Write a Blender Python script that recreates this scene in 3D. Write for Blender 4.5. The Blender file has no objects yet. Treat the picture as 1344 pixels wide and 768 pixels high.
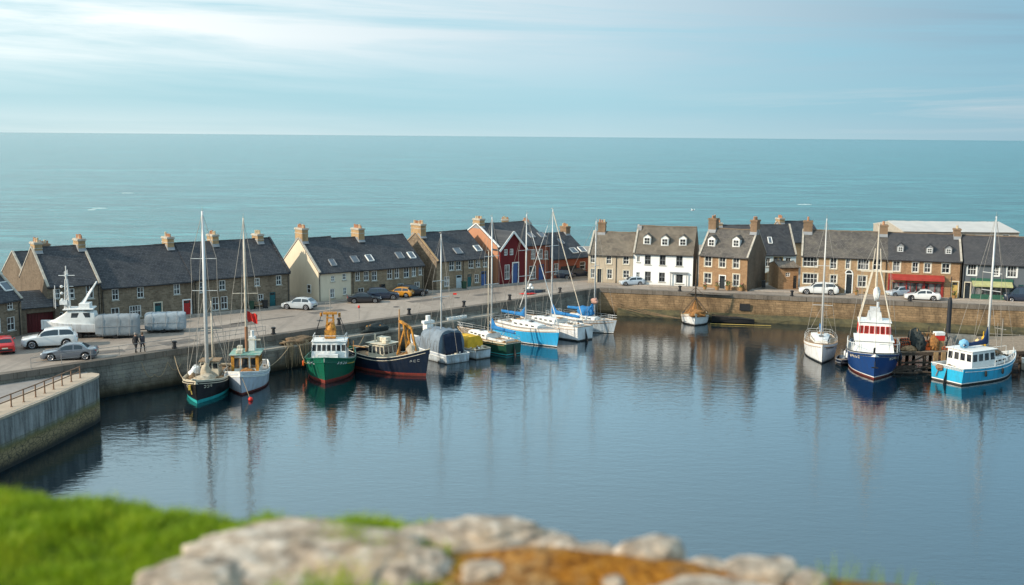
import bpy, bmesh, math, random
from math import radians, pi, sin, cos, sqrt, atan2
from mathutils import Matrix, Vector, noise
random.seed(7)
SC = bpy.context.scene
COL = SC.collection
R_ = radians
# ------------------------------------------------------------------ camera
F = 1441.0; CAMZ = 26.2; PIT = R_(8.108); ROLL = 0.0082
CR = Matrix.Rotation(pi/2-PIT, 3, 'X') @ Matrix.Rotation(ROLL, 3, 'Z')
CP = Vector((0, 0, CAMZ))
def ray(px, py): return CR @ Vector(((px-672)/F, -(py-384)/F, -1))
def P(px, py, z=0.0):
    d = ray(px, py); return CP + d*((z-CAMZ)/d.z)
def hit(px, py, p0, n):
    d = ray(px, py); return CP + d*((Vector(p0)-CP).dot(n)/d.dot(n))
cam = bpy.data.cameras.new('camera'); camo = bpy.data.objects.new('camera', cam); COL.objects.link(camo)
camo.matrix_world = Matrix.Translation(CP) @ CR.to_4x4()
cam.sensor_width = 36; cam.lens = 36*F/1344; cam.clip_start = .1; cam.clip_end = 150000
cam.dof.use_dof = True; cam.dof.focus_distance = 128; cam.dof.aperture_fstop = .95
SC.camera = camo
ZQ = 3.7
# ------------------------------------------------------------------ mesh helper
class MB:
    def __init__(s): s.v = []; s.f = []; s.m = []
    def add(s, vs, fs, mi=0):
        o = len(s.v); s.v += [tuple(x) for x in vs]
        for k, f in enumerate(fs):
            s.f.append(tuple(i+o for i in f)); s.m.append(mi[k] if isinstance(mi, list) else mi)
    def quad(s, a, b, c, d, mi=0): s.add([a, b, c, d], [(0, 1, 2, 3)], mi)
    def box(s, c, d, mi=0, rz=0, tx=1, ty=None, rx=0, ry=0):
        """centre c, size d, tapered at the top by tx,ty"""
        ty = tx if ty is None else ty
        hx, hy, hz = d[0]/2, d[1]/2, d[2]/2
        vs = [Vector(p) for p in [(-hx,-hy,-hz),(hx,-hy,-hz),(hx,hy,-hz),(-hx,hy,-hz),(-hx*tx,-hy*ty,hz),(hx*tx,-hy*ty,hz),(hx*tx,hy*ty,hz),(-hx*tx,hy*ty,hz)]]
        M = Matrix.Rotation(rz, 3, 'Z') @ Matrix.Rotation(ry, 3, 'Y') @ Matrix.Rotation(rx, 3, 'X')
        c = Vector(c)
        s.add([M @ p + c for p in vs], [(3,2,1,0),(4,5,6,7),(0,1,5,4),(1,2,6,5),(2,3,7,6),(3,0,4,7)], mi)
        return s
    def bar(s, p, q, w, h, mi=0):
        """rectangular bar from p to q, width w sideways, height h up"""
        p = Vector(p); q = Vector(q); t = (q-p).normalized()
        u = Vector((0,0,1)) if abs(t.z) < .95 else Vector((1,0,0))
        r = t.cross(u).normalized(); u = r.cross(t)
        vs = []
        for c in (p, q):
            for a, b in ((-1,-1),(1,-1),(1,1),(-1,1)): vs.append(c + r*a*w/2 + u*b*h/2)
        s.add(vs, [(0,1,2,3),(7,6,5,4),(0,4,5,1),(1,5,6,2),(2,6,7,3),(3,7,4,0)], mi)
        return s
    def tube(s, pts, r, n=6, mi=0, cap=True):
        pts = [Vector(p) for p in pts]; N = len(pts)
        rs = r if isinstance(r, (list, tuple)) else [r]*N
        vs = []; pr = None
        for i, p in enumerate(pts):
            t = (pts[min(i+1, N-1)] - pts[max(i-1, 0)])
            t = t.normalized() if t.length > 1e-9 else Vector((0,0,1))
            if pr is None:
                u = Vector((0,0,1)) if abs(t.z) < .9 else Vector((1,0,0))
                pr = t.cross(u).normalized()
            else:
                pr = (pr - t*pr.dot(t)).normalized()
            b = t.cross(pr)
            for k in range(n):
                a = 2*pi*k/n; vs.append(p + (pr*cos(a) + b*sin(a))*rs[i])
        fs = []
        for i in range(N-1):
            for k in range(n):
                fs.append((i*n+k, i*n+(k+1)%n, (i+1)*n+(k+1)%n, (i+1)*n+k))
        if cap: fs += [tuple(range(n-1, -1, -1)), tuple((N-1)*n+k for k in range(n))]
        s.add(vs, fs, mi); return s
    def loft(s, rings, mi=0, closed=True, cap0=True, cap1=True):
        n = len(rings[0]); vs = [p for r in rings for p in r]; fs = []; ms = []
        for i in range(len(rings)-1):
            for k in range(n if closed else n-1):
                fs.append((i*n+k, i*n+(k+1)%n, (i+1)*n+(k+1)%n, (i+1)*n+k)); ms.append(mi[k] if isinstance(mi, list) else mi)
        if closed and cap0: fs.append(tuple(range(n-1, -1, -1))); ms.append(mi[0] if isinstance(mi, list) else mi)
        if closed and cap1: fs.append(tuple((len(rings)-1)*n+k for k in range(n))); ms.append(mi[0] if isinstance(mi, list) else mi)
        s.add(vs, fs, ms); return s
    def prism(s, poly, z0, z1, mi=0):
        n = len(poly)
        vs = [(p[0], p[1], z0) for p in poly] + [(p[0], p[1], z1) for p in poly]
        s.add(vs, [tuple(range(n-1,-1,-1)), tuple(range(n, 2*n))] + [(k, (k+1)%n, n+(k+1)%n, n+k) for k in range(n)], mi); return s
    def blob(s, c, d, seed=0, amp=.25, fr=1.2, sub=2, mi=0):
        bm = bmesh.new(); bmesh.ops.create_icosphere(bm, subdivisions=sub, radius=1)
        vs = []
        for v in bm.verts:
            k = 1 + amp*noise.noise(v.co*fr + Vector((seed*7.3, seed*3.1, 1)))
            vs.append((c[0]+v.co.x*d[0]*k, c[1]+v.co.y*d[1]*k, c[2]+v.co.z*d[2]*k))
        s.add(vs, [tuple(x.index for x in f.verts) for f in bm.faces], mi); bm.free(); return s
    def build(s, name, mats, parent=None, smooth=False, loc=None, rz=None, bevel=0):
        me = bpy.data.meshes.new(name); me.from_pydata(s.v, [], s.f); me.update()
        if not isinstance(mats, (list, tuple)): mats = [mats]
        for m in mats: me.materials.append(m)
        me.polygons.foreach_set('material_index', s.m)
        bm = bmesh.new(); bm.from_mesh(me)
        bmesh.ops.recalc_face_normals(bm, faces=bm.faces); bm.to_mesh(me); bm.free()
        if smooth: me.polygons.foreach_set('use_smooth', [True]*len(me.polygons))
        o = bpy.data.objects.new(name, me); COL.objects.link(o)
        if parent: o.parent = parent
        if loc is not None: o.location = loc
        if rz is not None: o.rotation_euler = (0, 0, rz)
        if bevel:
            b = o.modifiers.new('bevel', 'BEVEL'); b.width = bevel; b.segments = 2; b.limit_method = 'ANGLE'
        if smooth == 2:
            sm = o.modifiers.new('edge', 'EDGE_SPLIT'); sm.split_angle = R_(38)
        return o
def thing(name, label, cat, loc=(0,0,0), rz=0, group=None):
    o = bpy.data.objects.new(name, None); COL.objects.link(o); o.empty_display_size = .3
    o.location = loc; o.rotation_euler = (0, 0, rz); o['label'] = label; o['category'] = cat
    if group: o['group'] = group
    return o
def tag(o, label, cat, group=None):
    o['label'] = label; o['category'] = cat
    if group: o['group'] = group
    return o
def kind(o, k, label=None):
    o['kind'] = k
    if label: o['label'] = label
    return o
def copy_tree(root, loc, rz, label, scale=None):
    def cp(o, par):
        c = o.copy(); COL.objects.link(c); c.parent = par
        for ch in list(o.children): cp(ch, c)
        return c
    r = cp(root, None); r.location = loc; r.rotation_euler = (0, 0, rz); r['label'] = label
    if scale: r.scale = (scale,)*3
    return r
# ------------------------------------------------------------------ materials
class NT:
    def __init__(s, name):
        s.mat = bpy.data.materials.new(name); s.mat.use_nodes = True; s.t = s.mat.node_tree
        s.b = s.t.nodes['Principled BSDF']; s.out = s.t.nodes['Material Output']
    def n(s, typ, **kw):
        x = s.t.nodes.new(typ)
        for k, v in kw.items():
            if k.startswith('i_'): x.inputs[k[2:].replace('_', ' ')].default_value = v
            else: setattr(x, k, v)
        return x
    def l(s, a, b): s.t.links.new(a, b)
    def obj(s): return s.n('ShaderNodeTexCoord').outputs['Object']
    def mapping(s, v, scale=(1,1,1), rot=(0,0,0)):
        m = s.n('ShaderNodeMapping'); m.inputs['Scale'].default_value = scale; m.inputs['Rotation'].default_value = rot
        s.l(v, m.inputs['Vector']); return m.outputs[0]
    def noise(s, v, scale, detail=4, rough=.55, dist=0):
        x = s.n('ShaderNodeTexNoise'); x.inputs['Scale'].default_value = scale; x.inputs['Detail'].default_value = detail
        x.inputs['Roughness'].default_value = rough; x.inputs['Distortion'].default_value = dist
        if v is not None: s.l(v, x.inputs['Vector'])
        return x.outputs['Fac']
    def ramp(s, f, stops):
        r = s.n('ShaderNodeValToRGB'); e = r.color_ramp.elements
        e[0].position = stops[0][0]; e[0].color = c4(stops[0][1]); e[1].position = stops[-1][0]; e[1].color = c4(stops[-1][1])
        for p, c in stops[1:-1]:
            k = e.new(p); k.color = c4(c)
        s.l(f, r.inputs[0]); return r.outputs[0]
    def mix(s, f, a, b, mode='MIX'):
        m = s.n('ShaderNodeMix', data_type='RGBA', blend_type=mode)
        for sock, val in ((m.inputs[0], f), (m.inputs[6], a), (m.inputs[7], b)):
            if hasattr(val, 'is_output'): s.l(val, sock)
            elif isinstance(val, (int, float)): sock.default_value = val
            else: sock.default_value = c4(val)
        return m.outputs[2]
    def math(s, op, a, b=0.0, c=None):
        m = s.n('ShaderNodeMath', operation=op)
        for sock, val in zip(m.inputs, (a, b, c)):
            if val is None: continue
            if hasattr(val, 'is_output'): s.l(val, sock)
            else: sock.default_value = val
        return m.outputs[0]
    def bump(s, h, strength=.3, dist=.05, normal=None):
        b = s.n('ShaderNodeBump'); b.inputs['Strength'].default_value = strength; b.inputs['Distance'].default_value = dist
        s.l(h, b.inputs['Height'])
        if normal is not None: s.l(normal, b.inputs['Normal'])
        return b.outputs[0]
    def sep(s, v):
        x = s.n('ShaderNodeSeparateXYZ'); s.l(v, x.inputs[0]); return x.outputs
    def comb(s, x, y, z=0.0):
        c = s.n('ShaderNodeCombineXYZ')
        for sock, val in zip(c.inputs, (x, y, z)):
            if hasattr(val, 'is_output'): s.l(val, sock)
            else: sock.default_value = val
        return c.outputs[0]
    def col(s, v): s.l(v, s.b.inputs['Base Color'])
    def set(s, **kw):
        for k, v in kw.items(): s.b.inputs[k.replace('_', ' ')].default_value = v
def c4(c): return (c[0], c[1], c[2], 1) if len(c) == 3 else tuple(c)
def sc(c, k): return tuple(min(1, x*k) for x in c)
MC = {}
def M(name, col, rough=.6, var=.25, scale=1.5, metal=0, bump=0, bscale=None, col2=None, spec=.4, coat=0):
    """plain painted / cloth / metal surface with uneven colour and grime"""
    if name in MC: return MC[name]
    t = NT(name); v = t.obj()
    f = t.noise(v, scale, 5, .65)
    c2 = col2 or sc(col, 1-var)
    t.col(t.ramp(f, [(.3, c2), (.62, col)]))
    t.set(Roughness=rough, Metallic=metal, Specular_IOR_Level=spec)
    if coat: t.set(Coat_Weight=coat, Coat_Roughness=.08)
    if bump:
        t.l(t.bump(t.noise(v, bscale or scale*6, 4), bump, .03), t.b.inputs['Normal'])
    MC[name] = t.mat; return t.mat
def wall_vec(t):
    x = t.sep(t.obj()); return t.comb(t.math('ADD', x[0], x[1]), x[2], 0.0), x
def stone(name, c1, c2, mort, bw=.42, rh=.2, ms=.018, tide=False, rough=.9, stain=(.05,.045,.035), tz=1.4, lich=None, wob=.05, stainamt=.55):
    t = NT(name); v, x = wall_vec(t)
    wn = t.n('ShaderNodeTexNoise'); wn.inputs['Scale'].default_value = 2.2; t.l(v, wn.inputs['Vector'])
    va = t.n('ShaderNodeVectorMath', operation='MULTIPLY_ADD'); t.l(wn.outputs['Color'], va.inputs[0]); va.inputs[1].default_value = (wob*2, wob*2, 0); t.l(v, va.inputs[2])
    b = t.n('ShaderNodeTexBrick'); t.l(va.outputs[0], b.inputs['Vector'])
    b.inputs['Scale'].default_value = 1; b.inputs['Brick Width'].default_value = bw; b.inputs['Row Height'].default_value = rh
    b.inputs['Mortar Size'].default_value = ms; b.inputs['Mortar Smooth'].default_value = .4; b.inputs['Bias'].default_value = 0
    b.inputs['Color1'].default_value = c4(c1); b.inputs['Color2'].default_value = c4(c2); b.inputs['Mortar'].default_value = c4(mort)
    b.offset_frequency = 2; b.squash = 1.3; b.squash_frequency = 3
    n1 = t.noise(v, 5.5, 3, .7)
    c = t.mix(t.math('MULTIPLY', t.ramp(n1, [(.35, (0,0,0)), (.7, (1,1,1))]), .55), b.outputs['Color'], sc(c2, 1.25))
    n2 = t.noise(t.mapping(v, (.5, .16, 1)), 1.0, 5, .7)
    c = t.mix(t.math('MULTIPLY', t.ramp(n2, [(.45, (0,0,0)), (.68, (1,1,1))]), stainamt), c, stain)
    if lich:
        n3 = t.noise(v, .9, 6, .75)
        c = t.mix(t.math('MULTIPLY', t.ramp(n3, [(.52, (0,0,0)), (.62, (1,1,1))]), .5), c, lich)
    if tide:
        nz = t.noise(t.mapping(v, (.35, .1, 1)), 1.0, 5, .7)
        zz = t.math('ADD', x[2], t.math('MULTIPLY', t.math('SUBTRACT', nz, .5), -1.5))
        wet = t.ramp(t.math('DIVIDE', zz, tz), [(.25, (1,1,1)), (1.0, (0,0,0))])
        c = t.mix(t.math('MULTIPLY', wet, .75), c, (.065,.050,.022))
        wet2 = t.ramp(t.math('DIVIDE', zz, tz), [(.05, (1,1,1)), (.45, (0,0,0))])
        c = t.mix(t.math('MULTIPLY', wet2, .9), c, (.012,.013,.010))
    t.col(c); t.set(Roughness=rough, Specular_IOR_Level=.2)
    h = t.math('ADD', t.math('MULTIPLY', b.outputs['Fac'], -1.0), t.math('MULTIPLY', n1, .8))
    t.l(t.bump(h, .6, .04), t.b.inputs['Normal'])
    return t.mat
def slate(name, c1, c2, spot, lich=.25, moss=None):
    t = NT(name); x = t.sep(t.obj())
    v = t.comb(t.math('ADD', x[0], 0.0), t.math('MULTIPLY', x[2], 1.41), 0.0)
    b = t.n('ShaderNodeTexBrick'); t.l(v, b.inputs['Vector'])
    b.inputs['Scale'].default_value = 1; b.inputs['Brick Width'].default_value = .34; b.inputs['Row Height'].default_value = .24
    b.inputs['Mortar Size'].default_value = .026; b.inputs['Bias'].default_value = 0
    b.inputs['Color1'].default_value = c4(c1); b.inputs['Color2'].default_value = c4(c2); b.inputs['Mortar'].default_value = c4(sc(c1, .4))
    n = t.noise(v, .55, 6, .7); n2 = t.noise(v, 3.5, 4, .7)
    c = t.mix(t.math('MULTIPLY', t.ramp(n, [(.42, (0,0,0)), (.66, (1,1,1))]), lich), b.outputs['Color'], spot)
    c = t.mix(t.math('MULTIPLY', t.ramp(n2, [(.56, (0,0,0)), (.72, (1,1,1))]), lich*1.6), c, sc(spot, 1.25))
    if moss: c = t.mix(t.math('MULTIPLY', t.ramp(t.noise(v, 1.4, 6, .8), [(.55, (0,0,0)), (.7, (1,1,1))]), .6), c, moss)
    t.col(c); t.set(Roughness=.62, Specular_IOR_Level=.35)
    rows = t.math('FRACT', t.math('DIVIDE', t.math('MULTIPLY', x[2], 1.41), .24))
    h = t.math('ADD', t.math('MULTIPLY', rows, -.6), t.math('ADD', t.math('MULTIPLY', b.outputs['Fac'], -.8), t.math('MULTIPLY', n2, .9)))
    t.l(t.bump(h, .55, .03), t.b.inputs['Normal'])
    return t.mat
def render_wall(name, col, stain, amt=.45):
    t = NT(name); v, x = wall_vec(t)
    n = t.noise(t.mapping(v, (.9, .22, 1)), 1.1, 6, .7); n2 = t.noise(v, 6, 4)
    c = t.mix(t.math('MULTIPLY', t.ramp(n, [(.42, (0,0,0)), (.72, (1,1,1))]), amt), col, stain)
    base = t.ramp(t.math('ADD', x[2], t.math('MULTIPLY', n2, .5)), [(.25, (1,1,1)), (.95, (0,0,0))])
    c = t.mix(t.math('MULTIPLY', base, .45), c, sc(stain, .7))
    t.col(c); t.set(Roughness=.85, Specular_IOR_Level=.2)
    t.l(t.bump(n2, .25, .02), t.b.inputs['Normal']); return t.mat
def glass(name, col=(.012,.016,.02), var=.6):
    t = NT(name); v = t.obj()
    # a window pane: dark room behind, here and there a pale curtain or blind
    n = t.noise(t.mapping(v, (1.1, 1.1, .5)), 1.3, 2)
    t.col(t.ramp(n, [(.42, col), (.6, sc((.10,.10,.10), var))]))
    t.set(Roughness=.06, Specular_IOR_Level=.6); return t.mat

STONE_L = stone('grey_brown_rubble', (.115,.085,.058), (.26,.20,.14), (.20,.165,.125), stain=(.06,.045,.032))
STONE_L2 = stone('warm_rubble', (.175,.13,.083), (.32,.24,.16), (.25,.205,.15), stain=(.085,.063,.042))
STONE_R = stone('brown_sandstone', (.24,.135,.068), (.37,.225,.12), (.27,.2,.135), bw=.36, rh=.16, stain=(.13,.082,.05), stainamt=.4)
STONE_R2 = stone('tan_sandstone', (.28,.175,.09), (.40,.265,.15), (.3,.23,.16), bw=.4, rh=.18, stain=(.15,.1,.06), stainamt=.4)
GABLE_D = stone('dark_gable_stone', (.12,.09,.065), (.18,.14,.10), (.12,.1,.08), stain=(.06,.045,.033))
CHIM_L = stone('ochre_chimney_stone', (.32,.2,.10), (.44,.29,.15), (.3,.24,.16), bw=.34, rh=.17, stain=(.16,.105,.06), stainamt=.4)
CHIM_R = stone('brown_chimney_brick', (.22,.135,.08), (.3,.19,.11), (.22,.18,.14), bw=.24, rh=.09, stain=(.11,.08,.05), stainamt=.4)
RED_BRICK = stone('red_brick', (.26,.06,.034), (.32,.085,.045), (.22,.12,.09), bw=.24, rh=.085, stain=(.14,.04,.025), stainamt=.35, wob=.01)
SLATE_L = slate('dark_slate', (.021,.024,.031), (.056,.060,.068), (.082,.08,.078), .42)
SLATE_R = slate('weathered_grey_slate', (.062,.056,.052), (.13,.116,.104), (.18,.155,.125), .55, moss=(.095,.085,.04))
SLATE_B = slate('brown_grey_slate', (.105,.086,.066), (.18,.148,.112), (.24,.2,.15), .55, moss=(.12,.1,.05))
SLATE_D = slate('charcoal_slate', (.045,.045,.05), (.075,.074,.078), (.1,.094,.088), .35)
CREAM = render_wall('cream_render', (.66,.56,.42), (.44,.36,.25), .35)
WHITE_W = render_wall('white_render', (.80,.80,.78), (.62,.60,.55), .3)
BEIGE = render_wall('beige_render', (.46,.385,.29), (.29,.24,.175), .5)
REDP = render_wall('deep_red_paint', (.135,.018,.02), (.085,.014,.016), .4)
ORANGE_W = render_wall('orange_render', (.44,.215,.125), (.30,.15,.09), .4)
BLUEGREY = render_wall('blue_grey_paint', (.115,.13,.145), (.07,.08,.088), .4)
WHITE = M('white_paint', (.78,.78,.75), .45, .14, 2.2)
CREAMP = M('cream_trim', (.62,.55,.42), .6, .25)
COPE = M('verge_stone', (.46,.42,.35), .85, .4, 2.2, bump=.3)
POT = M('terracotta_pot', (.45,.21,.11), .8, .35, 4)
POT2 = M('buff_pot', (.55,.42,.26), .8, .3, 4)
GLASS = glass('window_glass'); GLASS2 = glass('curtained_glass', (.03,.033,.035), 2.2)
SKYGL = M('skylight_glass', (.10,.12,.14), .05, .3, 1, spec=.9)
DARK = M('black_iron', (.018,.018,.02), .5, .3)
RIDGE = M('ridge_tile', (.19,.135,.09), .85, .4, 3)
RIDGED = M('dark_ridge_tile', (.06,.058,.058), .8, .3, 3)
LEAD = M('lead_flashing', (.26,.27,.28), .6, .25)
DTEAL = M('teal_door_paint', (.012,.105,.115), .45, .2); DRED = M('red_door_paint', (.42,.02,.02), .45, .2)
DBLUE = M('blue_door_paint', (.04,.10,.26), .45, .2); DDARK = M('dark_door_paint', (.02,.028,.035), .4, .2)
DYEL = M('ochre_door_paint', (.5,.34,.1), .5, .2); DWHITE = M('pale_door_paint', (.5,.58,.6), .5, .15)
DWINE = M('wine_door_paint', (.11,.012,.014), .5, .25)
# ------------------------------------------------------------------ light and sky
SUN = Vector((-.90, -.435, 0)).normalized(); EL = R_(27)
SUN = Vector((SUN.x*cos(EL), SUN.y*cos(EL), sin(EL)))
sl = bpy.data.lights.new('sun', 'SUN'); sl.energy = 3.3; sl.angle = R_(.6); sl.color = (1, .86, .68)
so = bpy.data.objects.new('sun', sl); COL.objects.link(so); so.rotation_euler = (-SUN).to_track_quat('-Z', 'Y').to_euler(); so.location = (-80, -40, 90)
W = bpy.data.worlds.new('World'); SC.world = W; W.use_nodes = True
class WT(NT):
    def __init__(s): s.t = W.node_tree
w = WT(); bg = W.node_tree.nodes['Background']
sky = w.n('ShaderNodeTexSky', sky_type='NISHITA'); sky.sun_disc = False
sky.sun_elevation = EL; sky.sun_rotation = atan2(SUN.x, SUN.y); sky.air_density = 1.0; sky.dust_density = 1.5; sky.ozone_density = 1.5
d = w.n('ShaderNodeTexCoord').outputs['Generated']; x = w.sep(d)
az = w.math('ARCTAN2', x[0], x[1]); el = w.math('ARCSINE', x[2])
# thin stratus: long streaks low over the horizon, broken sheets higher up
cv = w.comb(w.math('MULTIPLY', az, 1.0), w.math('MULTIPLY', w.math('ADD', el, w.math('MULTIPLY', az, .035)), 15.0), 0.0)
n1 = w.noise(cv, 1.6, 7, .58, .4)
cv2 = w.comb(w.math('MULTIPLY', az, 1.0), w.math('MULTIPLY', w.math('ADD', el, w.math('MULTIPLY', az, -.03)), 20.0), 3.0)
n2 = w.noise(cv2, 2.2, 7, .6, .6)
left = w.ramp(w.math('MULTIPLY_ADD', az, 1/1.4, .5), [(.18, (1,1,1)), (.50, (.42,.42,.42)), (.85, (0,0,0))])
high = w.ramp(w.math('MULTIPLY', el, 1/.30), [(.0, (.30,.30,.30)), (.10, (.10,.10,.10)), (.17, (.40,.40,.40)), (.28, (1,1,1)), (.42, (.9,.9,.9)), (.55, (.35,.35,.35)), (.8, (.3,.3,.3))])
blue = w.ramp(w.math('MULTIPLY', el, 1/.6), [(0, (3.7,5.2,5.6)), (.04, (2.7,4.7,5.4)), (.13, (2.5,4.6,5.4)), (.21, (2.7,4.8,5.6)), (.27, (6.4,10.6,12.6)), (.6, (7.2,11.2,13.2)), (1, (5.5,7.2,8.2))])  # raised above the view to brighten water reflections and fill light
grey = w.mix(left, (2.3,3.6,4.3), (7.3,7.6,7.6))
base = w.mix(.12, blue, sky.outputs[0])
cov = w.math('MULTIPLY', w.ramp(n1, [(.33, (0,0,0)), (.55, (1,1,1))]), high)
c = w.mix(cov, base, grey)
# a bank of pale streaks low in the north-east
bank = w.math('MULTIPLY', w.ramp(az, [(.10, (0,0,0)), (.36, (1,1,1))]), w.ramp(w.math('MULTIPLY', el, 1/.12), [(.02, (.2,.2,.2)), (.22, (1,1,1)), (.52, (0,0,0))]))
c = w.mix(w.math('MULTIPLY', bank, w.ramp(n2, [(.44, (0,0,0)), (.64, (.9,.9,.9))])), c, (5.2,5.6,5.6))
dim = w.ramp(w.math('MULTIPLY_ADD', az, 1/1.4, .5), [(.25, (1.06,1.04,1.02)), (.55, (.96,.98,1)), (.82, (.70,.77,.84))])
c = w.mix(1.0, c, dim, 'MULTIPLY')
# below the horizon: dull sea light
c = w.mix(w.ramp(w.math('MULTIPLY_ADD', el, 30, .5), [(.40, (1,1,1)), (.5, (0,0,0))]), c, (1.0,1.9,2.1))
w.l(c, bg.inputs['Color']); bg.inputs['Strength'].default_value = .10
SC.render.engine = 'CYCLES'
SC.cycles.use_denoising = True; SC.cycles.denoiser = 'OPENIMAGEDENOISE'; SC.cycles.max_bounces = 6
SC.cycles.diffuse_bounces = 3; SC.cycles.glossy_bounces = 4; SC.cycles.transmission_bounces = 4; SC.cycles.transparent_max_bounces = 6
SC.cycles.use_adaptive_sampling = True; SC.cycles.adaptive_threshold = .012
SC.cycles.sample_clamp_indirect = 6
v = SC.view_settings; v.view_transform = 'Standard'; v.look = 'None'; v.exposure = .6; v.gamma = 1; v.use_curve_mapping = False
# ------------------------------------------------------------------ water
def water(name, base, rough, waves, foam=False):
    t = NT(name); g = t.n('ShaderNodeNewGeometry').outputs['Position']
    h = None; nrm = None
    for (sx, sy, rot, s, det, st, di) in waves:
        hh = t.noise(t.mapping(g, (sx, sy, 1), (0, 0, rot)), s, det, .6, .2)
        nrm = t.bump(hh, st, di, nrm)
    t.l(nrm, t.b.inputs['Normal'])
    big = t.noise(t.mapping(g, (.004, .02, 1), (0, 0, .15)), 1.0, 5, .6)
    c = t.ramp(big, [(.35, sc(base, .78)), (.68, sc(base, 1.18))])
    if foam:
        f1 = t.noise(t.mapping(g, (.018, .075, 1), (0, 0, .12)), 1.0, 9, .72)
        c = t.mix(t.ramp(f1, [(.735, (0,0,0)), (.76, (1,1,1))]), c, (.7,.75,.74))
        for sx_, sy_, rot_, amt, dk in ((.010,.045,.12,.85,.36), (.04,.17,-.06,.95,.30), (.11,.42,.05,.75,.32), (.0025,.011,.2,.6,.6)):
            mid = t.noise(t.mapping(g, (sx_, sy_, 1), (0, 0, rot_)), 1.0, 6, .66, .3)
            c = t.mix(t.math('MULTIPLY', t.ramp(mid, [(.43, (0,0,0)), (.62, (1,1,1))]), amt), c, sc(base, dk))
            c = t.mix(t.math('MULTIPLY', t.ramp(mid, [(.30, (1,1,1)), (.42, (0,0,0))]), amt*.5), c, sc(base, 1.5))
    t.col(c); t.set(Roughness=rough, IOR=1.333 if foam else 1.95, Specular_IOR_Level=.22 if foam else .5)
    return t.mat
SEA = water('sea_water', (.058,.245,.243), .22, [(.12,.42,.1,1.0,6,.8,.9), (.5,1.4,-.1,1.0,5,.6,.25)], True)
HARB = water('harbour_water', (.002,.012,.018), .06, [(.5,1.2,.25,1.0,3,.24,.10), (1.7,3.6,-.2,1.0,3,.30,.03), (.05,.09,.4,1.0,2,.10,.25)])
b = MB(); b.quad((-60000,-300,-.06), (60000,-300,-.06), (60000,62000,-.06), (-60000,62000,-.06)); kind(b.build('sea', SEA), 'structure')
# ------------------------------------------------------------------ quay lines
def QL(px): return P(px, 493-.145*px, ZQ)
def LB(px): return P(px, 432-.0985*(px-64), ZQ)
def RB(px): return P(px, 371+.0436*(px-771), ZQ)
def flat(v, z=0.0): return Vector((v.x, v.y, z))
QA, QC = QL(-40), QL(786)
rd = (flat(P(1340, 403.5, ZQ))-flat(QC)).normalized()
QD = QC + rd*110
ld = (flat(QC)-flat(QA)).normalized(); ln = Vector((-ld.y, ld.x, 0)); rn = Vector((-rd.y, rd.x, 0))
QA = QA - ld*25
hp = [Vector((-140,-60,0)), Vector((140,-60,0)), flat(QD)+rn*1.0+rd*20, flat(QC)+(ln+rn)*.5, flat(QA)+ln*1.0, flat(QA)+ln-Vector((60,10,0))]
b = MB(); b.add(hp, [tuple(range(len(hp)))]); kind(b.build('harbour_water', HARB), 'structure')
# quay surface: worn tarmac and concrete setts
t = NT('quay_tarmac'); g = t.obj()
n1 = t.noise(g, .09, 6, .7); n2 = t.noise(g, 1.3, 6, .75); n3 = t.noise(g, 40, 2)
vo = t.n('ShaderNodeTexVoronoi', feature='F1'); vo.inputs['Scale'].default_value = .10; t.l(g, vo.inputs['Vector'])
c = t.ramp(n1, [(.35, (.27,.225,.185)), (.66, (.355,.30,.25))])
c = t.mix(.3, c, t.ramp(vo.outputs['Color'], [(.2, (.20,.17,.145)), (.8, (.39,.335,.28))]))
c = t.mix(t.math('MULTIPLY', t.ramp(n2, [(.5, (0,0,0)), (.72, (1,1,1))]), .45), c, (.115,.1,.085))
wv = t.noise(t.mapping(g, (.9,.05,1), (0,0,R_(-43))), 1.0, 4, .6)
c = t.mix(t.math('MULTIPLY', t.ramp(wv, [(.5, (0,0,0)), (.66, (1,1,1))]), .35), c, (.13,.115,.1))
t.col(c); t.set(Roughness=.85, Specular_IOR_Level=.25); t.l(t.bump(n3, .3, .01), t.b.inputs['Normal']); TARMAC = t.mat
land = [QA+ln*.9, QC+ln*.9*.55+rn*.9*.55, QD+rn*.9, QD+rn*95, QC+rn*75+rd*10, QC+rn*55-rd*30, QA+ln*60, QA+ln*60-ld*60, QA+ln*.9-ld*60]
b = MB(); n = len(land)
b.add([(p.x,p.y,ZQ) for p in land]+[(p.x,p.y,-3) for p in land], [tuple(range(n))]+[(k,(k+1)%n,n+(k+1)%n,n+k) for k in range(n)])
kind(b.build('quay_road', TARMAC), 'structure')
PAVE = stone('pavement_slabs', (.3,.26,.22), (.36,.31,.265), (.2,.17,.14), bw=.9, rh=.6, ms=.02, stain=(.2,.17,.14))
def strip(name, pts, off0, off1, nrm, z, mat):
    b = MB()
    a, c = pts; q = [a+nrm*off0, c+nrm*off0, c+nrm*off1, a+nrm*off1]
    b.prism([(p.x, p.y) for p in q], ZQ-.02, z, 0); return kind(b.build(name, mat), 'structure')
lrow = (flat(LB(760))-flat(LB(64))).normalized(); lrn = Vector((lrow.y, -lrow.x, 0))     # towards the harbour
rrow = (flat(RB(1340))-flat(RB(771))).normalized(); rrn = Vector((rrow.y, -rrow.x, 0))
strip('pavement', (LB(64), LB(770)), -.3, 1.3, lrn, ZQ+.12, PAVE)
strip('pavement', (RB(771)+rrow*1.5, RB(1390)), -.3, 1.25, rrn, ZQ+.12, PAVE)
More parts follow.
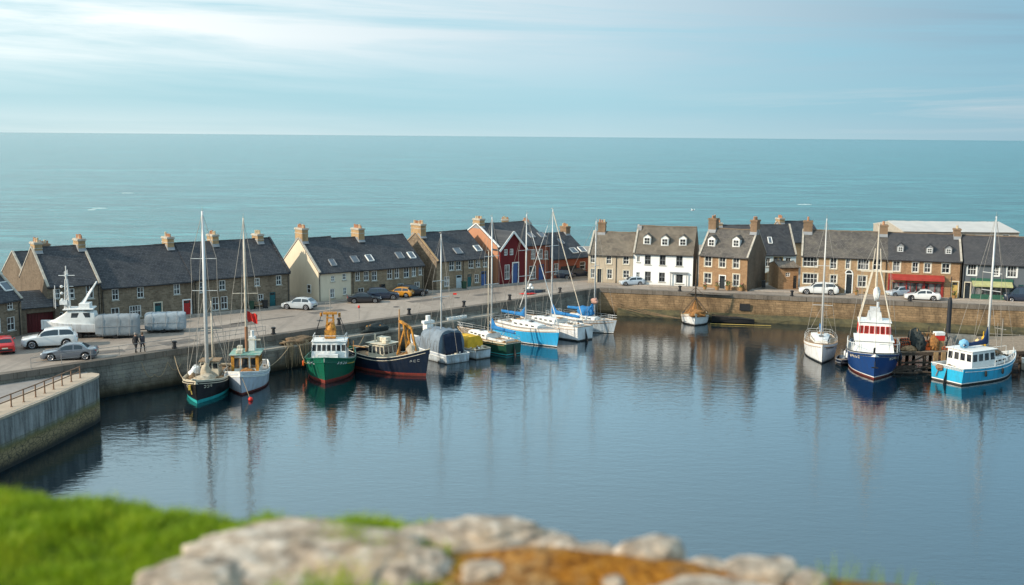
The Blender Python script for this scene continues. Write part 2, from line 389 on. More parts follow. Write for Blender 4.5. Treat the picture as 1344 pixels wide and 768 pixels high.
# ------------------------------------------------------------------ harbour walls
WALL_L = stone('grey_quay_blocks', (.15,.135,.115), (.235,.215,.18), (.085,.078,.068), bw=1.0, rh=.42, ms=.025, tide=True, stain=(.03,.028,.025), stainamt=.8, lich=(.26,.24,.18), tz=1.6)
WALL_R = stone('ochre_quay_masonry', (.15,.10,.056), (.27,.18,.10), (.08,.058,.038), bw=.75, rh=.33, ms=.025, tide=True, stain=(.065,.045,.028), stainamt=.85, tz=1.5, wob=.12)
WALL_P = stone('mossy_pier_concrete', (.19,.18,.16), (.26,.25,.22), (.13,.12,.105), bw=2.2, rh=3.4, ms=.02, tide=False, stain=(.045,.043,.042), stainamt=.75)
COPING = stone('dark_coping_stone', (.12,.102,.085), (.17,.145,.12), (.06,.05,.04), bw=1.2, rh=2, ms=.03, stain=(.06,.05,.042))
LEDGE = stone('pale_ledge_concrete', (.27,.24,.2), (.33,.3,.25), (.2,.17,.14), bw=1.6, rh=1.6, stain=(.12,.1,.085))
def wall_thing(name, label, A, d, L, mat, h=ZQ, th=.9, batter=.25, cope=.5):
    th_ = thing(name, label, 'harbour wall', (A.x, A.y, 0), atan2(d.y, d.x))
    b = MB(); n = max(2, int(L/4)); rows = [(-4, -batter), (0, -batter), (h-cope, 0)]
    rings = []
    for i in range(n+1):
        x = L*i/n
        rings.append([(x, y, z) for z, y in rows] + [(x, th, h-cope), (x, th, -4)])
    b.loft(rings); b.build('stonework', mat, th_)
    b = MB()
    x = 0
    while x < L-.1:
        l = min(1.5+random.random()*.8, L-x); j = random.uniform(-.03, .03)
        b.box((x+l/2, th/2-.06+j, h-cope/2+.05), (l-.02, th+.12, cope+.1)); x += l
    b.build('coping', COPING, th_)
    return th_
wl = wall_thing('quay_wall', 'long dark stone quay wall in shade behind the moored fishing boats', QA, ld, (QC-QA).length, WALL_L)
wr = wall_thing('quay_wall', 'sunlit ochre masonry quay wall below the white house and shops', QC, rd, 110, WALL_R, batter=.5)
def lx(p): return (flat(p)-flat(QA)).dot(ld)
# lower landing ledge along the left wall
l0, l1 = lx(QL(334)), lx(QL(655))
b = MB(); b.prism([(l0,-.24),(l0,-1.42),(l1-3,-1.42),(l1,-.24)], -4, 2.35); b.build('ledge_face', WALL_L, wl)
b = MB(); b.prism([(l0-.05,-.02),(l0-.05,-1.5),(l1-2.9,-1.5),(l1+.1,-.02)], 2.354, 2.6); b.build('ledge_top', LEDGE, wl)
# footing of the right wall, weed covered
WEED = M('weedy_footing', (.10,.085,.04), .8, .6, .8, bump=.6, col2=(.025,.028,.018))
b = MB(); rings = []
for i in range(60):
    x = 3+i*1.8; k = .35+.3*noise.noise(Vector((x*.3, 0, 0)))
    rings.append([(x, -.45, -3), (x, -1.1-k, -3), (x, -1.0-k*.8, .25+k*.5), (x, -.42, .8+k*.6)])
b.loft(rings); b.build('footing', WEED, wr)
b = MB(); b.box((21.5, -.47, 2.0), (1.5, .12, 1.0)); b.build('drain_opening', DARK, wr)
# ------------------------------------------------------------------ breakwater pier
ZP = 4.3
pe = [P(x, y, ZP) for x, y in ((0,548),(65,521.5),(99,506.5),(122,496.5),(129,492.5))]
pe = [pe[0]-(pe[1]-pe[0])*2.2] + pe
cn = pe[-1]
poly = pe + [cn+Vector((-.25,.7,0)), cn+Vector((-1.1,1.1,0))] + [p+Vector((-3.0,-.3,0)) for p in pe[::-1]]
pier = thing('breakwater', 'curved concrete pier with mossy lower face and tan walkway', 'pier', (0,0,0))
t = NT('pier_face'); vv, x = wall_vec(t); oo = t.obj()
st = t.noise(t.comb(t.math('MULTIPLY', t.sep(oo)[1], 1.1), t.math('MULTIPLY', x[2], .12), 0.0), 1.1, 6, .75)
c = t.ramp(st, [(.36, (.05,.05,.048)), (.48, (.18,.175,.163)), (.66, (.34,.33,.31))])
br = t.n('ShaderNodeTexBrick'); t.l(t.comb(t.sep(oo)[1], x[2], 0.0), br.inputs['Vector']); br.inputs['Scale'].default_value = 1; br.inputs['Brick Width'].default_value = 2.4; br.inputs['Row Height'].default_value = 2.1; br.inputs['Mortar Size'].default_value = .02
c = t.mix(t.math('MULTIPLY', br.outputs['Fac'], .7), c, (.05,.05,.05))
cb = t.n('ShaderNodeTexVoronoi', feature='DISTANCE_TO_EDGE'); cb.inputs['Scale'].default_value = 2.0; t.l(t.comb(t.sep(oo)[1], t.math('MULTIPLY', x[2], 1.6), 0.0), cb.inputs['Vector'])
rub = t.ramp(cb.outputs[0], [(.0, (.04,.034,.022)), (.09, (.26,.185,.09))])
nz = t.noise(t.comb(t.sep(oo)[1], 0.0, 0.0), .5, 5, .7)
zz = t.math('ADD', x[2], t.math('MULTIPLY', t.math('SUBTRACT', nz, .5), -.9))
c = t.mix(t.ramp(t.math('DIVIDE', zz, 4), [(.42, (1,1,1)), (.47, (0,0,0))]), c, rub)
c = t.mix(t.math('MULTIPLY', t.ramp(t.math('DIVIDE', zz, 4), [(.33, (0,0,0)), (.46, (1,1,1)), (.58, (0,0,0))]), .75), c, (.11,.098,.022))
c = t.mix(t.ramp(t.math('DIVIDE', zz, 4), [(.06, (1,1,1)), (.25, (0,0,0))]), c, (.014,.014,.011))
t.col(c); t.set(Roughness=.9); t.l(t.bump(t.math('ADD', st, cb.outputs[0]), .5, .06), t.b.inputs['Normal']); PIERF = t.mat
b = MB(); b.prism([(p.x, p.y) for p in poly], -4, ZP-.2); b.build('pier_body', PIERF, pier)
TAN = M('tan_pier_concrete', (.44,.35,.26), .9, .25, .7, bump=.3); GREYC = M('grey_ramp_concrete', (.27,.245,.225), .9, .3, .5, bump=.3)
b = MB()
ctr = Vector((-44, 84, 0)); top = [p+Vector((.08,.0,0)) for p in poly]
b.prism([(p.x, p.y) for p in top], ZP-.196, ZP); b.build('walkway', TAN, pier)
# grey slip between pier and quay
sl_ = [cn+Vector((-1.3,1.15,0)), QL(112)-ln*.35, QL(-200)-ln*.35, Vector((-75,80,0)), pe[0]+Vector((-3.1,-.3,0))] + [p+Vector((-3.1,-.3,0)) for p in pe[1:]]
b = MB(); b.prism([(p.x, p.y) for p in sl_], -4, 2.9); kind(b.build('slipway', GREYC), 'structure')
RUST = M('rusty_rail_steel', (.26,.15,.09), .8, .5, 6); GALV = M('galvanised_rail', (.30,.28,.26), .55, .3, 5, metal=.2)
def railing(label, pts, spacing, h, mat, group, r=.03, rails=(.5, 1.0)):
    base = pts[0]; t_ = thing('railing', label, 'railing', base, 0, group)
    seg = [(pts[i], pts[i+1]) for i in range(len(pts)-1)]
    post = None; tot = 0
    b = MB(); b.tube([(0,0,0),(0,0,h)], r*1.15, 6); b.box((0,0,.02), (.16,.16,.04))
    for a, c in seg:
        L = (c-a).length; n = max(1, round(L/spacing))
        for i in range(n+(1 if c is pts[-1] else 0)):
            p = a+(c-a)*i/n-base
            if post is None: post = b.build('post', mat, t_); post.location = p
            else:
                q = post.copy(); COL.objects.link(q); q.parent = t_; q.location = p
    for rr in rails:
        rb = MB(); rb.tube([p-base+Vector((0,0,h*rr-(r if rr == 1 else 0))) for p in pts], r, 6); rb.build('rail', mat, t_)
    return t_
inn = [p+Vector((-1.15,0,0)) for p in pe[:-1]]
inn = [inn[0]] + inn[1:]
for p in inn: p.z = ZP
railing('rusty brown railing along the tan walkway of the curved pier', inn, 1.55, 1.1, RUST, 'harbour railings', .052, (.55, 1))
railing('thin grey railing on the quay edge beside the grey saloon and walking pair', [QL(x)+ln*.55+Vector((0,0,.12)) for x in (44, 160, 262)], 2.6, 1.05, GALV, 'harbour railings', .026)
railing('thin grey railing on the quay edge behind the two masted boats', [QL(x)+ln*.55+Vector((0,0,.12)) for x in (266, 300, 352)], 2.6, 1.05, GALV, 'harbour railings', .026)

# patched tarmac and iron covers on the quay
PATCH = M('dark_tarmac_patch', (.15,.13,.112), .9, .35, 2, bump=.3)
for i, (px, py, l_, w_, a_) in enumerate(((300,428,7,2.2,44),(430,409,5,1.8,40),(560,394,6,1.6,42),(235,449,4,2.4,46),(640,386,5,1.5,44),(345,420,9,.7,44),(140,462,3.5,2,30),(930,386,6,.6,-17),(1150,393.5,7,.6,-17))):
    p = P(px, py, ZQ); b = MB(); b.add([(sx*l_/2*(1+.06*noise.noise(Vector((i,k,0)))), sy*w_/2*(1+.15*noise.noise(Vector((k,i,3)))), 0) for k, (sx, sy) in enumerate(((-1,-1),(0,-1.05),(1,-1),(1,1),(.1,.96),(-1,1)))], [(0,1,2,3,4,5)])
    o = b.build('road_patch', PATCH); o.location = (p.x, p.y, ZQ+.004); o.rotation_euler.z = R_(a_); kind(o, 'structure')
for px, py in ((275,437),(420,421),(520,403),(600,391),(690,379),(880,382),(1010,388)):
    p = P(px, py, ZQ); b = MB(); b.prism([(cos(k*pi/8)*.42, sin(k*pi/8)*.42) for k in range(16)], 0, .012); o = b.build('drain_cover', DARK); o.location = (p.x, p.y, ZQ+.002); kind(o, 'structure')
# ------------------------------------------------------------------ houses
UNIT = {}
class House:
    def __init__(s, name, label, A, B, depth, eave_px, ridge_px, wall, roof, gable=None, cat='house', group=None, z0=ZQ, ridge_mat=None):
        s.A = flat(A, z0); d = flat(B)-flat(A); s.L = d.length; s.rz = atan2(d.y, d.x); s.D = depth
        s.root = thing(name, label, cat, s.A, s.rz, group)
        s.inv = (Matrix.Translation(s.A) @ Matrix.Rotation(s.rz, 4, 'Z')).inverted()
        s.d = d.normalized(); s.n = Vector((s.d.y, -s.d.x, 0))
        s.wall, s.roofm, s.gable = wall, roof, gable or wall
        s.E = eave_px if isinstance(eave_px, float) else s.f(*eave_px)[1]
        s.H = ridge_px if isinstance(ridge_px, float) else (s.inv @ hit(ridge_px[0], ridge_px[1], s.A - s.n*depth/2, s.n)).z
        s.op = []; s.rm = ridge_mat or RIDGED
    def f(s, px, py):
        p = s.inv @ hit(px, py, s.A, s.n); return p.x, p.z
    def rect(s, r):
        ym = (r[1]+r[3])/2; xm = (r[0]+r[2])/2
        x0, x1 = s.f(r[0], ym)[0], s.f(r[2], ym)[0]; z1, z0 = s.f(xm, r[1])[1], s.f(xm, r[3])[1]
        return [max(.25, x0), max(.05, z0), min(s.L-.2, x1), min(s.E-.12, z1)]
    def roofpt(s, px, py):
        k = (s.H-s.E)/(s.D/2); n = Vector((0, -k, 1)).normalized()
        n = s.root_rot() @ n; p0 = s.A + Vector((0,0,s.E)); return s.inv @ hit(px, py, p0, n)
    def root_rot(s): return Matrix.Rotation(s.rz, 3, 'Z')
    def ridge_u(s, px, py):
        p = s.inv @ hit(px, py, s.A - s.n*s.D/2, s.n); return p.x, p.z
    # ---- windows are cut into the front wall
    def win(s, r, bars=1, mid=True, frame=None, sill=True, gl=None, fw=.085, surround=None):
        s.op.append((s.rect(r), 'w', dict(bars=bars, mid=mid, frame=frame or WHITE, sill=sill, gl=gl or random.choice([GLASS, GLASS, GLASS2]), fw=fw, surround=surround)))
    def door(s, r, mat, surround=None, light=True):
        q = s.rect(r); q[1] = .06; s.op.append((q, 'd', dict(mat=mat, surround=surround, light=light)))
    def finish(s, verge=(True, True), gutter=True, pipes=(.98,), vmat=None, tail=0.0):
        L, E, H, D = s.L, s.E, s.H, s.D
        e = .004
        b = MB()
        xs = sorted({e, L-e} | {v for o in s.op for v in (o[0][0], o[0][2])}); zs = sorted({-.3, E} | {v for o in s.op for v in (o[0][1], o[0][3])})
        for i in range(len(xs)-1):
            for j in range(len(zs)-1):
                cx, cz = (xs[i]+xs[i+1])/2, (zs[j]+zs[j+1])/2
                if any(o[0][0] < cx < o[0][2] and o[0][1] < cz < o[0][3] for o in s.op): continue
                b.quad((xs[i],0,zs[j]), (xs[i+1],0,zs[j]), (xs[i+1],0,zs[j+1]), (xs[i],0,zs[j+1]))
        for o in s.op:
            x0, z0, x1, z1 = o[0]; y = .22
            b.quad((x0,0,z0),(x0,y,z0),(x0,y,z1),(x0,0,z1)); b.quad((x1,0,z0),(x1,0,z1),(x1,y,z1),(x1,y,z0))
            b.quad((x0,0,z1),(x0,y,z1),(x1,y,z1),(x1,0,z1)); b.quad((x0,0,z0),(x1,0,z0),(x1,y,z0),(x0,y,z0))
        for x in (e, L-e):
            b.add([(x,0,-.3),(x,D,-.3),(x,D,E),(x,D/2,H-.02),(x,0,E)], [(0,1,2,3,4)], 1)
        b.quad((e,D,-.3),(L-e,D,-.3),(L-e,D,E),(e,D,E), 1)
        me = MB.build
        # keep winding as made: recalc would be confused by an open sheet, so two sided shading is fine
        b.build('wall', [s.wall, s.gable], s.root)
        # roof slopes with real thickness, a slight sag along the ridge
        k = (H-E)/(D/2); ov = .28; tk = .13
        b = MB(); n = max(3, int(L/1.5))
        for side in (0, 1):
            rings = []
            for i in range(n+1):
                x = -.03+(L+.06)*i/n; sag = s.sag(x)
                y0, z0 = -ov, E-ov*k; ym, zm = D/2, H
                ring = []
                for q in range(4):
                    f = q/3; ring.append((x, y0+(ym-y0)*f, z0+(zm-z0)*f+sag*sin(pi*min(1, f*.7+.3))+tk))
                ring += [(x, ym, zm+sag), (x, y0, z0)]
                if side: ring = [(p[0], D-p[1], p[2]) for p in ring]
                rings.append(ring)
            b.loft(rings)
        rf = b.build('roof', s.roofm, s.root)
        b = MB(); x = .0
        while x < L-.05:
            l = min(.45, L-x); b.box((x+l/2, D/2, H+tk+.02+s.sag(x)*.85+random.uniform(-.015,.015)), (l-.02, .3, .11), ty=.4); x += l
        b.build('ridge_tiles', s.rm, rf)
        for q, on in enumerate(verge):
            if not on: continue
            x = .11 if q == 0 else L-.11; b = MB()
            for sd in (0, 1):
                y0, y1 = (-.3, D/2) if sd == 0 else (D+.3, D/2)
                p0 = Vector((x, y0, E-.3*k+tk+.07)); p1 = Vector((x, y1, H+tk+.07)); m = 9
                for i in range(m):
                    a = p0.lerp(p1, i/m); c = p0.lerp(p1, (i+.985)/m); j = random.uniform(-.012,.012)
                    b.bar(a+Vector((0,0,j)), c+Vector((0,0,j)), .27, .17)
            b.build('verge_coping', vmat or COPE, s.root)
        if gutter:
            b = MB(); b.tube([(.05,-.33,E-.24*k-.03),(L-.05,-.33,E-.24*k-.03)], .065, 6); b.build('gutter', DARK, s.root)
            for f in pipes:
                b = MB(); x = L*f; b.tube([(x,-.33,E-.3*k),(x,-.07,E-.3*k-.35),(x,-.07,.1)], .05, 6); b.build('downpipe', DARK, s.root)
        for (r, kd, a) in s.op:
            x0, z0, x1, z1 = r; w_, h_ = x1-x0, z1-z0
            if kd == 'w': s.mkwin(x0, z0, w_, h_, .1, a)
            else:
                b = MB(); y = .12
                b.box((x0+w_/2, y, z0+h_/2), (w_-.02, .06, h_-.01))
                for pz, ph in ((.28,.36),(.68,.34)):
                    for px_ in (.28,.72): b.box((x0+w_*px_, y-.036, z0+h_*pz), (w_*.3, .02, h_*ph))
                dr = b.build('door', a['mat'], s.root)
                if a['light']:
                    b = MB(); b.box((x0+w_/2, y-.05, z0+h_*.87), (w_*.72, .02, h_*.14)); b.build('pane', GLASS, dr)
                b = MB(); b.blob((x0+w_*.85, y-.07, z0+h_*.48), (.04,.04,.04), sub=1, amp=0); b.build('handle', LEAD, dr)
                if a['surround']:
                    b = MB(); sw = .14
                    b.box((x0-sw/2, -.02, z0+h_/2), (sw, .09, h_)); b.box((x1+sw/2, -.02, z0+h_/2), (sw, .09, h_)); b.box((x0+w_/2, -.025, z1+sw/2), (w_+2*sw, .1, sw))
                    b.build('surround', a['surround'], dr)
    def sag(s, x): f = max(0, min(1, x/s.L)); return -.07*sin(pi*f)+.07*noise.noise(Vector((s.A.x+x*.55, s.A.y, 0)))*sin(pi*f)**.5
    def mkwin(s, x0, z0, w_, h_, y, a, par=None, fr_name='window'):
        fw = min(a['fw'], w_*.16); b = MB(); x1, z1 = x0+w_, z0+h_
        b.box((x0+fw/2, y, z0+h_/2), (fw, .08, h_-.006)); b.box((x1-fw/2, y, z0+h_/2), (fw, .08, h_-.006))
        b.box((x0+w_/2, y, z1-fw/2), (w_-2*fw-.004, .08, fw)); b.box((x0+w_/2, y, z0+fw/2), (w_-2*fw-.004, .08, fw))
        if a['mid']: b.box((x0+w_/2, y-.005, z0+h_*.5), (w_-2*fw-.004, .06, .06))
        for i in range(a['bars']):
            x = x0+fw+(w_-2*fw)*(i+1)/(a['bars']+1); b.box((x, y, z0+h_/2), (.045, .05, h_-2*fw-.004))
        fo = b.build(fr_name, a['frame'], par or s.root)
        b = MB(); b.box((x0+w_/2, y+.035, z0+h_/2), (w_-2*fw+.01, .012, h_-2*fw+.01)); b.build('pane', a['gl'], fo)
        if a['sill']:
            b = MB(); b.box((x0+w_/2, -.045, z0-.06), (w_+.2, .13, .1)); b.build('sill', COPE if a['surround'] is None else a['surround'], fo)
        if a['surround']:
            b = MB(); sw = .13
            b.box((x0-sw/2, -.012, z0+h_/2), (sw, .05, h_)); b.box((x1+sw/2, -.012, z0+h_/2), (sw, .05, h_)); b.box((x0+w_/2, -.014, z1+sw/2), (w_+2*sw, .055, sw))
            b.build('surround', a['surround'], fo)
        return fo
    def gwin(s, end, y0, z0, w_, h_):
        """small window on a gable end"""
        x = -.03 if end == 0 else s.L+.03; b = MB()
        for (yy, zz, a, c) in ((y0-w_/2, z0+h_/2, .09, h_), (y0+w_/2, z0+h_/2, .09, h_), (y0, z0, w_, .09), (y0, z0+h_, w_, .09), (y0, z0+h_/2, w_, .06)): b.box((x, yy, zz), (.09, a, c))
        fo = b.build('window', WHITE, s.root); b = MB(); b.box((x*.6 if end == 0 else x-.01, y0, z0+h_/2), (.03, w_, h_)); b.build('pane', GLASS, fo)
    def chimney(s, px, top, w_, dp, pots, mat, base=None, u=None, pot=None, off=0.0):
        uu, zt = s.ridge_u(px, top)
        if u is not None: uu = u
        uu = min(max(uu, w_/2+.02), s.L-w_/2-.02)
        zt -= .45; zb = s.H-dp*.9-.4; b = MB()
        y = s.D/2+off
        b.box((uu, y, (zb+zt)/2), (w_, dp, zt-zb)); ch = b.build('chimney', mat, s.root)
        b = MB(); b.box((uu, y, zt+.0), (w_+.2, dp+.2, .16)); b.box((uu, y, zt+.12), (w_+.08, dp+.08, .1)); b.box((uu, y, zt-.55), (w_+.1, dp+.1, .1)); b.build('chimney_cap', COPE if mat is not CHIM_R else mat, ch)
        b = MB(); b.box((uu, y, s.H-.25), (w_+.06, dp+.5, .7), ty=.6); b.build('flashing', LEAD, ch)
        for i in range(pots):
            f = (i+.5)/pots-.5; hh = random.uniform(.36,.56); b = MB()
            px_, py_ = (uu, y+f*dp*.95) if dp >= w_ else (uu+f*w_*.95, y)
            b.tube([(px_,py_,zt+.15),(px_,py_,zt+.15+hh*.8),(px_,py_,zt+.15+hh*.82),(px_,py_,zt+.15+hh)], [.15,.115,.15,.14], 8)
            b.build('chimney_pot', pot or random.choice([POT, POT, POT2]), ch)
    def skylight(s, r):
        a = s.roofpt((r[0]+r[2])/2, (r[1]+r[3])/2); l_ = s.roofpt(r[0], (r[1]+r[3])/2); rr = s.roofpt(r[2], (r[1]+r[3])/2)
        w_ = max(.6, (rr.x-l_.x)*.62); k = (s.H-s.E)/(s.D/2); an = math.atan(k); h_ = 1.25
        b = MB(); n = Vector((0,-sin(an),cos(an))); c = Vector((a.x, a.y, s.E+a.y*k+.13/ 1.0))+n*.04
        def q(u, v): return c + Vector((1,0,0))*u + Vector((0,cos(an),sin(an)))*v
        for p0, p1 in ((q(-w_/2,-h_/2),q(w_/2,-h_/2)),(q(-w_/2,h_/2),q(w_/2,h_/2)),(q(-w_/2,-h_/2),q(-w_/2,h_/2)),(q(w_/2,-h_/2),q(w_/2,h_/2))): b.bar(p0, p1, .12, .14)
        fo = b.build('skylight', WHITE if random.random() < .6 else LEAD, s.root)
        b = MB(); b.add([q(-w_/2,-h_/2)+n*.03,q(w_/2,-h_/2)+n*.03,q(w_/2,h_/2)+n*.03,q(-w_/2,h_/2)+n*.03], [(0,1,2,3)]); b.build('pane', SKYGL, fo)
    def dormer(s, px, py, w_=1.15, h_=1.25, mat=None):
        a = s.roofpt(px, py); k = (s.H-s.E)/(s.D/2)
        y = a.y-.25; zb = s.E+y*k; zt = zb+h_; x = a.x; b = MB()
        yb = y+h_/k+.3; hw = w_/2
        # cheeks and face
        b.add([(x-hw,y,zb-.05),(x+hw,y,zb-.05),(x+hw,y,zt),(x,y,zt+.42),(x-hw,y,zt)], [(0,1,2,3,4)])
        for sx in (-hw, hw): b.add([(x+sx,y,zb-.05),(x+sx,yb,zt),(x+sx,y,zt)], [(0,1,2)])
        dm = b.build('dormer', mat or WHITE, s.root)
        b = MB()
        for sx in (-1, 1):
            p = [(x+sx*(hw+.13), y-.12, zt-.08), (x, y-.12, zt+.47), (x, yb+.55, zt+.47), (x+sx*(hw+.13), yb+.1, zt-.08)]
            b.add(p+[(u[0],u[1],u[2]+.08) for u in p], [(0,1,2,3),(7,6,5,4),(0,4,5,1),(1,5,6,2),(2,6,7,3),(3,7,4,0)])
        b.build('dormer_roof', s.roofm, dm)
        s.mkwin(x-hw+.12, zb+.16, w_-.24, h_-.26, y-.03, dict(fw=.08, mid=True, bars=1, frame=WHITE, sill=False, gl=GLASS, surround=None), dm)
# --- left row, grey rubble cottages
GL = 'stone cottages along the left quay'
A0 = P(-95, 466, ZQ); B0 = P(30, 440, ZQ)
h = House('cottage', 'nearest stone cottage at the left edge of the photo, cut off, with roof window', A0, B0, 10.0, (29, 390.5), (2, 334), STONE_L, SLATE_L, GABLE_D, group=GL)
h.win((-30,418,-20,437)); h.win((9.5,416,20,434)); h.win((9.5,395.5,17.5,406.5)); h.win((-8,418,1.5,437)); h.win((-30,398,-20,412))
h.finish(pipes=(.97,)); h.skylight((-2,371,18,384)); h.chimney(-40, 300, .8, 1.6, 3, CHIM_L)
# lean-to with wine coloured gate
t_ = thing('lean_to', 'dark stone lean-to with a wine red gate between two left cottages', 'outbuilding', B0+Vector((.02,.02,0)), lrow and atan2(lrow.y, lrow.x))
wd = (flat(LB(64))-flat(B0)).length
b = MB(); hh = 2.75
for q in ((0,0,.5),(wd-.55,0,.5)):
    b.box((q[0]+q[2]/2+.05, 1.6, hh/2), (q[2], 2.6, hh))
b.box((wd/2, 1.7, hh-.2), (wd-.15, 2.4, .5)); b.box((wd/2, 4, hh/2), (wd-.1, 2, hh)); b.build('wall', GABLE_D, t_)
b = MB(); b.add([(0.03,.15,hh+.1),(wd-.03,.15,hh+.1),(wd-.03,5.2,hh+1.4),(.03,5.2,hh+1.4),(0.03,.15,hh+.22),(wd-.03,.15,hh+.22),(wd-.03,5.2,hh+1.52),(.03,5.2,hh+1.52)], [(0,1,2,3),(7,6,5,4),(0,4,5,1),(1,5,6,2),(2,6,7,3),(3,7,4,0)]); b.build('roof', SLATE_L, t_)
b = MB(); n = 9
for i in range(n): b.box((.6+(wd-1.15)*(i+.5)/n, 1.1+.008*(i%2), 1.15), ((wd-1.2)/n-.015, .06, 2.3))
b.build('gate', DWINE, t_)
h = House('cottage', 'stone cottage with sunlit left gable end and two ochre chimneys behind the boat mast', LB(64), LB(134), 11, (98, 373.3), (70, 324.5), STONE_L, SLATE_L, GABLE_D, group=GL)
h.win((113,373.5,123,392)); h.win((87,379,98,392)); h.win((71,379.5,79,392)); h.win((115.5,405,124,423)); h.door((103.5,406,111.5,428), DDARK); h.win((72,410,83,423), bars=2)
h.finish(pipes=(.96,)); h.chimney(33, 315, .85, 1.8, 4, CHIM_L, u=.6); h.chimney(100, 310, .85, 1.9, 5, CHIM_L, u=h.L-.5)
h2 = House('cottage', 'long low stone cottage with teal door behind the covered trailers', LB(135), LB(254), 11, (190, 373), (165, 324.5), STONE_L, SLATE_L, group=GL)
h2.win((147,379.5,156,394)); h2.win((180,376.6,189,391)); h2.win((228,372.6,236.5,386.6)); h2.win((170,401,185.5,416), bars=3); h2.door((203,397.5,212,417), DTEAL, CREAMP); h2.door((241,394,250.5,421), DRED, WHITE)
h2.win((146,404,157,420)); h2.finish(verge=(False, False), pipes=(.01,.99)); h2.chimney(220, 307.5, .85, 1.9, 4, CHIM_L)
h3 = House('cottage', 'stone cottage at the end of its terrace behind the two tall masts, twin lower windows', LB(254.5), LB(381), 11, (318, 361.5), (315, 315.3), STONE_L, SLATE_L, group=GL)
h3.win((287.5,368,296,381)); h3.win((334,365,341,375.5)); h3.win((362.5,361.5,369.5,374)); h3.win((278.5,390,287.5,407.5)); h3.win((290,389,299,406)); h3.win((338.5,386,346,399.5)); h3.door((354,383.5,362,407.5), DTEAL)
h3.win((262,370,270,384)); h3.finish(verge=(False, True), pipes=(.02,.98), vmat=SLATE_L); h3.chimney(279, 304.5, .85, 1.8, 4, CHIM_L); h3.chimney(338, 304, .85, 1.8, 3, CHIM_L, pot=POT2)
h4 = House('cottage', 'cream rendered cottage with a broad sunlit gable facing left', LB(418.5), LB(461), 11, (440, 355.8), (405, 313), CREAM, SLATE_L, group=GL)
h4.win((434.5,362,439.5,369.5)); h4.win((449.5,359,454.5,367.5)); h4.win((433.5,379,439.5,391)); h4.win((450.5,377.5,455,386.5))
h4.finish(verge=(True, False), pipes=(.03,)); h4.gwin(0, 2.6, 1.0, .95, 1.15); h4.chimney(381, 297, .9, 2.1, 5, CHIM_L, u=.5); h4.skylight((431,341,442,351))
h5 = House('cottage', 'long stone cottage with a row of tall upper windows and four roof lights', LB(461.3), LB(556.5), 11, (508, 351), (475, 311.3), STONE_L2, SLATE_L, group=GL)
for r in ((466.5,356.5,472.5,368.5),(477.5,356,484,368.5),(488,355.5,495,368.5),(508,352,515,366.5),(518,351.5,524,365.5),(530,350.5,537,364.5),(540.5,349.5,546,363),(549.5,349,554,361)): h5.win(r)
h5.win((470,378,478,391)); h5.win((522,372,530,385)); h5.door((498,373,506,395), DDARK); h5.win((544,370,551,382))
h5.finish(verge=(False, False), pipes=(.02,.98)); h5.chimney(469.5, 296.5, .95, 2.1, 6, CHIM_L)
for r in ((459,336,472,347),(479,335,491,345),(518,332,531,341),(534,331.5,546,341)): h5.skylight(r)
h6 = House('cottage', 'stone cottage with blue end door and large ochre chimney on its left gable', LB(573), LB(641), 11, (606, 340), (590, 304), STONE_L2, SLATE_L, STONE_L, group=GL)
for r in ((589.5,343,596.5,355),(598.5,342.5,605.5,354.5),(615,341,621.8,352),(624.5,340.5,630.5,351),(634,339.5,640,350.5)): h6.win(r)
h6.door((598.7,361,606.5,379), DWHITE); h6.door((613.5,360,619,378), DTEAL); h6.door((631.5,356,638.5,376), DBLUE); h6.win((583,363,590,376)); h6.win((623,360,628.5,371))
h6.finish(verge=(True, False), pipes=(.5,), vmat=CHIM_L); h6.chimney(535.5, 291.5, .95, 2.6, 6, CHIM_L, u=.55)
h6.skylight((594,325,608,336)); h6.skylight((621,322,633,332))
h7 = House('town_house', 'tall house with a deep red gabled front and orange side wall', LB(653), LB(721), 11, (704, 321), (665, 292.5), RED_BRICK, SLATE_L, ORANGE_W, group=GL)
h7.win((697,327.5,703,339.8)); h7.win((705.5,327,712.5,340)); h7.win((694.5,349,703.5,366)); h7.door((707,347,714,369), DBLUE); h7.win((714.5,329,719.5,340))
h7.finish(verge=(True, False), pipes=(.97,), vmat=WHITE); h7.chimney(626, 284.5, .95, 1.8, 4, CHIM_L, u=.5); h7.chimney(690, 287.5, .7, 1.0, 3, RED_BRICK); h7.chimney(708, 288.5, .8, 1.7, 5, CHIM_L)
h7.skylight((692,305,702,315)); h7.skylight((705,303,717,316))
# gabled red wing on the front of the tall house
x0, x1 = .15, h7.f(686, 345)[0]; xm = (x0+x1)/2; ez = h7.f(668, 326)[1]; az_ = h7.f(667, 304.5)[1]
ops = [h7.rect(r) for r in ((659.4,322.5,664,335),(666.8,321,671.5,334.5),(660,347,666.6,366.6))]; dop = h7.rect((670.5,345,677.5,366)); dop[1] = .1
wg = MB(); yf = -.45
xs = sorted({x0, x1}|{o[k] for o in ops+[dop] for k in (0, 2)}); zs = sorted({-.2, ez}|{o[k] for o in ops+[dop] for k in (1, 3) if o[k] < ez})
ops = [[o[0], o[1], o[2], min(o[3], ez-.05)] for o in ops]
zs = sorted({-.2, ez}|{o[k] for o in ops+[dop] for k in (1, 3)})
for i in range(len(xs)-1):
    for j in range(len(zs)-1):
        cx, cz = (xs[i]+xs[i+1])/2, (zs[j]+zs[j+1])/2
        if not any(o[0] < cx < o[2] and o[1] < cz < o[3] for o in ops+[dop]): wg.quad((xs[i],yf,zs[j]),(xs[i+1],yf,zs[j]),(xs[i+1],yf,zs[j+1]),(xs[i],yf,zs[j+1]))
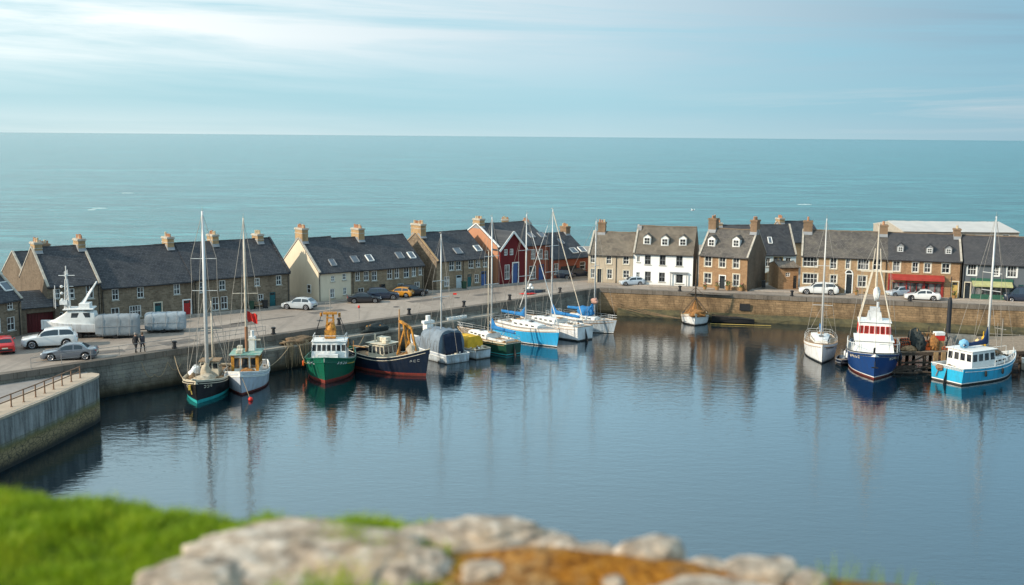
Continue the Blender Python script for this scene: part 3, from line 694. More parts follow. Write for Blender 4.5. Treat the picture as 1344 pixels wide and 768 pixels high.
for o in ops+[dop]:
    wg.quad((o[0],yf,o[1]),(o[0],yf+.2,o[1]),(o[0],yf+.2,o[3]),(o[0],yf,o[3])); wg.quad((o[2],yf,o[1]),(o[2],yf+.2,o[1]),(o[2],yf+.2,o[3]),(o[2],yf,o[3])); wg.quad((o[0],yf,o[3]),(o[2],yf,o[3]),(o[2],yf+.2,o[3]),(o[0],yf+.2,o[3]))
wg.add([(x0,yf,ez),(x1,yf,ez),(xm,yf,az_)], [(0,1,2)])
for xx in (x0, x1): wg.quad((xx,yf,-.2),(xx,.02,-.2),(xx,.02,ez),(xx,yf,ez))
wing = wg.build('gabled_front', REDP, h7.root)
b = MB()
for sx, xe in ((-1, x0), (1, x1)):
    xe2 = xe+sx*.25; ze = ez-.25*(az_-ez)/(xm-x0); p = [(xe2,yf-.25,ze),(xm,yf-.25,az_),(xm,5.2,az_),(xe2,1.5,ze)]
    b.add(p+[(u[0],u[1],u[2]+.13) for u in p], [(0,1,2,3),(7,6,5,4),(0,4,5,1),(1,5,6,2),(2,6,7,3),(3,7,4,0)])
b.build('wing_roof', SLATE_L, wing)
b = MB()
for sx, xe in ((-1, x0), (1, x1)):
    xe2 = xe+sx*.3; ze = ez-.3*(az_-ez)/(xm-x0); b.bar((xe2,yf-.3,ze+.02),(xm,yf-.3,az_+.04), .09, .3)
b.build('bargeboard', WHITE, wing)
for o in ops: h7.mkwin(o[0], o[1], o[2]-o[0], o[3]-o[1], yf+.1, dict(fw=.1, mid=True, bars=1, frame=WHITE, sill=False, gl=GLASS2, surround=None), wing)
b = MB(); b.box(((dop[0]+dop[2])/2, yf+.12, (dop[1]+dop[3])/2), (dop[2]-dop[0]-.02, .06, dop[3]-dop[1])); dd = b.build('door', DBLUE, wing)
b = MB(); w_ = dop[2]-dop[0]
b.box((dop[0]-.07,yf-.02,dop[3]/2), (.14,.08,dop[3])); b.box((dop[2]+.07,yf-.02,dop[3]/2), (.14,.08,dop[3])); b.box(((dop[0]+dop[2])/2,yf-.025,dop[3]+.08), (w_+.28,.09,.16)); b.build('surround', WHITE, wing)
h8 = House('workshop', 'low red brick building with steep slate roof and a carport of dark cars', LB(722.5), LB(773), 11, (748, 338), (750, 304.5), RED_BRICK, SLATE_L, RED_BRICK, group=GL, cat='building')
h8.win((761,343.5,768.5,353.5), bars=0); h8.win((727,346,733,360)); h8.door((736,349,757,368), DDARK, light=False)  # dark door panel stands for the shade inside the carport opening
h8.finish(verge=(False, False), pipes=()); h8.chimney(759.5, 293.5, .9, 1.5, 4, CHIM_R); h8.skylight((747,326,759,334)); h8.skylight((758,325,770,332)); h8.skylight((732,314,740,322))
# --- right row
GR = 'houses along the far quay'
DR = 8.0
r1 = House('town_house', 'beige rendered house with brown roof next to the white house', RB(771.5), RB(830), DR, (800, 334), (805, 305), BEIGE, SLATE_B, BEIGE, group=GR, ridge_mat=RIDGE)
for r in ((775,334.8,781,345),(796,335.3,802.5,346.5),(818,336.5,825.5,347)): r1.win(r, surround=CREAMP)
for r in ((775.5,353,780.5,365),(797,353.6,803.5,366),(818,355,826,365)): r1.win(r, surround=CREAMP)
r1.door((784,353,789.5,367), DDARK, CREAMP)
r1.finish(verge=(True, False), pipes=(.63,)); r1.chimney(790.5, 289, 1.15, 1.0, 3, CHIM_R)
r2 = House('town_house', 'white rendered three storey house with three small dormers', RB(830.3), RB(908.7), DR, (868, 332.5), (862, 297.5), WHITE_W, SLATE_B, CHIM_R, group=GR, ridge_mat=RIDGE)
r2.win((836,336,840,344), mid=False)
for r in ((846.3,335,854.2,347.2),(865.8,335,873.7,348.2),(887.5,336,896,349.3),(846.3,356.5,854.2,369),(864.8,357.8,872.7,370)): r2.win(r, frame=LEAD, fw=.07)
r2.win((834.8,357,840,365)); r2.win((886.3,359.5,897,372.5), frame=WHITE, fw=.12, bars=0, mid=False)
r2.finish(verge=(True, False), pipes=()); r2.chimney(846, 296, .6, 1.2, 0, CHIM_R, u=.35)
for x_, y_ in ((849.5,319.5),(872.7,321),(896.3,321.3)): r2.dormer(x_, y_)
a = r2.rect((880,358,902,376)); b = MB()
for xx in (a[0]+.06, a[2]-.06): b.box((xx,-.3,1.05), (.12,.12,2.1))
b.box(((a[0]+a[2])/2,-.2,2.17), (a[2]-a[0]+.2,.55,.13)); b.build('porch', LEAD, r2.root)
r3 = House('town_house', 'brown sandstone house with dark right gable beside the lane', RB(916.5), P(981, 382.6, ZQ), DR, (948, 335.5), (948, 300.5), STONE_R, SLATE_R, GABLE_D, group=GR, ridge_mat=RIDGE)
for r in ((925,336.5,934,349.8),(944,336.8,952.3,351.2),(962,338.2,970.3,352.3),(924.2,358.3,933.6,372.2),(962,360,970.3,375.5)): r3.win(r, surround=CREAMP)
r3.door((944.5,362,951.5,381), DDARK, WHITE)
r3.finish(verge=(True, True), pipes=(.99,)); r3.chimney(992, 286, 1.0, 1.5, 4, CHIM_R, u=h.L if 0 else 99); r3.chimney(919.5, 283, 1.2, 1.3, 4, CHIM_R, u=.1)
r3.dormer(934.5, 322); r3.dormer(966.7, 322.8)
RL = 1049.5
r4 = House('town_house', 'wide tan stone house with an arched dark doorway', RB(RL), RB(1162.6), DR, (1105, 337), (1105, 303.8), STONE_R2, SLATE_R, STONE_R2, group=GR, ridge_mat=RIDGE)
for r, nb in (((1054,336.5,1073.2,350.2),3),((1089.8,338,1098.3,352.8),1),((1110.3,339,1115.8,353),1),((1126,339.2,1140.5,354.2),3),((1054,359,1073,372.5),3),((1089.8,361,1098.3,372),1),((1126,362,1137.2,377),1),((1146,341,1156,354.5),1)): r4.win(r, bars=nb, surround=CREAMP)
r4.door((1110.5,360,1118,384), DDARK, WHITE)
r4.finish(verge=(True, False), pipes=(.985,)); r4.chimney(1063.5, 287, 1.3, 1.4, 5, CHIM_R, u=.75); r4.chimney(1164.5, 292.5, 1.2, 1.5, 3, CHIM_R, u=99)
a = r4.rect((1110.5,356,1118,360)); b = MB(); xc = (a[0]+a[2])/2; zc = r4.f(1114, 360)[1]+.1
for i in range(9):
    t0, t1 = pi*i/9, pi*(i+.97)/9; r_ = (a[2]-a[0])/2+.1
    b.bar((xc-cos(t0)*r_, -.03, zc+sin(t0)*r_*1.1), (xc-cos(t1)*r_, -.03, zc+sin(t1)*r_*1.1), .1, .15)
b.build('door_arch', WHITE, r4.root)
b = MB(); b.add([(xc, -.012, zc)]+[(xc-cos(pi*i/10)*(a[2]-a[0])/2, -.012, zc+sin(pi*i/10)*(a[2]-a[0])/2*1.1) for i in range(11)], [(0,i+1,i+2) for i in range(10)]); b.build('fanlight', GLASS, r4.root)
r5 = House('shop', 'brown stone shop with a long red front and canopy', RB(1163), RB(1259.5), DR, (1210, 340.8), (1205, 307), STONE_R, SLATE_D, STONE_R, group=GR, ridge_mat=RIDGE, cat='shop')
for r in ((1172,342.3,1181.5,356.3),(1197.5,344.2,1205.3,357.2),(1213.2,345.5,1221.7,357.8),(1236.3,345.8,1246.6,358.6)): r5.win(r, surround=CREAMP)
r5.door((1249,370,1257,392), DYEL, CREAMP); r5.win((1170,371,1236,387), bars=7, mid=False, frame=DRED, sill=False, gl=GLASS2)
r5.finish(verge=(False, True), pipes=(.985,)); r5.chimney(1265.5, 297.5, .9, 1.5, 2, CHIM_R, u=99)
for x_, y_ in ((1181.5,329.5),(1219.8,331.5),(1244.6,332.3)): r5.dormer(x_, y_, .95, .95, LEAD)
CANR = M('red_canopy_cloth', (.36,.04,.03), .65, .3, 1.5)
a = r5.rect((1163.8,362,1239,369)); x0, x1 = a[0]-.1, a[2]; z1 = r5.f(1200, 360.5)[1]; b = MB()
b.add([(x0,-.02,z1),(x1,-.02,z1),(x1,-1.15,z1-.42),(x0,-1.15,z1-.42),(x0,-1.15,z1-.75),(x1,-1.15,z1-.75)], [(0,1,2,3),(3,2,5,4)])
b.add([(x0,-.02,z1),(x0,-1.15,z1-.42),(x0,-1.15,z1-.75)], [(0,1,2)]); b.add([(x1,-.02,z1),(x1,-1.15,z1-.42),(x1,-1.15,z1-.75)], [(0,1,2)])
b.build('canopy', CANR, r5.root)
b = MB()
for f in (0, .33, .66, 1): b.box((x0+.1+(x1-x0-.2)*f, -.06, (z1-.6)/2), (.22, .1, z1-.6))
b.box(((x0+x1)/2, -.05, .35), (x1-x0, .09, .6)); b.box(((x0+x1)/2,-.07,z1-.35), (x1-x0,.1,.6)); b.build('shop_front', M('red_shop_paint', (.27,.03,.025), .5, .3), r5.root)
r6 = House('shop', 'blue grey painted shop with pale green awning at the right edge', RB(1262), RB(1400), DR, (1300, 346), (1300, 310.5), BLUEGREY, SLATE_D, BLUEGREY, group=GR, ridge_mat=RIDGE, cat='shop')
for r in ((1270,346.3,1281.7,361.2),(1303.8,347.3,1311.5,362.2),(1322,348,1334.8,363.8),(1352,350,1364,365)): r6.win(r, bars=2, surround=WHITE)
GREENP = M('green_shop_paint', (.03,.11,.075), .5, .25); r6.win((1279,377.5,1326,391), bars=5, mid=False, frame=GREENP, sill=False, gl=GLASS2); r6.door((1266,371,1273,393), DDARK, CREAMP); r6.door((1336,374,1343,397), DTEAL)
r6.finish(verge=(False, False), pipes=(.01,)); r6.chimney(1372, 301, .9, 1.4, 4, CHIM_R)
CANG = M('pale_green_awning', (.42,.42,.20), .7, .25, 1.5)
a = r6.rect((1275,369,1328,376)); x0, x1 = a[0], a[2]; z1 = r6.f(1300, 369)[1]; b = MB()
b.add([(x0,-.02,z1),(x1,-.02,z1),(x1,-1.3,z1-.5),(x0,-1.3,z1-.5),(x0,-1.3,z1-.7),(x1,-1.3,z1-.7)], [(0,1,2,3),(3,2,5,4)]); b.build('awning', CANG, r6.root)
b = MB(); b.box(((x0+x1)/2,-.05,.42), (x1-x0,.09,.74)); b.box(((x0+x1)/2,-.06,z1+.12), (x1-x0+.3,.1,.5)); b.build('shop_front', GREENP, r6.root)
# --- houses behind the lane
def back_house(name, label, px0, px1, pyb, depth, e_py, r_py, wall, roof, gable, rot=0, cat='house', **k):
    A = P(px0, pyb, ZQ); B = P(px1, pyb, ZQ)
    if rot:
        m = A; d = B-A; B = A+Matrix.Rotation(rot, 3, 'Z') @ d
    return House(name, label, A, B, depth, ((px0+px1)/2, e_py), ((px0+px1)/2, r_py), wall, roof, gable, cat=cat, **k)
k1 = back_house('cottage', 'dark slate roofed cottage with yellow shop window at the back of the lane', 996, 1044, 361, 8, 333, 295.5, DWHITE, SLATE_L, STONE_R2)
k1.win((1015,337,1028,352), bars=1, frame=DYEL, sill=False); k1.win((1005,338,1011,350)); k1.win((1031,338,1038,350)); k1.finish(verge=(False, True), pipes=()); k1.skylight((1007,312,1014,321))
k2 = back_house('cottage', 'slate roofed cottage with orange gable chimney behind the lane', 1036, 1086, 350, 9, 317, 290.5, STONE_R2, SLATE_L, CHIM_L, rot=R_(14))
k2.finish(verge=(True, False), pipes=(), vmat=CHIM_L); k2.chimney(1019, 284, 1.0, 1.4, 3, CHIM_L, u=.5, pot=POT)
k3 = back_house('terrace', 'long dark roof showing just over the ridge of the brown house', 940, 992, 352, 8, 322, 296, STONE_R, SLATE_D, GABLE_D); k3.finish(pipes=()); k3.chimney(944, 290, 1.0, 1.0, 3, CHIM_L)
k4 = back_house('cottage', 'cottage whose ridge and small chimney show behind the left gable', 34, 84, 408, 8, 362, 329, STONE_L, SLATE_L, GABLE_D, rot=R_(40)); k4.finish(pipes=()); k4.chimney(60, 317, 1.6, .8, 5, CHIM_R)
k5 = back_house('cottage', 'cottage mostly hidden behind the red gabled house, small chimney in view', 650, 694, 352, 8, 322, 296, STONE_L2, SLATE_L, CHIM_L); k5.finish(pipes=()); k5.chimney(663, 285.5, 1.2, .8, 4, CHIM_L)
# low outbuilding by the lane
o = back_house('outbuilding', 'low brown stone outbuilding on the right of the lane', 1021, 1047, 379.5, 5, 351, 343.5, STONE_R, SLATE_B, STONE_R, cat='outbuilding'); o.win((1031,358,1037,363), sill=False); o.door((1041,362,1046,378), DDARK); o.finish(verge=(False, False), pipes=())
b = MB(); b.box((3, 0, .7), (6, .35, 1.4)); b.box((3, 0, 1.45), (6.05, .42, .1)); w_ = b.build('garden_wall', STONE_R2); w_.location = P(1005, 371, ZQ); w_.rotation_euler.z = R_(65); tag(w_, 'low stone wall running back along the lane', 'wall')
# pale low roof out by the shore
ROOFW = M('pale_sheet_roof', (.50,.47,.43), .6, .15, .4); SHED = M('shed_wall', (.42,.36,.29), .8, .3)
za = 26.2; pA, pB = P(1184, 326, ZQ), P(1336, 327.5, ZQ)
wh = House('warehouse', 'wide low warehouse with a pale shallow roof behind the shops', pA, pB, 20, (1250, 304.5), (1240, 291.5), SHED, ROOFW, SHED, cat='building', ridge_mat=ROOFW)
for x_ in range(1190, 1330, 18): wh.win((x_, 308, x_+9, 316), sill=False)
wh.finish(verge=(False, False), pipes=())
# ------------------------------------------------------------------ boats
def paint(name, col, rough=.32, grime=(.09,.07,.05), amt=.4):
    t = NT(name); v = t.obj(); x = t.sep(v)
    st = t.noise(t.comb(t.math('MULTIPLY', x[0], 3.0), x[1], t.math('MULTIPLY', x[2], .35)), 1.3, 5, .7)
    n2 = t.noise(v, 2.0, 4, .6)
    c = t.mix(t.math('MULTIPLY', t.ramp(n2, [(.35, (0,0,0)), (.7, (1,1,1))]), .25), col, sc(col, .7))
    c = t.mix(t.math('MULTIPLY', t.ramp(st, [(.46, (0,0,0)), (.70, (1,1,1))]), amt*1.25), c, grime)
    c = t.mix(t.math('MULTIPLY', t.ramp(t.math('ADD', x[2], t.math('MULTIPLY', n2, .5)), [(.30, (1,1,1)), (.62, (0,0,0))]), .55), c, sc(grime, .6))
    t.col(c); t.set(Roughness=rough, Specular_IOR_Level=.45); t.l(t.bump(n2, .12, .02), t.b.inputs['Normal']); return t.mat
HB = dict(black=paint('black_hull', (.010,.011,.014), .3, (.05,.045,.04), .3), navy=paint('navy_hull', (.008,.016,.035), .3, (.05,.05,.05), .25), white=paint('white_hull', (.72,.73,.73), .35, (.3,.24,.17), .4), palegrey=paint('pale_grey_hull', (.50,.55,.62), .35, (.25,.2,.16), .35),
  green=paint('green_hull', (.006,.115,.065), .32, (.03,.05,.035), .35), dkgreen=paint('dark_green_hull', (.008,.05,.032), .3, (.03,.04,.03), .3), blue=paint('royal_blue_hull', (.008,.045,.17), .3, (.03,.035,.06), .3), cyan=paint('sky_blue_hull', (.03,.36,.66), .35, (.06,.18,.26), .3), turq=paint('turquoise_hull', (.02,.36,.58), .38, (.05,.16,.2), .4), tan=paint('tan_hull', (.40,.36,.30), .5, (.14,.11,.08), .6), greyw=paint('grey_white_hull', (.46,.52,.56), .5, (.14,.12,.1), .7))
ANTI = paint('red_antifoul', (.30,.035,.022), .6, (.05,.04,.03), .5); ANTID = paint('dark_antifoul', (.02,.022,.028), .6); TEALB = M('teal_boot', (.03,.42,.42), .5, .25); WHT = M('boat_white', (.76,.76,.73), .4, .16, 1.6); STRIPEY = M('yellow_stripe', (.6,.42,.08), .5, .2)
DECKG = M('grey_deck', (.34,.33,.31), .8, .35, 2.5); TEAK = M('weathered_teak', (.30,.20,.115), .75, .45, 3, bump=.2); TANW = M('varnished_wood', (.36,.2,.08), .5, .35, 4); ALU = M('mast_alloy', (.62,.62,.6), .4, .15, 1, metal=.1); MASTW = M('cream_mast', (.66,.58,.46), .5, .25, 2)
WIRE = M('rigging_wire', (.33,.30,.26), .5, .3); ROPE = M('tan_rope', (.36,.27,.165), .9, .4, 8); ROPED = M('brown_rope', (.17,.115,.065), .9, .5, 6)
OCH = M('ochre_gantry', (.56,.25,.03), .55, .4, 3, col2=(.19,.075,.02)); CANV_B = M('blue_sail_cover', (.02,.17,.42), .85, .35, 2.5, bump=.5); CANV_N = M('navy_sail_cover', (.012,.035,.105), .85, .35, 2.5, bump=.5); CANV_T = M('tan_canvas', (.46,.39,.29), .9, .4, 2.2, bump=.6); CANV_Y = M('yellow_cover', (.72,.42,.03), .8, .3, 2, bump=.4); CANV_G = M('grey_tarp', (.30,.34,.37), .6, .3, 1.6, bump=.5); CANV_P = M('pale_blue_tarp', (.40,.47,.53), .6, .3, 1.2, bump=.4)
NETT = M('orange_brown_net', (.34,.155,.045), .95, .6, 5, bump=.8, col2=(.14,.07,.03)); NETG = M('dark_net', (.035,.045,.045), .95, .5, 5, bump=.8); ORNG = M('orange_buoy', (.75,.13,.02), .5, .3); REDP2 = M('red_plastic', (.62,.03,.02), .5, .3); BUFF = M('buff_buoy', (.7,.5,.25), .6, .3); RUBB = M('black_rubber', (.015,.015,.016), .8, .3)
def zpx(px, py, y):
    d = ray(px, py); return CAMZ + d.z*(y/d.y)
def clear(p):   # distance into the harbour from the left and right wall faces
    k = lx(p); lim = 1.65 if l0-1 < k < l1+1 else .5
    return min(-(flat(p)-flat(QA)).dot(ln)-lim, -(flat(p)-flat(QC)).dot(rn)-1.4)
class Boat:
    def __init__(s, name, label, cat, near, ang, L, B, bow_near=True, group=None):
        n = P(near[0], near[1], 0); a = R_(ang); dv = Vector((cos(a), sin(a), 0)); sv = Vector((-dv.y, dv.x, 0))
        L0 = L
        while L > 3 and min(clear(n+dv*L+sv*B*.4), clear(n+dv*L-sv*B*.4)) < .15: L -= .1
        s.L, s.B = L, B; c = n+dv*L/2; s.rz = a+pi if bow_near else a
        s.c = flat(c); s.root = thing(name, label, cat, s.c, s.rz, group); s.bn = bow_near
    def w(s, t):
        if t < .5: k = s.tw+(1-s.tw)*sin(pi/2*t/.5)
        else: k = max(0.0, 1-((t-.5)/.5)**s.p)
        return max(.03, k*s.B/2)
    def zs(s, t):
        return s.mid+(s.stern-s.mid)*((.4-t)/.4)**2 if t < .4 else s.mid+(s.bow-s.mid)*((t-.4)/.6)**2
    def X(s, t, z): return -s.L/2+s.L*t+s.rake*t**5*(z/s.bow)
    def hull(s, bow, mid, stern, mats, draft=.8, tw=.72, p=2.3, rake=.6, drop=.5, deck=DECKG, top=.16, boot=.22, boot2=.10, fl=.8, rail=None, railr=.05):
        """mats = rail strake, hull, boot stripe, antifouling"""
        s.bow, s.mid, s.stern, s.tw, s.p, s.rake, s.drop, s.draft = bow, mid, stern, tw, p, rake, drop, draft
        N = 26; rings = []; drings = []
        for i in range(N+1):
            t = i/N; wd, zs = s.w(t), s.zs(t); wl = max(.015, wd*(.9-.42*max(0, (t-.35)/.65)**1.6))
            if t > .97: wl = .015
            zl = [zs, zs-top, zs-top-(zs-top-boot)*.35, zs-top-(zs-top-boot)*.7, boot, boot2, 0, -draft*.5, -draft]
            half = []
            for z in zl:
                if z >= 0: y = wl+(wd-wl)*(max(0, z)/zs)**fl
                else: y = wl*(1-(z/draft)**2*.8)
                half.append((s.X(t, z), y, z))
            inn = max(.015, wd-.09)
            ring = [(s.X(t, zs), inn, zs-drop-.02), (s.X(t, zs), inn, zs)] + half + [(q[0], -q[1], q[2]) for q in half[::-1]] + [(s.X(t, zs), -inn, zs), (s.X(t, zs), -inn, zs-drop-.02)]
            rings.append(ring)
            drings.append([(s.X(t, zs)-.01, max(.01, wd-.07), zs-drop), (s.X(t, zs)-.01, 0, zs-drop+.06), (s.X(t, zs)-.01, -max(.01, wd-.07), zs-drop)])
        mi = [4,0,0,1,1,1,2,3,3,3]; mi = mi+[3]+mi[::-1]
        b = MB(); b.loft(rings, mi, closed=False)
        r0 = rings[0]; h = r0[2:11]; g = r0[11:20][::-1]
        for k in range(8): b.quad(h[k], h[k+1], g[k+1], g[k], [0,1,1,1,2,3,3,3][k])
        b.quad(r0[0], r0[1], r0[-2], r0[-1], 4); b.quad(r0[1], r0[2], r0[-3], r0[-2], 0)
        hu = b.build('hull', list(mats)+[WHT if drop < .2 else mats[0]], s.root, smooth=2); s.hu = hu
        b = MB(); b.loft(drings, closed=False); b.build('deck', deck, s.root)
        b = MB()
        for sg in (-1, 1): b.tube([(s.X(i/40, s.zs(i/40)), sg*(s.w(i/40)-.03), s.zs(i/40)+.02) for i in range(41)], railr, 5)
        b.tube([(s.X(0, s.zs(0)), s.w(0)-.03, s.zs(0)+.02), (s.X(0, s.zs(0)), -s.w(0)+.03, s.zs(0)+.02)], railr, 5)
        b.build('gunwale', rail or TANW, s.root)
        b = MB()
        for sg in (-1, 1): b.tube([(s.X(i/40, s.zs(i/40)-.3), sg*(s.w(i/40)*.99+.0), s.zs(i/40)-.32) for i in range(1, 40)], .035, 5)
        b.build('rubbing_strake', rail or TANW, hu)
        return s
    def pt(s, x, y=0, dz=0):      # a point on deck
        t = (x+s.L/2)/s.L; return (x, y, s.zs(t)-s.drop+dz)
    def house(s, x0, x1, w, h, mat=WHT, dz=0, slope=.25, tw=.9, roofmat=None, win=None, wmat=GLASS, name='wheelhouse', front=3, side=2, wz=(.55,.88), frame=None, over=.15, band=None, rear=1):
        z0 = min(s.pt(x0)[2], s.pt(x1)[2])+dz-.05; b = MB(); y = w/2; yt = y*tw; xf = x1-slope
        b.add([(x0,-y,z0),(x1,-y,z0),(x1,y,z0),(x0,y,z0),(x0+.05,-yt,z0+h),(xf,-yt,z0+h),(xf,yt,z0+h),(x0+.05,yt,z0+h)], [(3,2,1,0),(4,5,6,7),(0,1,5,4),(1,2,6,5),(2,3,7,6),(3,0,4,7)])
        wh = b.build(name, mat, s.root, bevel=.03)
        b = MB(); b.box(((x0+xf)/2+.05, 0, z0+h+.035), (xf-x0+2*over+.05, 2*yt+2*over, .07)); b.build(name+'_roof' if name != 'cabin' else 'cabin_roof', roofmat or mat, wh, bevel=.02)
        a, c = wz
        def panel(p00, p10, p11, p01, off, i0, i1):
            def P4(u, v):
                l = Vector(p00).lerp(Vector(p01), v); r = Vector(p10).lerp(Vector(p11), v); return l.lerp(r, u)
            b = MB(); q = [P4(i0, a)+off, P4(i1, a)+off, P4(i1, c)+off, P4(i0, c)+off]
            qi = [x-off*1.3 for x in q]; b.add(q+qi, [(0,1,2,3),(7,6,5,4),(0,4,5,1),(1,5,6,2),(2,6,7,3),(3,7,4,0)])
            o = b.build('window', wmat, wh)
            if frame:
                b = MB()
                for k in range(4): b.bar(q[k]+off*.3, q[(k+1)%4]+off*.3, .05, .05)
                b.build('window_frame', frame, wh)
        v = [(x1,-y,z0),(x1,y,z0),(xf,yt,z0+h),(xf,-yt,z0+h)]
        for i in range(front): panel(*v, Vector((.02,0,.006)), (i+.14)/front, (i+.86)/front)
        for sg in (-1, 1):
            v = [(x0,sg*y,z0),(x1,sg*y,z0),(xf,sg*yt,z0+h),(x0+.05,sg*yt,z0+h)]
            for i in range(side): panel(*v, Vector((0,sg*.02,0)), (i+.16)/side, (i+.84)/side)
        v = [(x0,y,z0),(x0,-y,z0),(x0+.05,-yt,z0+h),(x0+.05,yt,z0+h)]
        for i in range(rear): panel(*v, Vector((-.02,0,0)), (i+.16)/rear if rear > 1 else .15, (i+.84)/rear if rear > 1 else .45)
        s.wh = wh; s.top = z0+h+.07; return wh
    def mast(s, x, px_top=None, h=None, r=.09, mat=ALU, spread=(), stays=True, fore=True, back=True, shroud_w=None, name='mast', y=0, x_f=None, wr=.018):
        if px_top is not None and abs(cos(s.rz)) > .3:
            # slide the mast along the keel to where it stands in the harbour view
            def col(xx):
                q = CR.transposed() @ (s.root.matrix_basis @ Vector((xx, y, 6)) - CP); return 672-F*q.x/q.z
            x = min((x+dx*.1 for dx in range(-35, 36) if abs(x+dx*.1) < s.L*.36), key=lambda xx: abs(col(xx)-px_top[0]))
        base = s.pt(x, y)
        if px_top is not None:
            wp = s.root.matrix_basis @ Vector(base); h = zpx(px_top[0], px_top[1], wp.y)-base[2]
        top = base[2]+h; b = MB(); b.tube([(x,y,base[2]),(x,y,base[2]+h*.6),(x,y,top)], [r,r*.9,r*.55], 8); m = b.build(name, mat, s.root, smooth=True)
        b = MB(); b.tube([(x,y,top),(x,y,top+.5)], .015, 4); b.box((x+.15,y,top+.12), (.4,.03,.05)); b.build('masthead', WIRE, m)
        t = (x+s.L/2)/s.L; sw = shroud_w or s.w(t)*.95; pts = []
        for f in spread:
            z = base[2]+h*f; q = sw*.62; b = MB(); b.bar((x,y-q,z),(x,y+q,z), .07, .05); b.build('spreader', mat, m); pts.append((q, z))
        if stays:
            for sg in (-1, 1):
                b = MB(); b.tube([(x-.1, y+sg*sw, s.zs(t))] + [(x, y+sg*q, z) for q, z in pts] + [(x, y, top-.15)], wr, 4)
                lowz = pts[0][1] if pts else base[2]+h*.55
                b.tube([(x-.55, y+sg*sw, s.zs(t)), (x, y, lowz)], wr, 4); b.build('shroud', WIRE, m)
            if fore:
                b = MB(); xb = s.X(.985, s.zs(1)) if x_f is None else x_f; b.tube([(xb, 0, s.zs(1)+.05), (x, y, top-.1)], wr, 4); b.build('forestay', WIRE, m)
            if back:
                b = MB(); b.tube([(-s.L/2+.1, 0, s.zs(0)+.05), (x, y, top)], wr, 4); b.build('backstay', WIRE, m)
        s.mt = m; s.mtop = top; s.mx = x; s.mz = base[2]; return m
    def furl(s, frac=.8, mat=WHT, r=.1):
        a = Vector((s.X(.985, s.zs(1)), 0, s.zs(1)+.3)); c = Vector((s.mx, 0, s.mtop-.2)); b = MB(); n = 10
        b.tube([a.lerp(c, frac*i/n) for i in range(n+1)], [r*(1-.55*i/n)*(1+.1*(i%2)) for i in range(n+1)], 6); b.build('furled_sail', mat, s.root, smooth=True)
    def boom(s, length, z=1.5, mat=CANV_B, fwd=False, cover=.30, tall=.9, alloy=ALU):
        d = 1 if fwd else -1; x0 = s.mx+d*.12; z0 = s.mz+z; b = MB(); b.tube([(x0,0,z0),(x0+d*length,0,z0+.08)], .06, 6); bo = b.build('boom', alloy, s.root)
        if mat is None: return bo
        b = MB(); rings = []; n = 12
        for i in range(n+1):
            f = i/n; x = x0+d*length*f*.98; hgt = cover*(.55+.6*(1-f)**1.5)*(1+.14*sin(i*2.1)); hgt += tall*max(0, 1-f*5)**1.3; wv = cover*.55*(1-.4*f)*(1+.12*sin(i*3.7))
            rings.append([(x+random.uniform(-.02,.02), wv*cos(2*pi*k/10)*(1-.5*max(0, sin(2*pi*k/10))), z0+.1+(hgt if sin(2*pi*k/10) > 0 else .22)*sin(2*pi*k/10)) for k in range(10)])
        b.loft(rings); b.build('sail_cover', mat, bo, smooth=True); return bo
    def stanchions(s, t0=.12, t1=.86, n=6, h=.62):
        b = MB()
        for sg in (-1, 1):
            ps = [(s.X(t, 0)*1.0, sg*(s.w(t)-.08), s.zs(t)) for t in [t0+(t1-t0)*i/(n-1) for i in range(n)]]
            for q in ps: b.tube([q, (q[0], q[1], q[2]+h)], .018, 4)
            for f in (.55, 1): b.tube([(q[0], q[1], q[2]+h*f) for q in ps], .011, 4)
        b.build('lifelines', ALU, s.root)
        b = MB(); t = .86; z = s.zs(1)+h
        for f in (.5, 1): b.tube([(s.X(t,0), s.w(t)-.08, s.zs(t)+h*f), (s.X(.97,0), .22, s.zs(.97)+h*f), (s.X(1.0,s.bow), 0, s.zs(1)+h*f), (s.X(.97,0), -.22, s.zs(.97)+h*f), (s.X(t,0), -s.w(t)+.08, s.zs(t)+h*f)], .022, 5)
        for yy in (.2,-.2): b.tube([(s.X(.97,0), yy, s.zs(.97)), (s.X(.97,0), yy, s.zs(.97)+h)], .02, 5)
        b.build('pulpit', ALU, s.root)
        b = MB(); zz = s.zs(0)
        for f in (.5, 1): b.tube([(-s.L/2+.9, s.w(.1)-.08, zz+h*f), (-s.L/2+.1, s.w(0)-.1, zz+h*f), (-s.L/2+.1, -s.w(0)+.1, zz+h*f), (-s.L/2+.9, -s.w(.1)+.08, zz+h*f)], .02, 5)
        for yy in (1, -1): b.tube([(-s.L/2+.1, yy*(s.w(0)-.1), zz), (-s.L/2+.1, yy*(s.w(0)-.1), zz+h)], .02, 5)
        b.build('pushpit', ALU, s.root)
    def trunk(s, x0, x1, w0, w1, h, mat=WHT, ports=4, top=None):
        b = MB(); rings = []
        for i in range(7):
            f = i/6; x = x0+(x1-x0)*f; w = (w0+(w1-w0)*f)/2; hh = h*(1-.45*f**2); z = s.pt(x)[2]-.04
            rings.append([(x,-w,z),(x,-w*.9,z+hh*.85),(x,-w*.55,z+hh),(x,0,z+hh*1.06),(x,w*.55,z+hh),(x,w*.9,z+hh*.85),(x,w,z)])
        b.loft(rings); c = b.build('cabin', mat, s.root)
        for sg in (-1, 1):
            for i in range(ports):
                f = (i+.7)/(ports+.6); x = x0+(x1-x0)*f; w = (w0+(w1-w0)*f)/2; z = s.pt(x)[2]+h*(1-.45*f**2)*.5
                b = MB(); b.box((x, sg*(w*.948+.005), z), (.5, .06, .17)); b.build('port_light', GLASS, c)
        b = MB(); x = x0+(x1-x0)*.55; b.box((x, 0, s.pt(x)[2]+h*.98), (.55, .55, .09)); b.build('hatch', SKYGL, c)
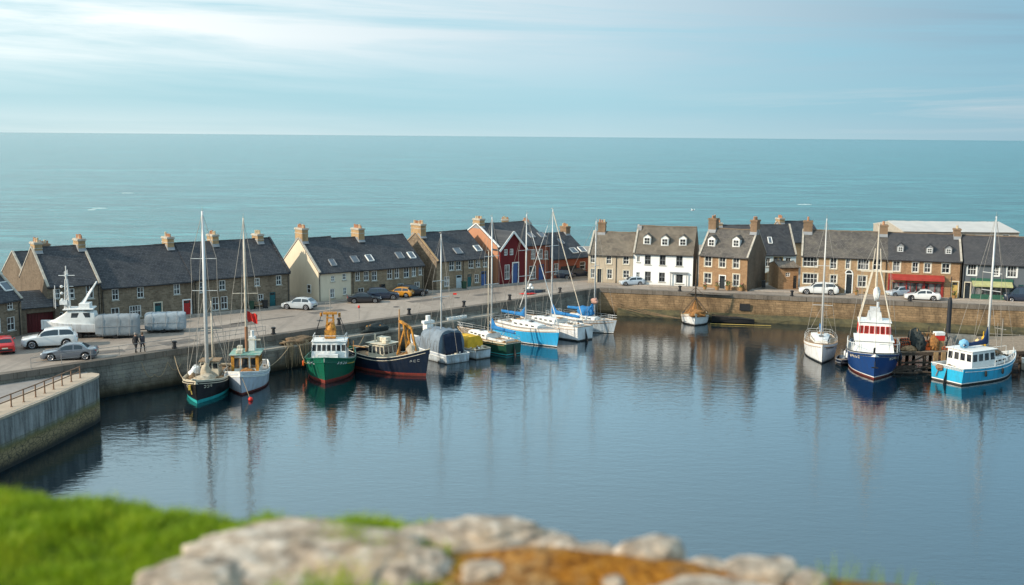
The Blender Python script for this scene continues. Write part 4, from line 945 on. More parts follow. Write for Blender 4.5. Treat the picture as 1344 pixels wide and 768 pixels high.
        b = MB(); b.box((x0+.25, 0, s.pt(x0)[2]+h*1.03), (.8, .7, .08)); b.build('companion_hatch', TANW, c)
        return c
    def cockpit(s, x0, x1, w):
        b = MB(); z = s.pt((x0+x1)/2)[2]
        for sg in (-1, 1): b.box(((x0+x1)/2, sg*w/2, z+.13), (x1-x0, .1, .32))
        b.box((x0, 0, z+.13), (.1, w, .32)); b.build('cockpit_coaming', WHT, s.root)
        b = MB(); b.box(((x0+x1)/2, 0, z+.03), (x1-x0-.1, w-.12, .05)); b.build('cockpit_sole', TEAK, s.root)
        b = MB(); pts = [(x0+.55, .38*cos(a*pi/6), z+.75+.38*sin(a*pi/6)) for a in range(13)]; b.tube(pts, .02, 4); b.tube([(x0+.6,0,z),(x0+.55,0,z+.75)], .05, 6); b.build('steering_wheel', ALU, s.root)
    def rudder(s):
        b = MB(); x = -s.L/2; b.add([(x-.04,-.03,-.5),(x-.55,-.03,-.5),(x-.5,-.03,.25),(x-.04,-.03,s.stern*.85),(x-.04,.03,-.5),(x-.55,.03,-.5),(x-.5,.03,.25),(x-.04,.03,s.stern*.85)], [(0,1,2,3),(7,6,5,4),(0,4,5,1),(1,5,6,2),(2,6,7,3),(3,7,4,0)]); b.build('rudder', ANTID, s.root)
    def heap(s, c, d, mat, seed, name='net_heap', amp=.5, fr=2.2, sub=3): 
        b = MB(); b.blob(c, d, seed, amp, fr, sub); return b.build(name, mat, s.root, smooth=True)
    def fenders(s, ts, side=1, mat=WHT):
        for t in ts:
            b = MB(); z = s.zs(t); y = side*(s.w(t)+.12); x = s.X(t, 0); b.tube([(x,y,z-.95),(x,y,z-.85),(x,y,z-.4),(x,y,z-.3)], [.05,.13,.13,.05], 8); b.tube([(x,y,z-.3),(x,y-side*.15,z+.02)], .015, 4); b.build('fender', mat, s.root, smooth=True)
    def bowmark(s, t0, n, mat=WHT, side=(1,-1), z=.72, h=.22):
        """worn registration lettering near the bow, only strokes can be made out"""
        rnd = random.Random(n*7+int(t0*100))
        for sg in side:
            b = MB()
            for i in range(n):
                t = t0+i*.03; zz = s.zs(t)*z; wd = s.w(t); wl = max(.015, wd*(.9-.42*max(0, (t-.35)/.65)**1.6)); y = wl+(wd-wl)*(zz/s.zs(t))**.8
                t2 = t+.016; wd2 = s.w(t2); wl2 = max(.015, wd2*(.9-.42*max(0, (t2-.35)/.65)**1.6)); y2 = wl2+(wd2-wl2)*(zz/s.zs(t2))**.8
                x1_, x2_ = s.X(t, zz), s.X(t2, zz); o = .03
                b.bar((x1_, sg*(y+o), zz-h/2), (x1_, sg*(y+o+.03), zz+h/2), .05, .02)
                k = rnd.choice((0,1,2))
                if k != 1: b.bar((x1_, sg*(y+o), zz+h/2), (x2_, sg*(y2+o), zz+h/2), .02, .05)
                if k != 2: b.bar((x1_, sg*(y+o), zz), (x2_, sg*(y2+o), zz), .02, .05)
                if k != 0: b.bar((x1_, sg*(y+o), zz-h/2), (x2_, sg*(y2+o), zz-h/2), .02, .05)
            b.build('bow_lettering', mat, s.hu)
    def clutter(s, x0, x1, w, n, mats, seed=1, dz=0, sz=.35):
        rr = random.Random(seed); b = []
        for i in range(n):
            x = rr.uniform(x0, x1); y = rr.uniform(-w/2, w/2); m = rr.choice(mats); p = s.pt(x, y, dz)
            mb = MB(); b.append((mb, m)); q = rr.uniform(.4, 1)*sz
            if rr.random() < .5: mb.box((p[0],p[1],p[2]+q*.4), (q, q*rr.uniform(.6,1.3), q*.8), rz=rr.uniform(0,3))
            else: mb.blob((p[0],p[1],p[2]+q*.25), (q*.7,q*.7,q*.4), i, .4, 2, 1)
        for mb, m in b: mb.build('deck_gear', m, s.root)
GF = 'fishing boats moored in the harbour'; GY = 'sailing yachts moored in the harbour'
# --- black ketch, bow on
s = Boat('sailing_trawler', 'black hulled two masted boat with a teal waterline and bare white mainmast', 'boat', (259,530), 94, 9.5, 4.4, True, GF)
s.hull(2.4, 1.75, 2.0, (CREAMP, HB['black'], TEALB, TEALB), boot=.34, boot2=.22, rake=.5, drop=.35, deck=TEAK, p=2.6, tw=.75, rail=CREAMP)
s.mast(-.3, (267,277), r=.2, mat=ALU, spread=(.53,.72), wr=.026, shroud_w=2.05); s.furl(.0001)
s.mast(-3.2, h=7.5, r=.1, mat=MASTW, name='mizzen_mast', fore=False, back=False, spread=(.6,))
s.mx = -.3; s.mz = s.pt(-.3)[2]; s.boom(3.0, 1.4, CANV_T, tall=1.4, alloy=MASTW)
s.house(-3.0, -1.1, 2.0, 1.6, CREAMP, front=3, side=2, roofmat=TEAK)
s.heap(s.pt(.5, 0, .5), (.55,.5,1.2), CANV_T, 3, 'furled_sail'); s.heap(s.pt(1.7, .2, .2), (1.3,1.2,.5), CANV_T, 5, 'canvas_heap'); s.heap(s.pt(-.6, -1.3, .4), (1.0,.55,.9), WHT, 8, 'sail_bag'); s.heap(s.pt(1.2, -1.0, .3), (.6,.5,.5), ROPED, 9, 'rope_heap')
s.clutter(-.5, 3.2, 2.6, 16, [ROPE, CREAMP, TEAK, ROPED, CANV_T], 4)
b = MB(); b.tube([(s.X(.95,2), 0, 2.3), (s.L/2+2.1, 0, 2.9)], .09, 6); b.build('bowsprit', CREAMP, s.root); s.bowmark(.86, 3, CREAMP)
b = MB(); b.box((s.X(.93,2), -.75, 1.55), (.5,.22,.45)); b.tube([(s.X(.93,2), -.75, 1.7),(s.X(.97,1),-.5,.9)], .05, 5); b.build('anchor', STRIPEY, s.root)
# --- pale fishing boat with orange wheelhouse
s = Boat('fishing_boat', 'pale grey fishing boat with orange and white wheelhouse and red flag on its mast', 'boat', (317,518.5), 96, 9.5, 4.6, True, GF)
s.hull(2.5, 1.7, 1.8, (WHT, HB['palegrey'], ANTI, ANTI), boot=.2, boot2=.1, rake=.7, p=2.5, rail=WHT)
WHO = M('orange_white_wheelhouse', (.72,.68,.6), .45, .2)
s.house(-1.6, 1.5, 2.9, 2.35, WHO, front=3, side=3, frame=OCH, wz=(.42,.86), roofmat=M('sea_green_roof', (.10,.34,.26), .6, .4, .8, col2=(.42,.42,.36)), over=.3)
for yy in (-1.25, 1.25): b = MB(); b.box((1.36, yy, s.pt(1.4)[2]+1.2), (.14,.32,2.0)); b.build('pillar', OCH, s.wh)
s.mast(-.2, (319,286), r=.13, mat=MASTW, spread=(.52,), wr=.024, shroud_w=2.1); 
b = MB(); b.tube([(-.2,0,s.mz+2.3),(-.2,0,s.mz+5)], .17, 8); b.build('mast_sleeve', M('brown_mast_sleeve', (.30,.14,.07), .6, .3), s.mt)
b = MB()
p0 = Vector((-.2, 0, s.mz+6.6)); g = 7
vs = []
for i in range(g+1):
    for j in range(4): vs.append((p0.x-.1, p0.y+.12+i*.15, p0.z-j*.32+.08*sin(i*1.4+j)-i*.05+ (.0)))
b.add([(v_[0]+.09*sin(k*1.1), v_[1], v_[2]) for k, v_ in enumerate(vs)], [(i*4+j, (i+1)*4+j, (i+1)*4+j+1, i*4+j+1) for i in range(g) for j in range(3)]); b.build('flag', REDP2, s.root)
b = MB(); b.box((-1.0, .5, s.top+.7), (.7,.7,1.5)); b.tube([(-1,.5,s.top+1.4),(-1,.5,s.top+2.1)], .2, 8); b.build('funnel', WHT, s.root)
b = MB(); b.box((.6,-.6,s.top+.2), (.9,.7,.4)); b.build('life_raft', CREAMP, s.root, bevel=.06); b = MB(); b.box((-.9,-.8,s.top+.25), (.8,.5,.5)); b.build('locker', CREAMP, s.root, bevel=.04); b = MB(); b.tube([(.6,.9,s.top),(.6,.9,s.top+1.4)], .03, 5); b.box((.6,.9,s.top+1.4),(.2,1.3,.12)); b.build('radar', CREAMP, s.root)
b = MB(); b.blob((1.9,.3,s.pt(1.9)[2]+.35), (.5,.9,.45), 4, .3, 2, 2); b.build('orange_net', NETT, s.root)
s.clutter(1.7, 3.6, 2.0, 9, [CREAMP, OCH, ROPED, WHT], 7); s.clutter(-4, -2, 3, 8, [OCH, ROPED, NETG, WHT], 8); s.fenders((.4,.62,.78), -1)
b = MB(); b.tube([(s.X(.97,2), 0, 2.2), (s.X(1,0)+.9, .5, 1.2), (s.X(1,0)+2.4, 1.2, .05)], .03, 5); b.build('mooring_line', ROPE, s.root); b = MB(); b.blob((s.X(1,0)+2.45, 1.22, .12), (.25,.25,.25), 2, .05, 1, 2); b.build('mooring_buoy', REDP2, s.root, smooth=True)
# --- green trawler
s = Boat('fishing_boat', 'green trawler with white wheelhouse and tall orange gantry, bow on', 'boat', (427,504), 93, 10.5, 5.5, True, GF)
s.hull(2.95, 1.9, 2.1, (HB['green'], HB['green'], ANTI, ANTI), boot=.42, boot2=.2, rake=.75, p=2.9, tw=.8, rail=HB['green'], railr=.07)
s.house(-1.2, 1.5, 3.9, 2.5, WHT, front=7, side=3, wz=(.6,.86), tw=.93, over=.1, slope=.35); s.house(1.45, 2.5, 2.4, 1.0, WHT, front=0, side=1, name='cabin', over=.02)
s.top = s.pt(0)[2]+2.5
gz = zpx(429, 411.5, s.c.y); b = MB()
for yy in (-.5, .5):
    b.bar((-.4, yy*.95, s.top), (-.6, yy*.6, gz-.2), .2, .2)
    b.bar((-1.2, yy*1.0, s.top-.5), (-.6, yy*.6, gz-1.2), .12, .12)
for f in (.2,.4,.6,.8): b.bar((-.5, -.55+.2*f, s.top+(gz-s.top)*f), (-.5, .55-.2*f, s.top+(gz-s.top)*f), .1, .14)
for f in (.2,.5): b.bar((-.45, -.55, s.top+(gz-s.top)*f), (-.5, .5, s.top+(gz-s.top)*(f+.25)), .08, .08)
b.box((-.6, 0, gz-.05), (.6, 1.5, .24)); b.blob((-.55,.1,s.top+1.0), (.5,.55,.8), 3, .5, 2.5, 2); b.box((-.5, 0, s.top+.5), (.9, 1.2, .9)); b.tube([(-.6,-1.0,gz-.4),(-.6,-1.0,gz+.0)], .14, 7); b.tube([(-.6,1.0,gz-.5),(-.6,1.0,gz+.0)], .14, 7); b.build('gantry', OCH, s.root)
b = MB(); b.tube([(-.6,0,gz),(-.6,0,gz+2.6)], .045, 5); b.tube([(-.6,-.5,gz),(-.6,-.5,gz+1.2)], .025, 4); b.bar((-.6,-.5,gz+1.1),(-.6,.5,gz+1.1), .04, .04); b.build('aerial_mast', WIRE, s.root)
for sg in (-1, 1):
    b = MB(); b.tube([(-.6, sg*.9, gz), (-2.2, sg*2.4, s.zs(.3)+.1)], .03, 4); b.tube([(-.6, sg*.9, gz), (1.8, sg*2.2, s.zs(.68)+.1)], .03, 4); b.build('stay_wire', DARK, s.root)
b = MB()
for sg in (-1, 1): b.tube([(1.1, sg*1.7, s.top+.05),(1.1, sg*1.7, s.top+.55),(-1.0, sg*1.75, s.top+.55),(-1.0, sg*1.75, s.top)], .03, 5)
b.tube([(1.1,-1.7,s.top+.55),(1.1,1.7,s.top+.55)], .03, 5); b.build('roof_rail', WHT, s.wh)
s.bowmark(.80, 4, WHT, (-1, 1), .83, .26)
b = MB()
for sg in (-1, 1):
    pp = []
    for i in range(12):
        t = .58+.2*i/11; zz = s.zs(t)*.78; wd = s.w(t); wl = wd*(.9-.42*((t-.35)/.65)**1.6); pp.append((s.X(t, zz), sg*(wl+(wd-wl)*.78**.8+.03), zz))
    b.tube(pp, .055, 4)
b.build('yellow_stripe', STRIPEY, s.hu)
s.clutter(-4.8, -1.8, 4, 16, [OCH, ROPED, NETG, NETT, CREAMP], 3, .1, .6); s.fenders((.35,.55), -1, ORNG); b = MB()
b.tube([(-2.6,-1.4,s.pt(-2.6)[2]),(-2.6,-1.4,s.pt(-2.6)[2]+2.4)], .08, 6); b.tube([(-3.6,1.6,s.pt(-3)[2]),(-3.6,1.6,s.pt(-3)[2]+2)], .08, 6); b.build('deck_post', OCH, s.root)
# --- navy trawler, bow to the right
a0, a1 = P(559,494), P(468,479); ang = math.degrees(atan2((a1-a0).y, (a1-a0).x))
s = Boat('fishing_boat', 'navy black trawler lying bow to the right with ochre crane on its foredeck', 'boat', (559,494), ang, (a1-a0).length, 4.3, True, GF)
s.hull(3.1, 1.75, 2.0, (HB['navy'], HB['navy'], ANTI, ANTI), boot=.34, boot2=.2, rake=.55, p=2.6, tw=.7, rail=CREAMP, railr=.05, deck=TEAK)
s.house(-2.3, .2, 2.3, 1.85, CREAMP, front=3, side=4, tw=.94, wz=(.42,.85), over=.25, roofmat=M('cream_wheelhouse_roof', (.62,.55,.42), .6, .2))
b = MB(); b.box((-1.2, .3, s.top+.3), (1.4,.9,.5)); b.build('life_raft', CREAMP, s.root, bevel=.06); b = MB(); b.box((-.3,-.5,s.top+.2), (.6,.5,.35)); b.build('locker', CREAMP, s.root, bevel=.03); b = MB(); b.tube([(-1.9,-.4,s.top),(-1.9,-.4,s.top+.9)], .1, 7); b.build('exhaust_pipe', CREAMP, s.root)
s.mast(.75, (524,406), r=.13, mat=TANW, stays=False); zc = s.mz
tp = Vector((1.35, 0, zpx(530, 419.5, s.c.y))); b = MB()
b.bar((2.9,.35,zc+.1),(2.2,.25,tp.z-.35), .18,.2); b.bar((2.9,-.35,zc+.1),(2.2,-.25,tp.z-.35), .18,.2); b.bar((2.2,0,tp.z-.35), tp, .26,.28); b.bar((2.25,0,tp.z-.3),(3.1,0,tp.z-.7), .24,.26); b.bar((3.1,0,tp.z-.7),(3.9,0,zc+.6), .18,.18); b.bar((1.0,0,zc+.5),(2.2,0,tp.z-.5), .16,.16); b.bar((1.8,.3,zc+.1),(2.8,.3,tp.z-.8), .12,.12); b.build('crane', OCH, s.root)
s.heap((3.1, .1, zc+.7), (.8,.8,1.35), CANV_T, 6, 'canvas_heap', .45); s.heap((2.6,-.3,zc+.4), (.7,.7,.7), NETT, 16, 'brown_net', .5); s.heap((3.6,-.2,zc+.5), (.5,.5,.8), CANV_T, 7, 'canvas_heap'); s.heap((1.9,.3,zc+.3), (.9,.9,.45), ROPED, 9, 'rope_heap')
s.clutter(-4.6, -2.6, 2.6, 12, [TEAK, ROPED, CREAMP, NETG], 6); s.clutter(.8, 3.5, 2.4, 14, [TEAK, OCH, CREAMP, ROPED, CANV_T], 9, .1, .5); s.bowmark(.86, 3, M('faded_lettering', (.4,.4,.38), .7, .4), (-1, 1), .66, .2)
b = MB(); b.tube([(-4.6,-1.0,s.pt(-4.6)[2]),(-4.6,-1.0,s.pt(-4.6)[2]+1.6)], .06, 5); b.tube([(-4.8,-1,s.pt(-4.6)[2]+1.0),(-2.4,-.9,s.pt(-2.4)[2]+1.2)], .08, 5); b.build('deck_boom', TANW, s.root)
# --- tarpaulin covered motor cruiser, stern to camera
s = Boat('motor_cruiser', 'pale motor boat under a grey tarpaulin with a navy stern cover', 'boat', (601,476.5), 128, 9.5, 4.1, False)
s.hull(1.9, 1.15, 1.0, (HB['palegrey'], HB['greyw'], HB['greyw'], ANTID), boot=.12, boot2=.05, drop=.12, tw=.82, rail=WHT, p=2.2)
CANV_D = M('blue_grey_tarp', (.19,.235,.28), .85, .4, 1.1, bump=.5)
def tarp(s, x0, x1, w0, w1, h0, h1, mat, name, sag=.24, seed=1, n=18):
    b = MB(); rings = []
    for i in range(n+1):
        f = i/n; x = x0+(x1-x0)*f; w = (w0+(w1-w0)*f)/2; h = h0+(h1-h0)*f; zb = s.zs(max(0, min(1, (x+s.L/2)/s.L)))-.12
        ring = []
        for k in range(13):
            a = pi*k/12; y = -cos(a)*w; zz = zb+h*min(1, 1.12*sin(a)**.55)*(.93+.07*sin(a))
            y *= 1+.03*noise.noise(Vector((x*1.7, k, seed))); zz += sag*noise.noise(Vector((x*1.3, k*.45, seed*3)))*sin(a)+.05*sin(f*n*pi/3)*sin(a)
            ring.append((x, y, zz))
        rings.append(ring)
    b.loft(rings, closed=False)
    b.add(rings[0], [tuple(range(13))]); b.add(rings[-1], [tuple(range(13))])
    return b.build(name, mat, s.root, smooth=2)
tarp(s, -s.L/2+1.3, .6, 3.7, 3.6, 2.7, 2.4, CANV_D, 'tarpaulin'); tarp(s, .55, 3.4, 3.3, 1.2, 1.6, .5, CANV_D, 'tarpaulin', seed=4)
b = MB(); x = -s.L/2+1.28; zb = s.stern-.05
rr_ = []
for i in range(6):
    f = i/5; rr_.append([(x-.55*(1-f)-.06+.05*sin(k*2), -1.25+2.5*k/8, zb+2.5*f*(1-.08*abs(k-4)/4)+.0) for k in range(9)])
b.loft(rr_, closed=False); o = b.build('stern_cover', M('dark_navy_cover', (.010,.02,.045), .85, .4, 2, bump=.5), s.root, smooth=True); so_ = o.modifiers.new('thick', 'SOLIDIFY'); so_.thickness = .05
s.mast(.4, (579,307), r=.1, spread=(.46,.6), wr=.02, shroud_w=1.9); b = MB(); b.box((1.2,.2,s.pt(1)[2]+2.3), (.9,.9,.8)); b.box((1.2,.2,s.pt(1)[2]+2.95), (.6,1.5,.3)); b.tube([(1.2,.2,s.pt(1)[2]+2.9),(1.2,.2,s.pt(1)[2]+3.7)], .3, 8); b.build('radar_arch', WHT, s.root)
b = MB()
for i in range(9):
    f = i/8; x = -s.L/2+1.5+4*f; pts = [(x+.3*sin(k*1.3+i), -cos(pi*k/8)*1.9, s.zs(.3)-.05+2.28*sin(pi*k/8)**.6+.06) for k in range(9)]
    b.tube(pts, .016, 4)
b.build('lashing', ROPED, s.root); s.clutter(-s.L/2+.1, -s.L/2+.8, 1.6, 5, [WHT, CREAMP, RUBB], 3, 0, .3)
# --- small tan boat with yellow cover
s = Boat('small_boat', 'small weathered boat with a yellow cover between the tarpaulined boat and the green sailboat', 'boat', (634,471), 128, 7.5, 3.2, False)
s.hull(1.6, 1.15, 1.2, (HB['tan'], HB['greyw'], HB['tan'], ANTID), boot=.15, tw=.7, rail=CREAMP, drop=.2)
tarp(s, -s.L/2+1.6, .9, 2.3, 2.2, 1.5, 1.3, CANV_Y, 'yellow_cover', .16, 6); s.clutter(-s.L/2+.3, -s.L/2+1.5, 2.0, 14, [ROPE, CREAMP, WHT, ROPED], 8, .2)
# --- yachts
def yacht(label, near, ang, L, B, bown, hullm, bootm, anti, mast_px, bow=1.9, mid=1.5, stern=1.55, mx=.4, cover=CANV_B, fwd=False, spread=(.45,.68), tw=.6, furl=True, ports=4, rail=TANW, boot=.18, b2=.09, deck=DECKG, boomlen=None, furlmat=WHT, rake=.5, top=.14):
    s = Boat('sailing_yacht', label, 'yacht', near, ang, L, B, bown, GY)
    s.hull(bow, mid, stern, (hullm[0], hullm[1], bootm, anti), draft=.9, tw=tw, rake=rake, drop=.06, deck=deck, boot=boot, boot2=b2, rail=rail, railr=.035, p=2.0, top=top)
    L = s.L; s.trunk(-L*.14, L*.25, B*.62, B*.36, .75, ports=ports); s.cockpit(-L*.4, -L*.15, B*.5); s.stanchions(); s.rudder()
    s.mast(L*.06*mx/.4, mast_px, r=.105, spread=spread, wr=.02)
    if furl: s.furl(.86, furlmat, .055)
    s.boom(boomlen or L*.42, 1.25, cover, fwd=fwd)
    return s
s = yacht('dark green hulled sailboat with twin pole masts and a blue sail cover', (674,466), 129, 11, 3.9, False, (CREAMP, HB['dkgreen']), TEALB, ANTID, (645.5,285), mx=-.2, deck=TEAK, furl=False)
s.mast(s.mx-.45, (641,330), r=.07, mat=MASTW, stays=False, name='mizzen_mast'); s.clutter(-s.L/2+.3, -s.L/2+2.2, 2, 8, [TANW, ROPE, CREAMP], 5, .1, .3)
s = yacht('sailing yacht with bright sky blue hull and white deck', (731,456), 129, 12, 4.3, True, (WHT, HB['cyan']), WHT, ANTID, (690,281), bow=2.35, mid=1.95, stern=1.9, tw=.75, mx=.9, top=.42)
s.fenders((.35,.6), 1)
s = yacht('white sailing yacht with a dark rudder, stern towards the camera', (768,447), 133, 12.5, 4.2, False, (WHT, HB['white']), HB['black'], ANTID, (724.5,275), bow=2.0, mid=1.7, stern=1.85, tw=.7, mx=-.2, cover=CANV_B); s.clutter(-s.L/2+.3, -1, 2, 10, [TANW, ROPE, CREAMP, WHT], 12, .12, .3)
b = MB(); b.tube([(-s.L/2+.2, 0, s.stern+.2), (s.mx, 0, s.mtop-.3)], .05, 6); b.build('furled_mizzen', MASTW, s.root)
s = yacht('grey white sloop with ragged bright blue sail cover in the corner of the harbour', (805,438), 142, 10.5, 4.2, True, (HB['greyw'], HB['greyw']), WHT, ANTID, (781,290), cover=CANV_B, mx=.6, furl=False, spread=(.55,)); s.heap(s.pt(.8,0,1.1), (1.3,.7,.7), CANV_B, 5, 'blue_canvas', .5); s.heap((s.mx,0,s.mz+2.6), (.5,.4,.4), M('pink_buoy_cloth', (.6,.33,.25), .8, .3), 3, 'cloth_bundle'); s.clutter(-4, 3.5, 2, 16, [WHT, CREAMP, ROPE, CANV_P], 15, .1, .35)
s = yacht('white sailing yacht lying bow on with slim mast, left of the blue trawler', (1078.5,477.5), 76.5, 11, 4.0, True, (WHT, HB['white']), HB['black'], ANTID, (1081,287), bow=2.3, mid=1.8, stern=1.7, cover=CANV_B, tw=.7, boot=.16, b2=.02, rake=.3, spread=(.3,.62), furl=False, deck=TEAK); s.bowmark(.78, 6, DARK, (1,), .8, .16)
b = MB()
for i in range(16): b.box((s.mx-.18, .28, s.mz+1.6+i*.42), (.03,.5,.03))
b.tube([(s.mx-.18,.05,s.mz+1),(s.mx-.18,.05,s.mz+8.4)], .015, 4); b.tube([(s.mx-.18,.52,s.mz+1),(s.mx-.18,.52,s.mz+8.4)], .015, 4); b.build('mast_ladder', WIRE, s.mt)
# --- boat hung with brown nets by the far wall
s = Boat('net_boat', 'small white boat heaped with rusty brown nets against the far quay wall', 'boat', (912,427.5), 81, 6.2, 4.0, True, GF)
s.hull(1.75, 1.3, 1.3, (CREAMP, HB['white'], HB['white'], ANTID), boot=.25, boot2=.16, rake=.35, p=3, tw=.85, rail=TANW, drop=.3)
zt = zpx(911, 392, s.c.y); b = MB(); rings = []
for i in range(9):
    f = i/8; r = 1.0-f**.8*.93; rings.append([(.3-.2*f+cos(2*pi*k/16)*2.2*r*(1+.12*noise.noise(Vector((k*.9, f*4, 0)))), sin(2*pi*k/16)*1.75*r*(1+.12*noise.noise(Vector((k*.9, f*4, 5)))), s.zs(.6)-.15+(zt-s.zs(.6))*f) for k in range(16)])
b.loft(rings); b.build('draped_net', NETT, s.root, smooth=True)
s.mast(.1, (911,345), r=.1, mat=M('dark_wood_mast', (.12,.075,.045), .7, .4), stays=False); b = MB()
for k in range(8):
    a = 2*pi*k/8+.3; b.tube([(.1,0,zt+.2),(.3+cos(a)*1.2,sin(a)*1.0,(zt+s.zs(.6))/2+.15),(.3+cos(a)*2.3,sin(a)*1.9,s.zs(.6)+.1)], .045, 5)
b.build('net_pole', M('dark_wood_mast', 0), s.root); s.heap((1.7,.2,s.zs(.8)+.1), (1.2,1.3,.5), NETT, 4, 'net_heap', .6); s.clutter(1.2, 2.6, 1.6, 8, [OCH, CREAMP, ROPE], 4, .2, .3)
for sg in (-1, 1):
    b = MB(); b.tube([(.1,0,zt+1.6),(.3,sg*1.5,zt+.3),(.3,sg*2.2,s.zs(.5))], .035, 5); b.build('curved_spar', M('dark_wood_mast', 0), s.root)
# --- blue trawler, bow on
s = Boat('fishing_boat', 'royal blue trawler with white superstructure and red framed wheelhouse windows', 'boat', (1147,498), 74, 13, 5.9, True, GF)
s.hull(3.0, 2.2, 2.2, (WHT, HB['blue'], WHT, ANTI), boot=.30, boot2=.2, rake=.7, p=2.9, tw=.8, rail=DARK, railr=.07, drop=.35, top=.1)
s.house(-2.2, 3.0, 4.5, 1.7, WHT, front=0, side=3, tw=.9, slope=.7, name='cabin'); zt1 = s.top
s.house(-1.6, 1.9, 3.8, 3.75, WHT, front=6, side=3, wz=(.66,.88), tw=.9, slope=.4, frame=REDP2, wmat=M('red_tinted_glass', (.22,.03,.025), .15, .5, 2), over=.12)
b = MB(); b.box((-.5,0,s.top+.45), (1.5,1.7,.9), tx=.8); b.box((-.5,0,s.top+1.15), (.9,1.1,.5)); b.tube([(-.5,.3,s.top+1.4),(-.5,.3,s.top+2.0)], .16, 8); b.build('flying_bridge', M('pale_grey_gear', (.55,.56,.56), .5, .3), s.root)
zx = zpx(1149, 357, s.c.y); ztp = zpx(1149, 294, s.c.y); b = MB()
for sg in (-1, 1):
    b.tube([(-1.6, sg*1.75, s.zs(.4)+.3), (-1.2, sg*1.7, s.top), (-.9, sg*.5, zx)], .065, 6); b.tube([(.9, sg*1.7, s.top), (-.9, sg*.35, zx+.2)], .06, 6); b.tube([(-.9, sg*.5, zx),(-.9,sg*.28,zx+2.6)], .05, 5)
b.bar((-.9,-1.75,zx),(-.9,1.75,zx), .16,.22); b.build('mast_frame', MASTW, s.root)
b = MB(); b.tube([(-.9,0,zx-2.4),(-.9,0,zx+2),(-.9,0,ztp)], [.11,.1,.06], 8); b.build('mast', MASTW, s.root); b = MB()
for sg in (-1, 1):
    b.tube([(-.9,sg*1.6,zx),(-1.9,sg*2.7,s.zs(.35))], .022, 4); b.tube([(-.9,sg*1.5,zx),(3.0,sg*1.6,s.zs(.75))], .022, 4); b.tube([(-.9,0,ztp-1.5),(-.9,sg*1.6,zx)], .022, 4)
b.tube([(-.9,0,ztp-1),(6.3,0,s.zs(1)+.3)], .022, 4); b.build('stay_wire', WIRE, s.root)
b = MB(); b.blob((-.7,.1,zx-2.6), (.12,.38,.7), 3, .6, 2.6, 3); b.build('flag', WHT, s.root, smooth=True)
b = MB()
for sg in (-1, 1):
    pp = [(s.X(t,0), sg*(s.w(t)-.1), s.zs(t)+.95) for t in (.3,.45,.6,.75,.88,.97)]; b.tube(pp, .035, 5)
    for q in pp: b.tube([(q[0],q[1],q[2]-.95), q], .03, 5)
b.build('deck_rail', WHT, s.root); s.bowmark(.74, 5, CREAMP, (-1, 1), .8, .22)
b = MB(); b.tube([(s.X(.98,3)+.1,0,2.1),(s.X(.98,3)+.3,0,1.5)], .06, 5); b.box((s.X(.98,3)+.32,0,1.45), (.12,.7,.12)); b.tube([(s.X(.93,3),-.1,s.zs(.95)),(s.X(.96,3),-.1,s.zs(.95)+.6)], .12, 7); b.build('anchor', DARK, s.root); s.fenders((.5,.64,.78), 1, HB['navy']); s.fenders((.55,.7), -1, WHT); s.clutter(3.2, 5.2, 2, 8, [WHT, LEAD, CREAMP, ROPE], 5, 0, .4)
# --- turquoise boat by the landing stage
s = Boat('fishing_boat', 'turquoise boat with white wheelhouse and navy sail cover beside the landing stage', 'boat', (1242,502), 30, 11, 4.7, False, GF)
s.hull(2.5, 1.7, 1.85, (WHT, HB['turq'], WHT, ANTID), boot=.26, boot2=.16, rake=.5, p=2.6, tw=.9, rail=WHT, railr=.06, drop=.3, top=.05)
s.house(-3.6, .5, 3.3, 2.05, WHT, front=3, side=4, wz=(.46,.84), tw=.95, slope=.3, over=.2, rear=4); ztop = s.top; s.trunk(.4, 3.4, 2.6, 2.0, .9, ports=3)
s.mast(1.2, (1298,284), r=.14, spread=(.5,.62), wr=.022, shroud_w=1.95); s.mz = ztop-.9; s.boom(3.9, 1.2, CANV_N, cover=.34, tall=1.5); s.heap((-2.6,.3,ztop+.45), (.5,.5,.45), M('light_blue_cloth', (.2,.45,.65), .7, .4), 2, 'blue_bundle', .4)
s.clutter(3.4, 4.7, 1.6, 10, [TEAK, ROPED, ROPE, NETG], 3, .05, .45); s.heap(s.pt(2.4,.1,1.0), (.8,.8,.3), ROPED, 4, 'rope_heap', .5); s.clutter(-5.3, -3.9, 2.8, 10, [TEAK, ROPED, WHT, LEAD], 4, .05, .4)
b = MB()
for sg in (-1, 1):
    pp = [(s.X(t,0), sg*(s.w(t)-.1), s.zs(t)+.7) for t in (.45,.6,.75,.88,.95)]; b.tube(pp, .03, 5)
    for q in pp: b.tube([(q[0],q[1],q[2]-.7), q], .025, 5)
b.build('deck_rail', WHT, s.root); b = MB(); b.blob((-s.L/2-.12,.9,1.5), (.3,.45,.35), 6, .6, 2.5, 2); b.tube([(-s.L/2-.1,.9,1.6),(-s.L/2-.15,1.3,.5)], .05, 5); b.build('stern_anchor', RUST, s.root); b = MB(); b.tube([(3.4,0,s.pt(3.4)[2]),(3.4,0,s.pt(3.4)[2]+4.6)], .05, 5); b.tube([(3.4,.6,s.pt(3.4)[2]),(3.4,.6,s.pt(3.4)[2]+4.0)], .03, 5); b.tube([(3.4,-.5,s.pt(3.4)[2]+3.4),(3.4,.9,s.pt(3.4)[2]+3.4)], .04, 5); b.build('bow_mast', WIRE, s.root); s.rudder(); s.fenders((.3,.55), -1, RUBB)
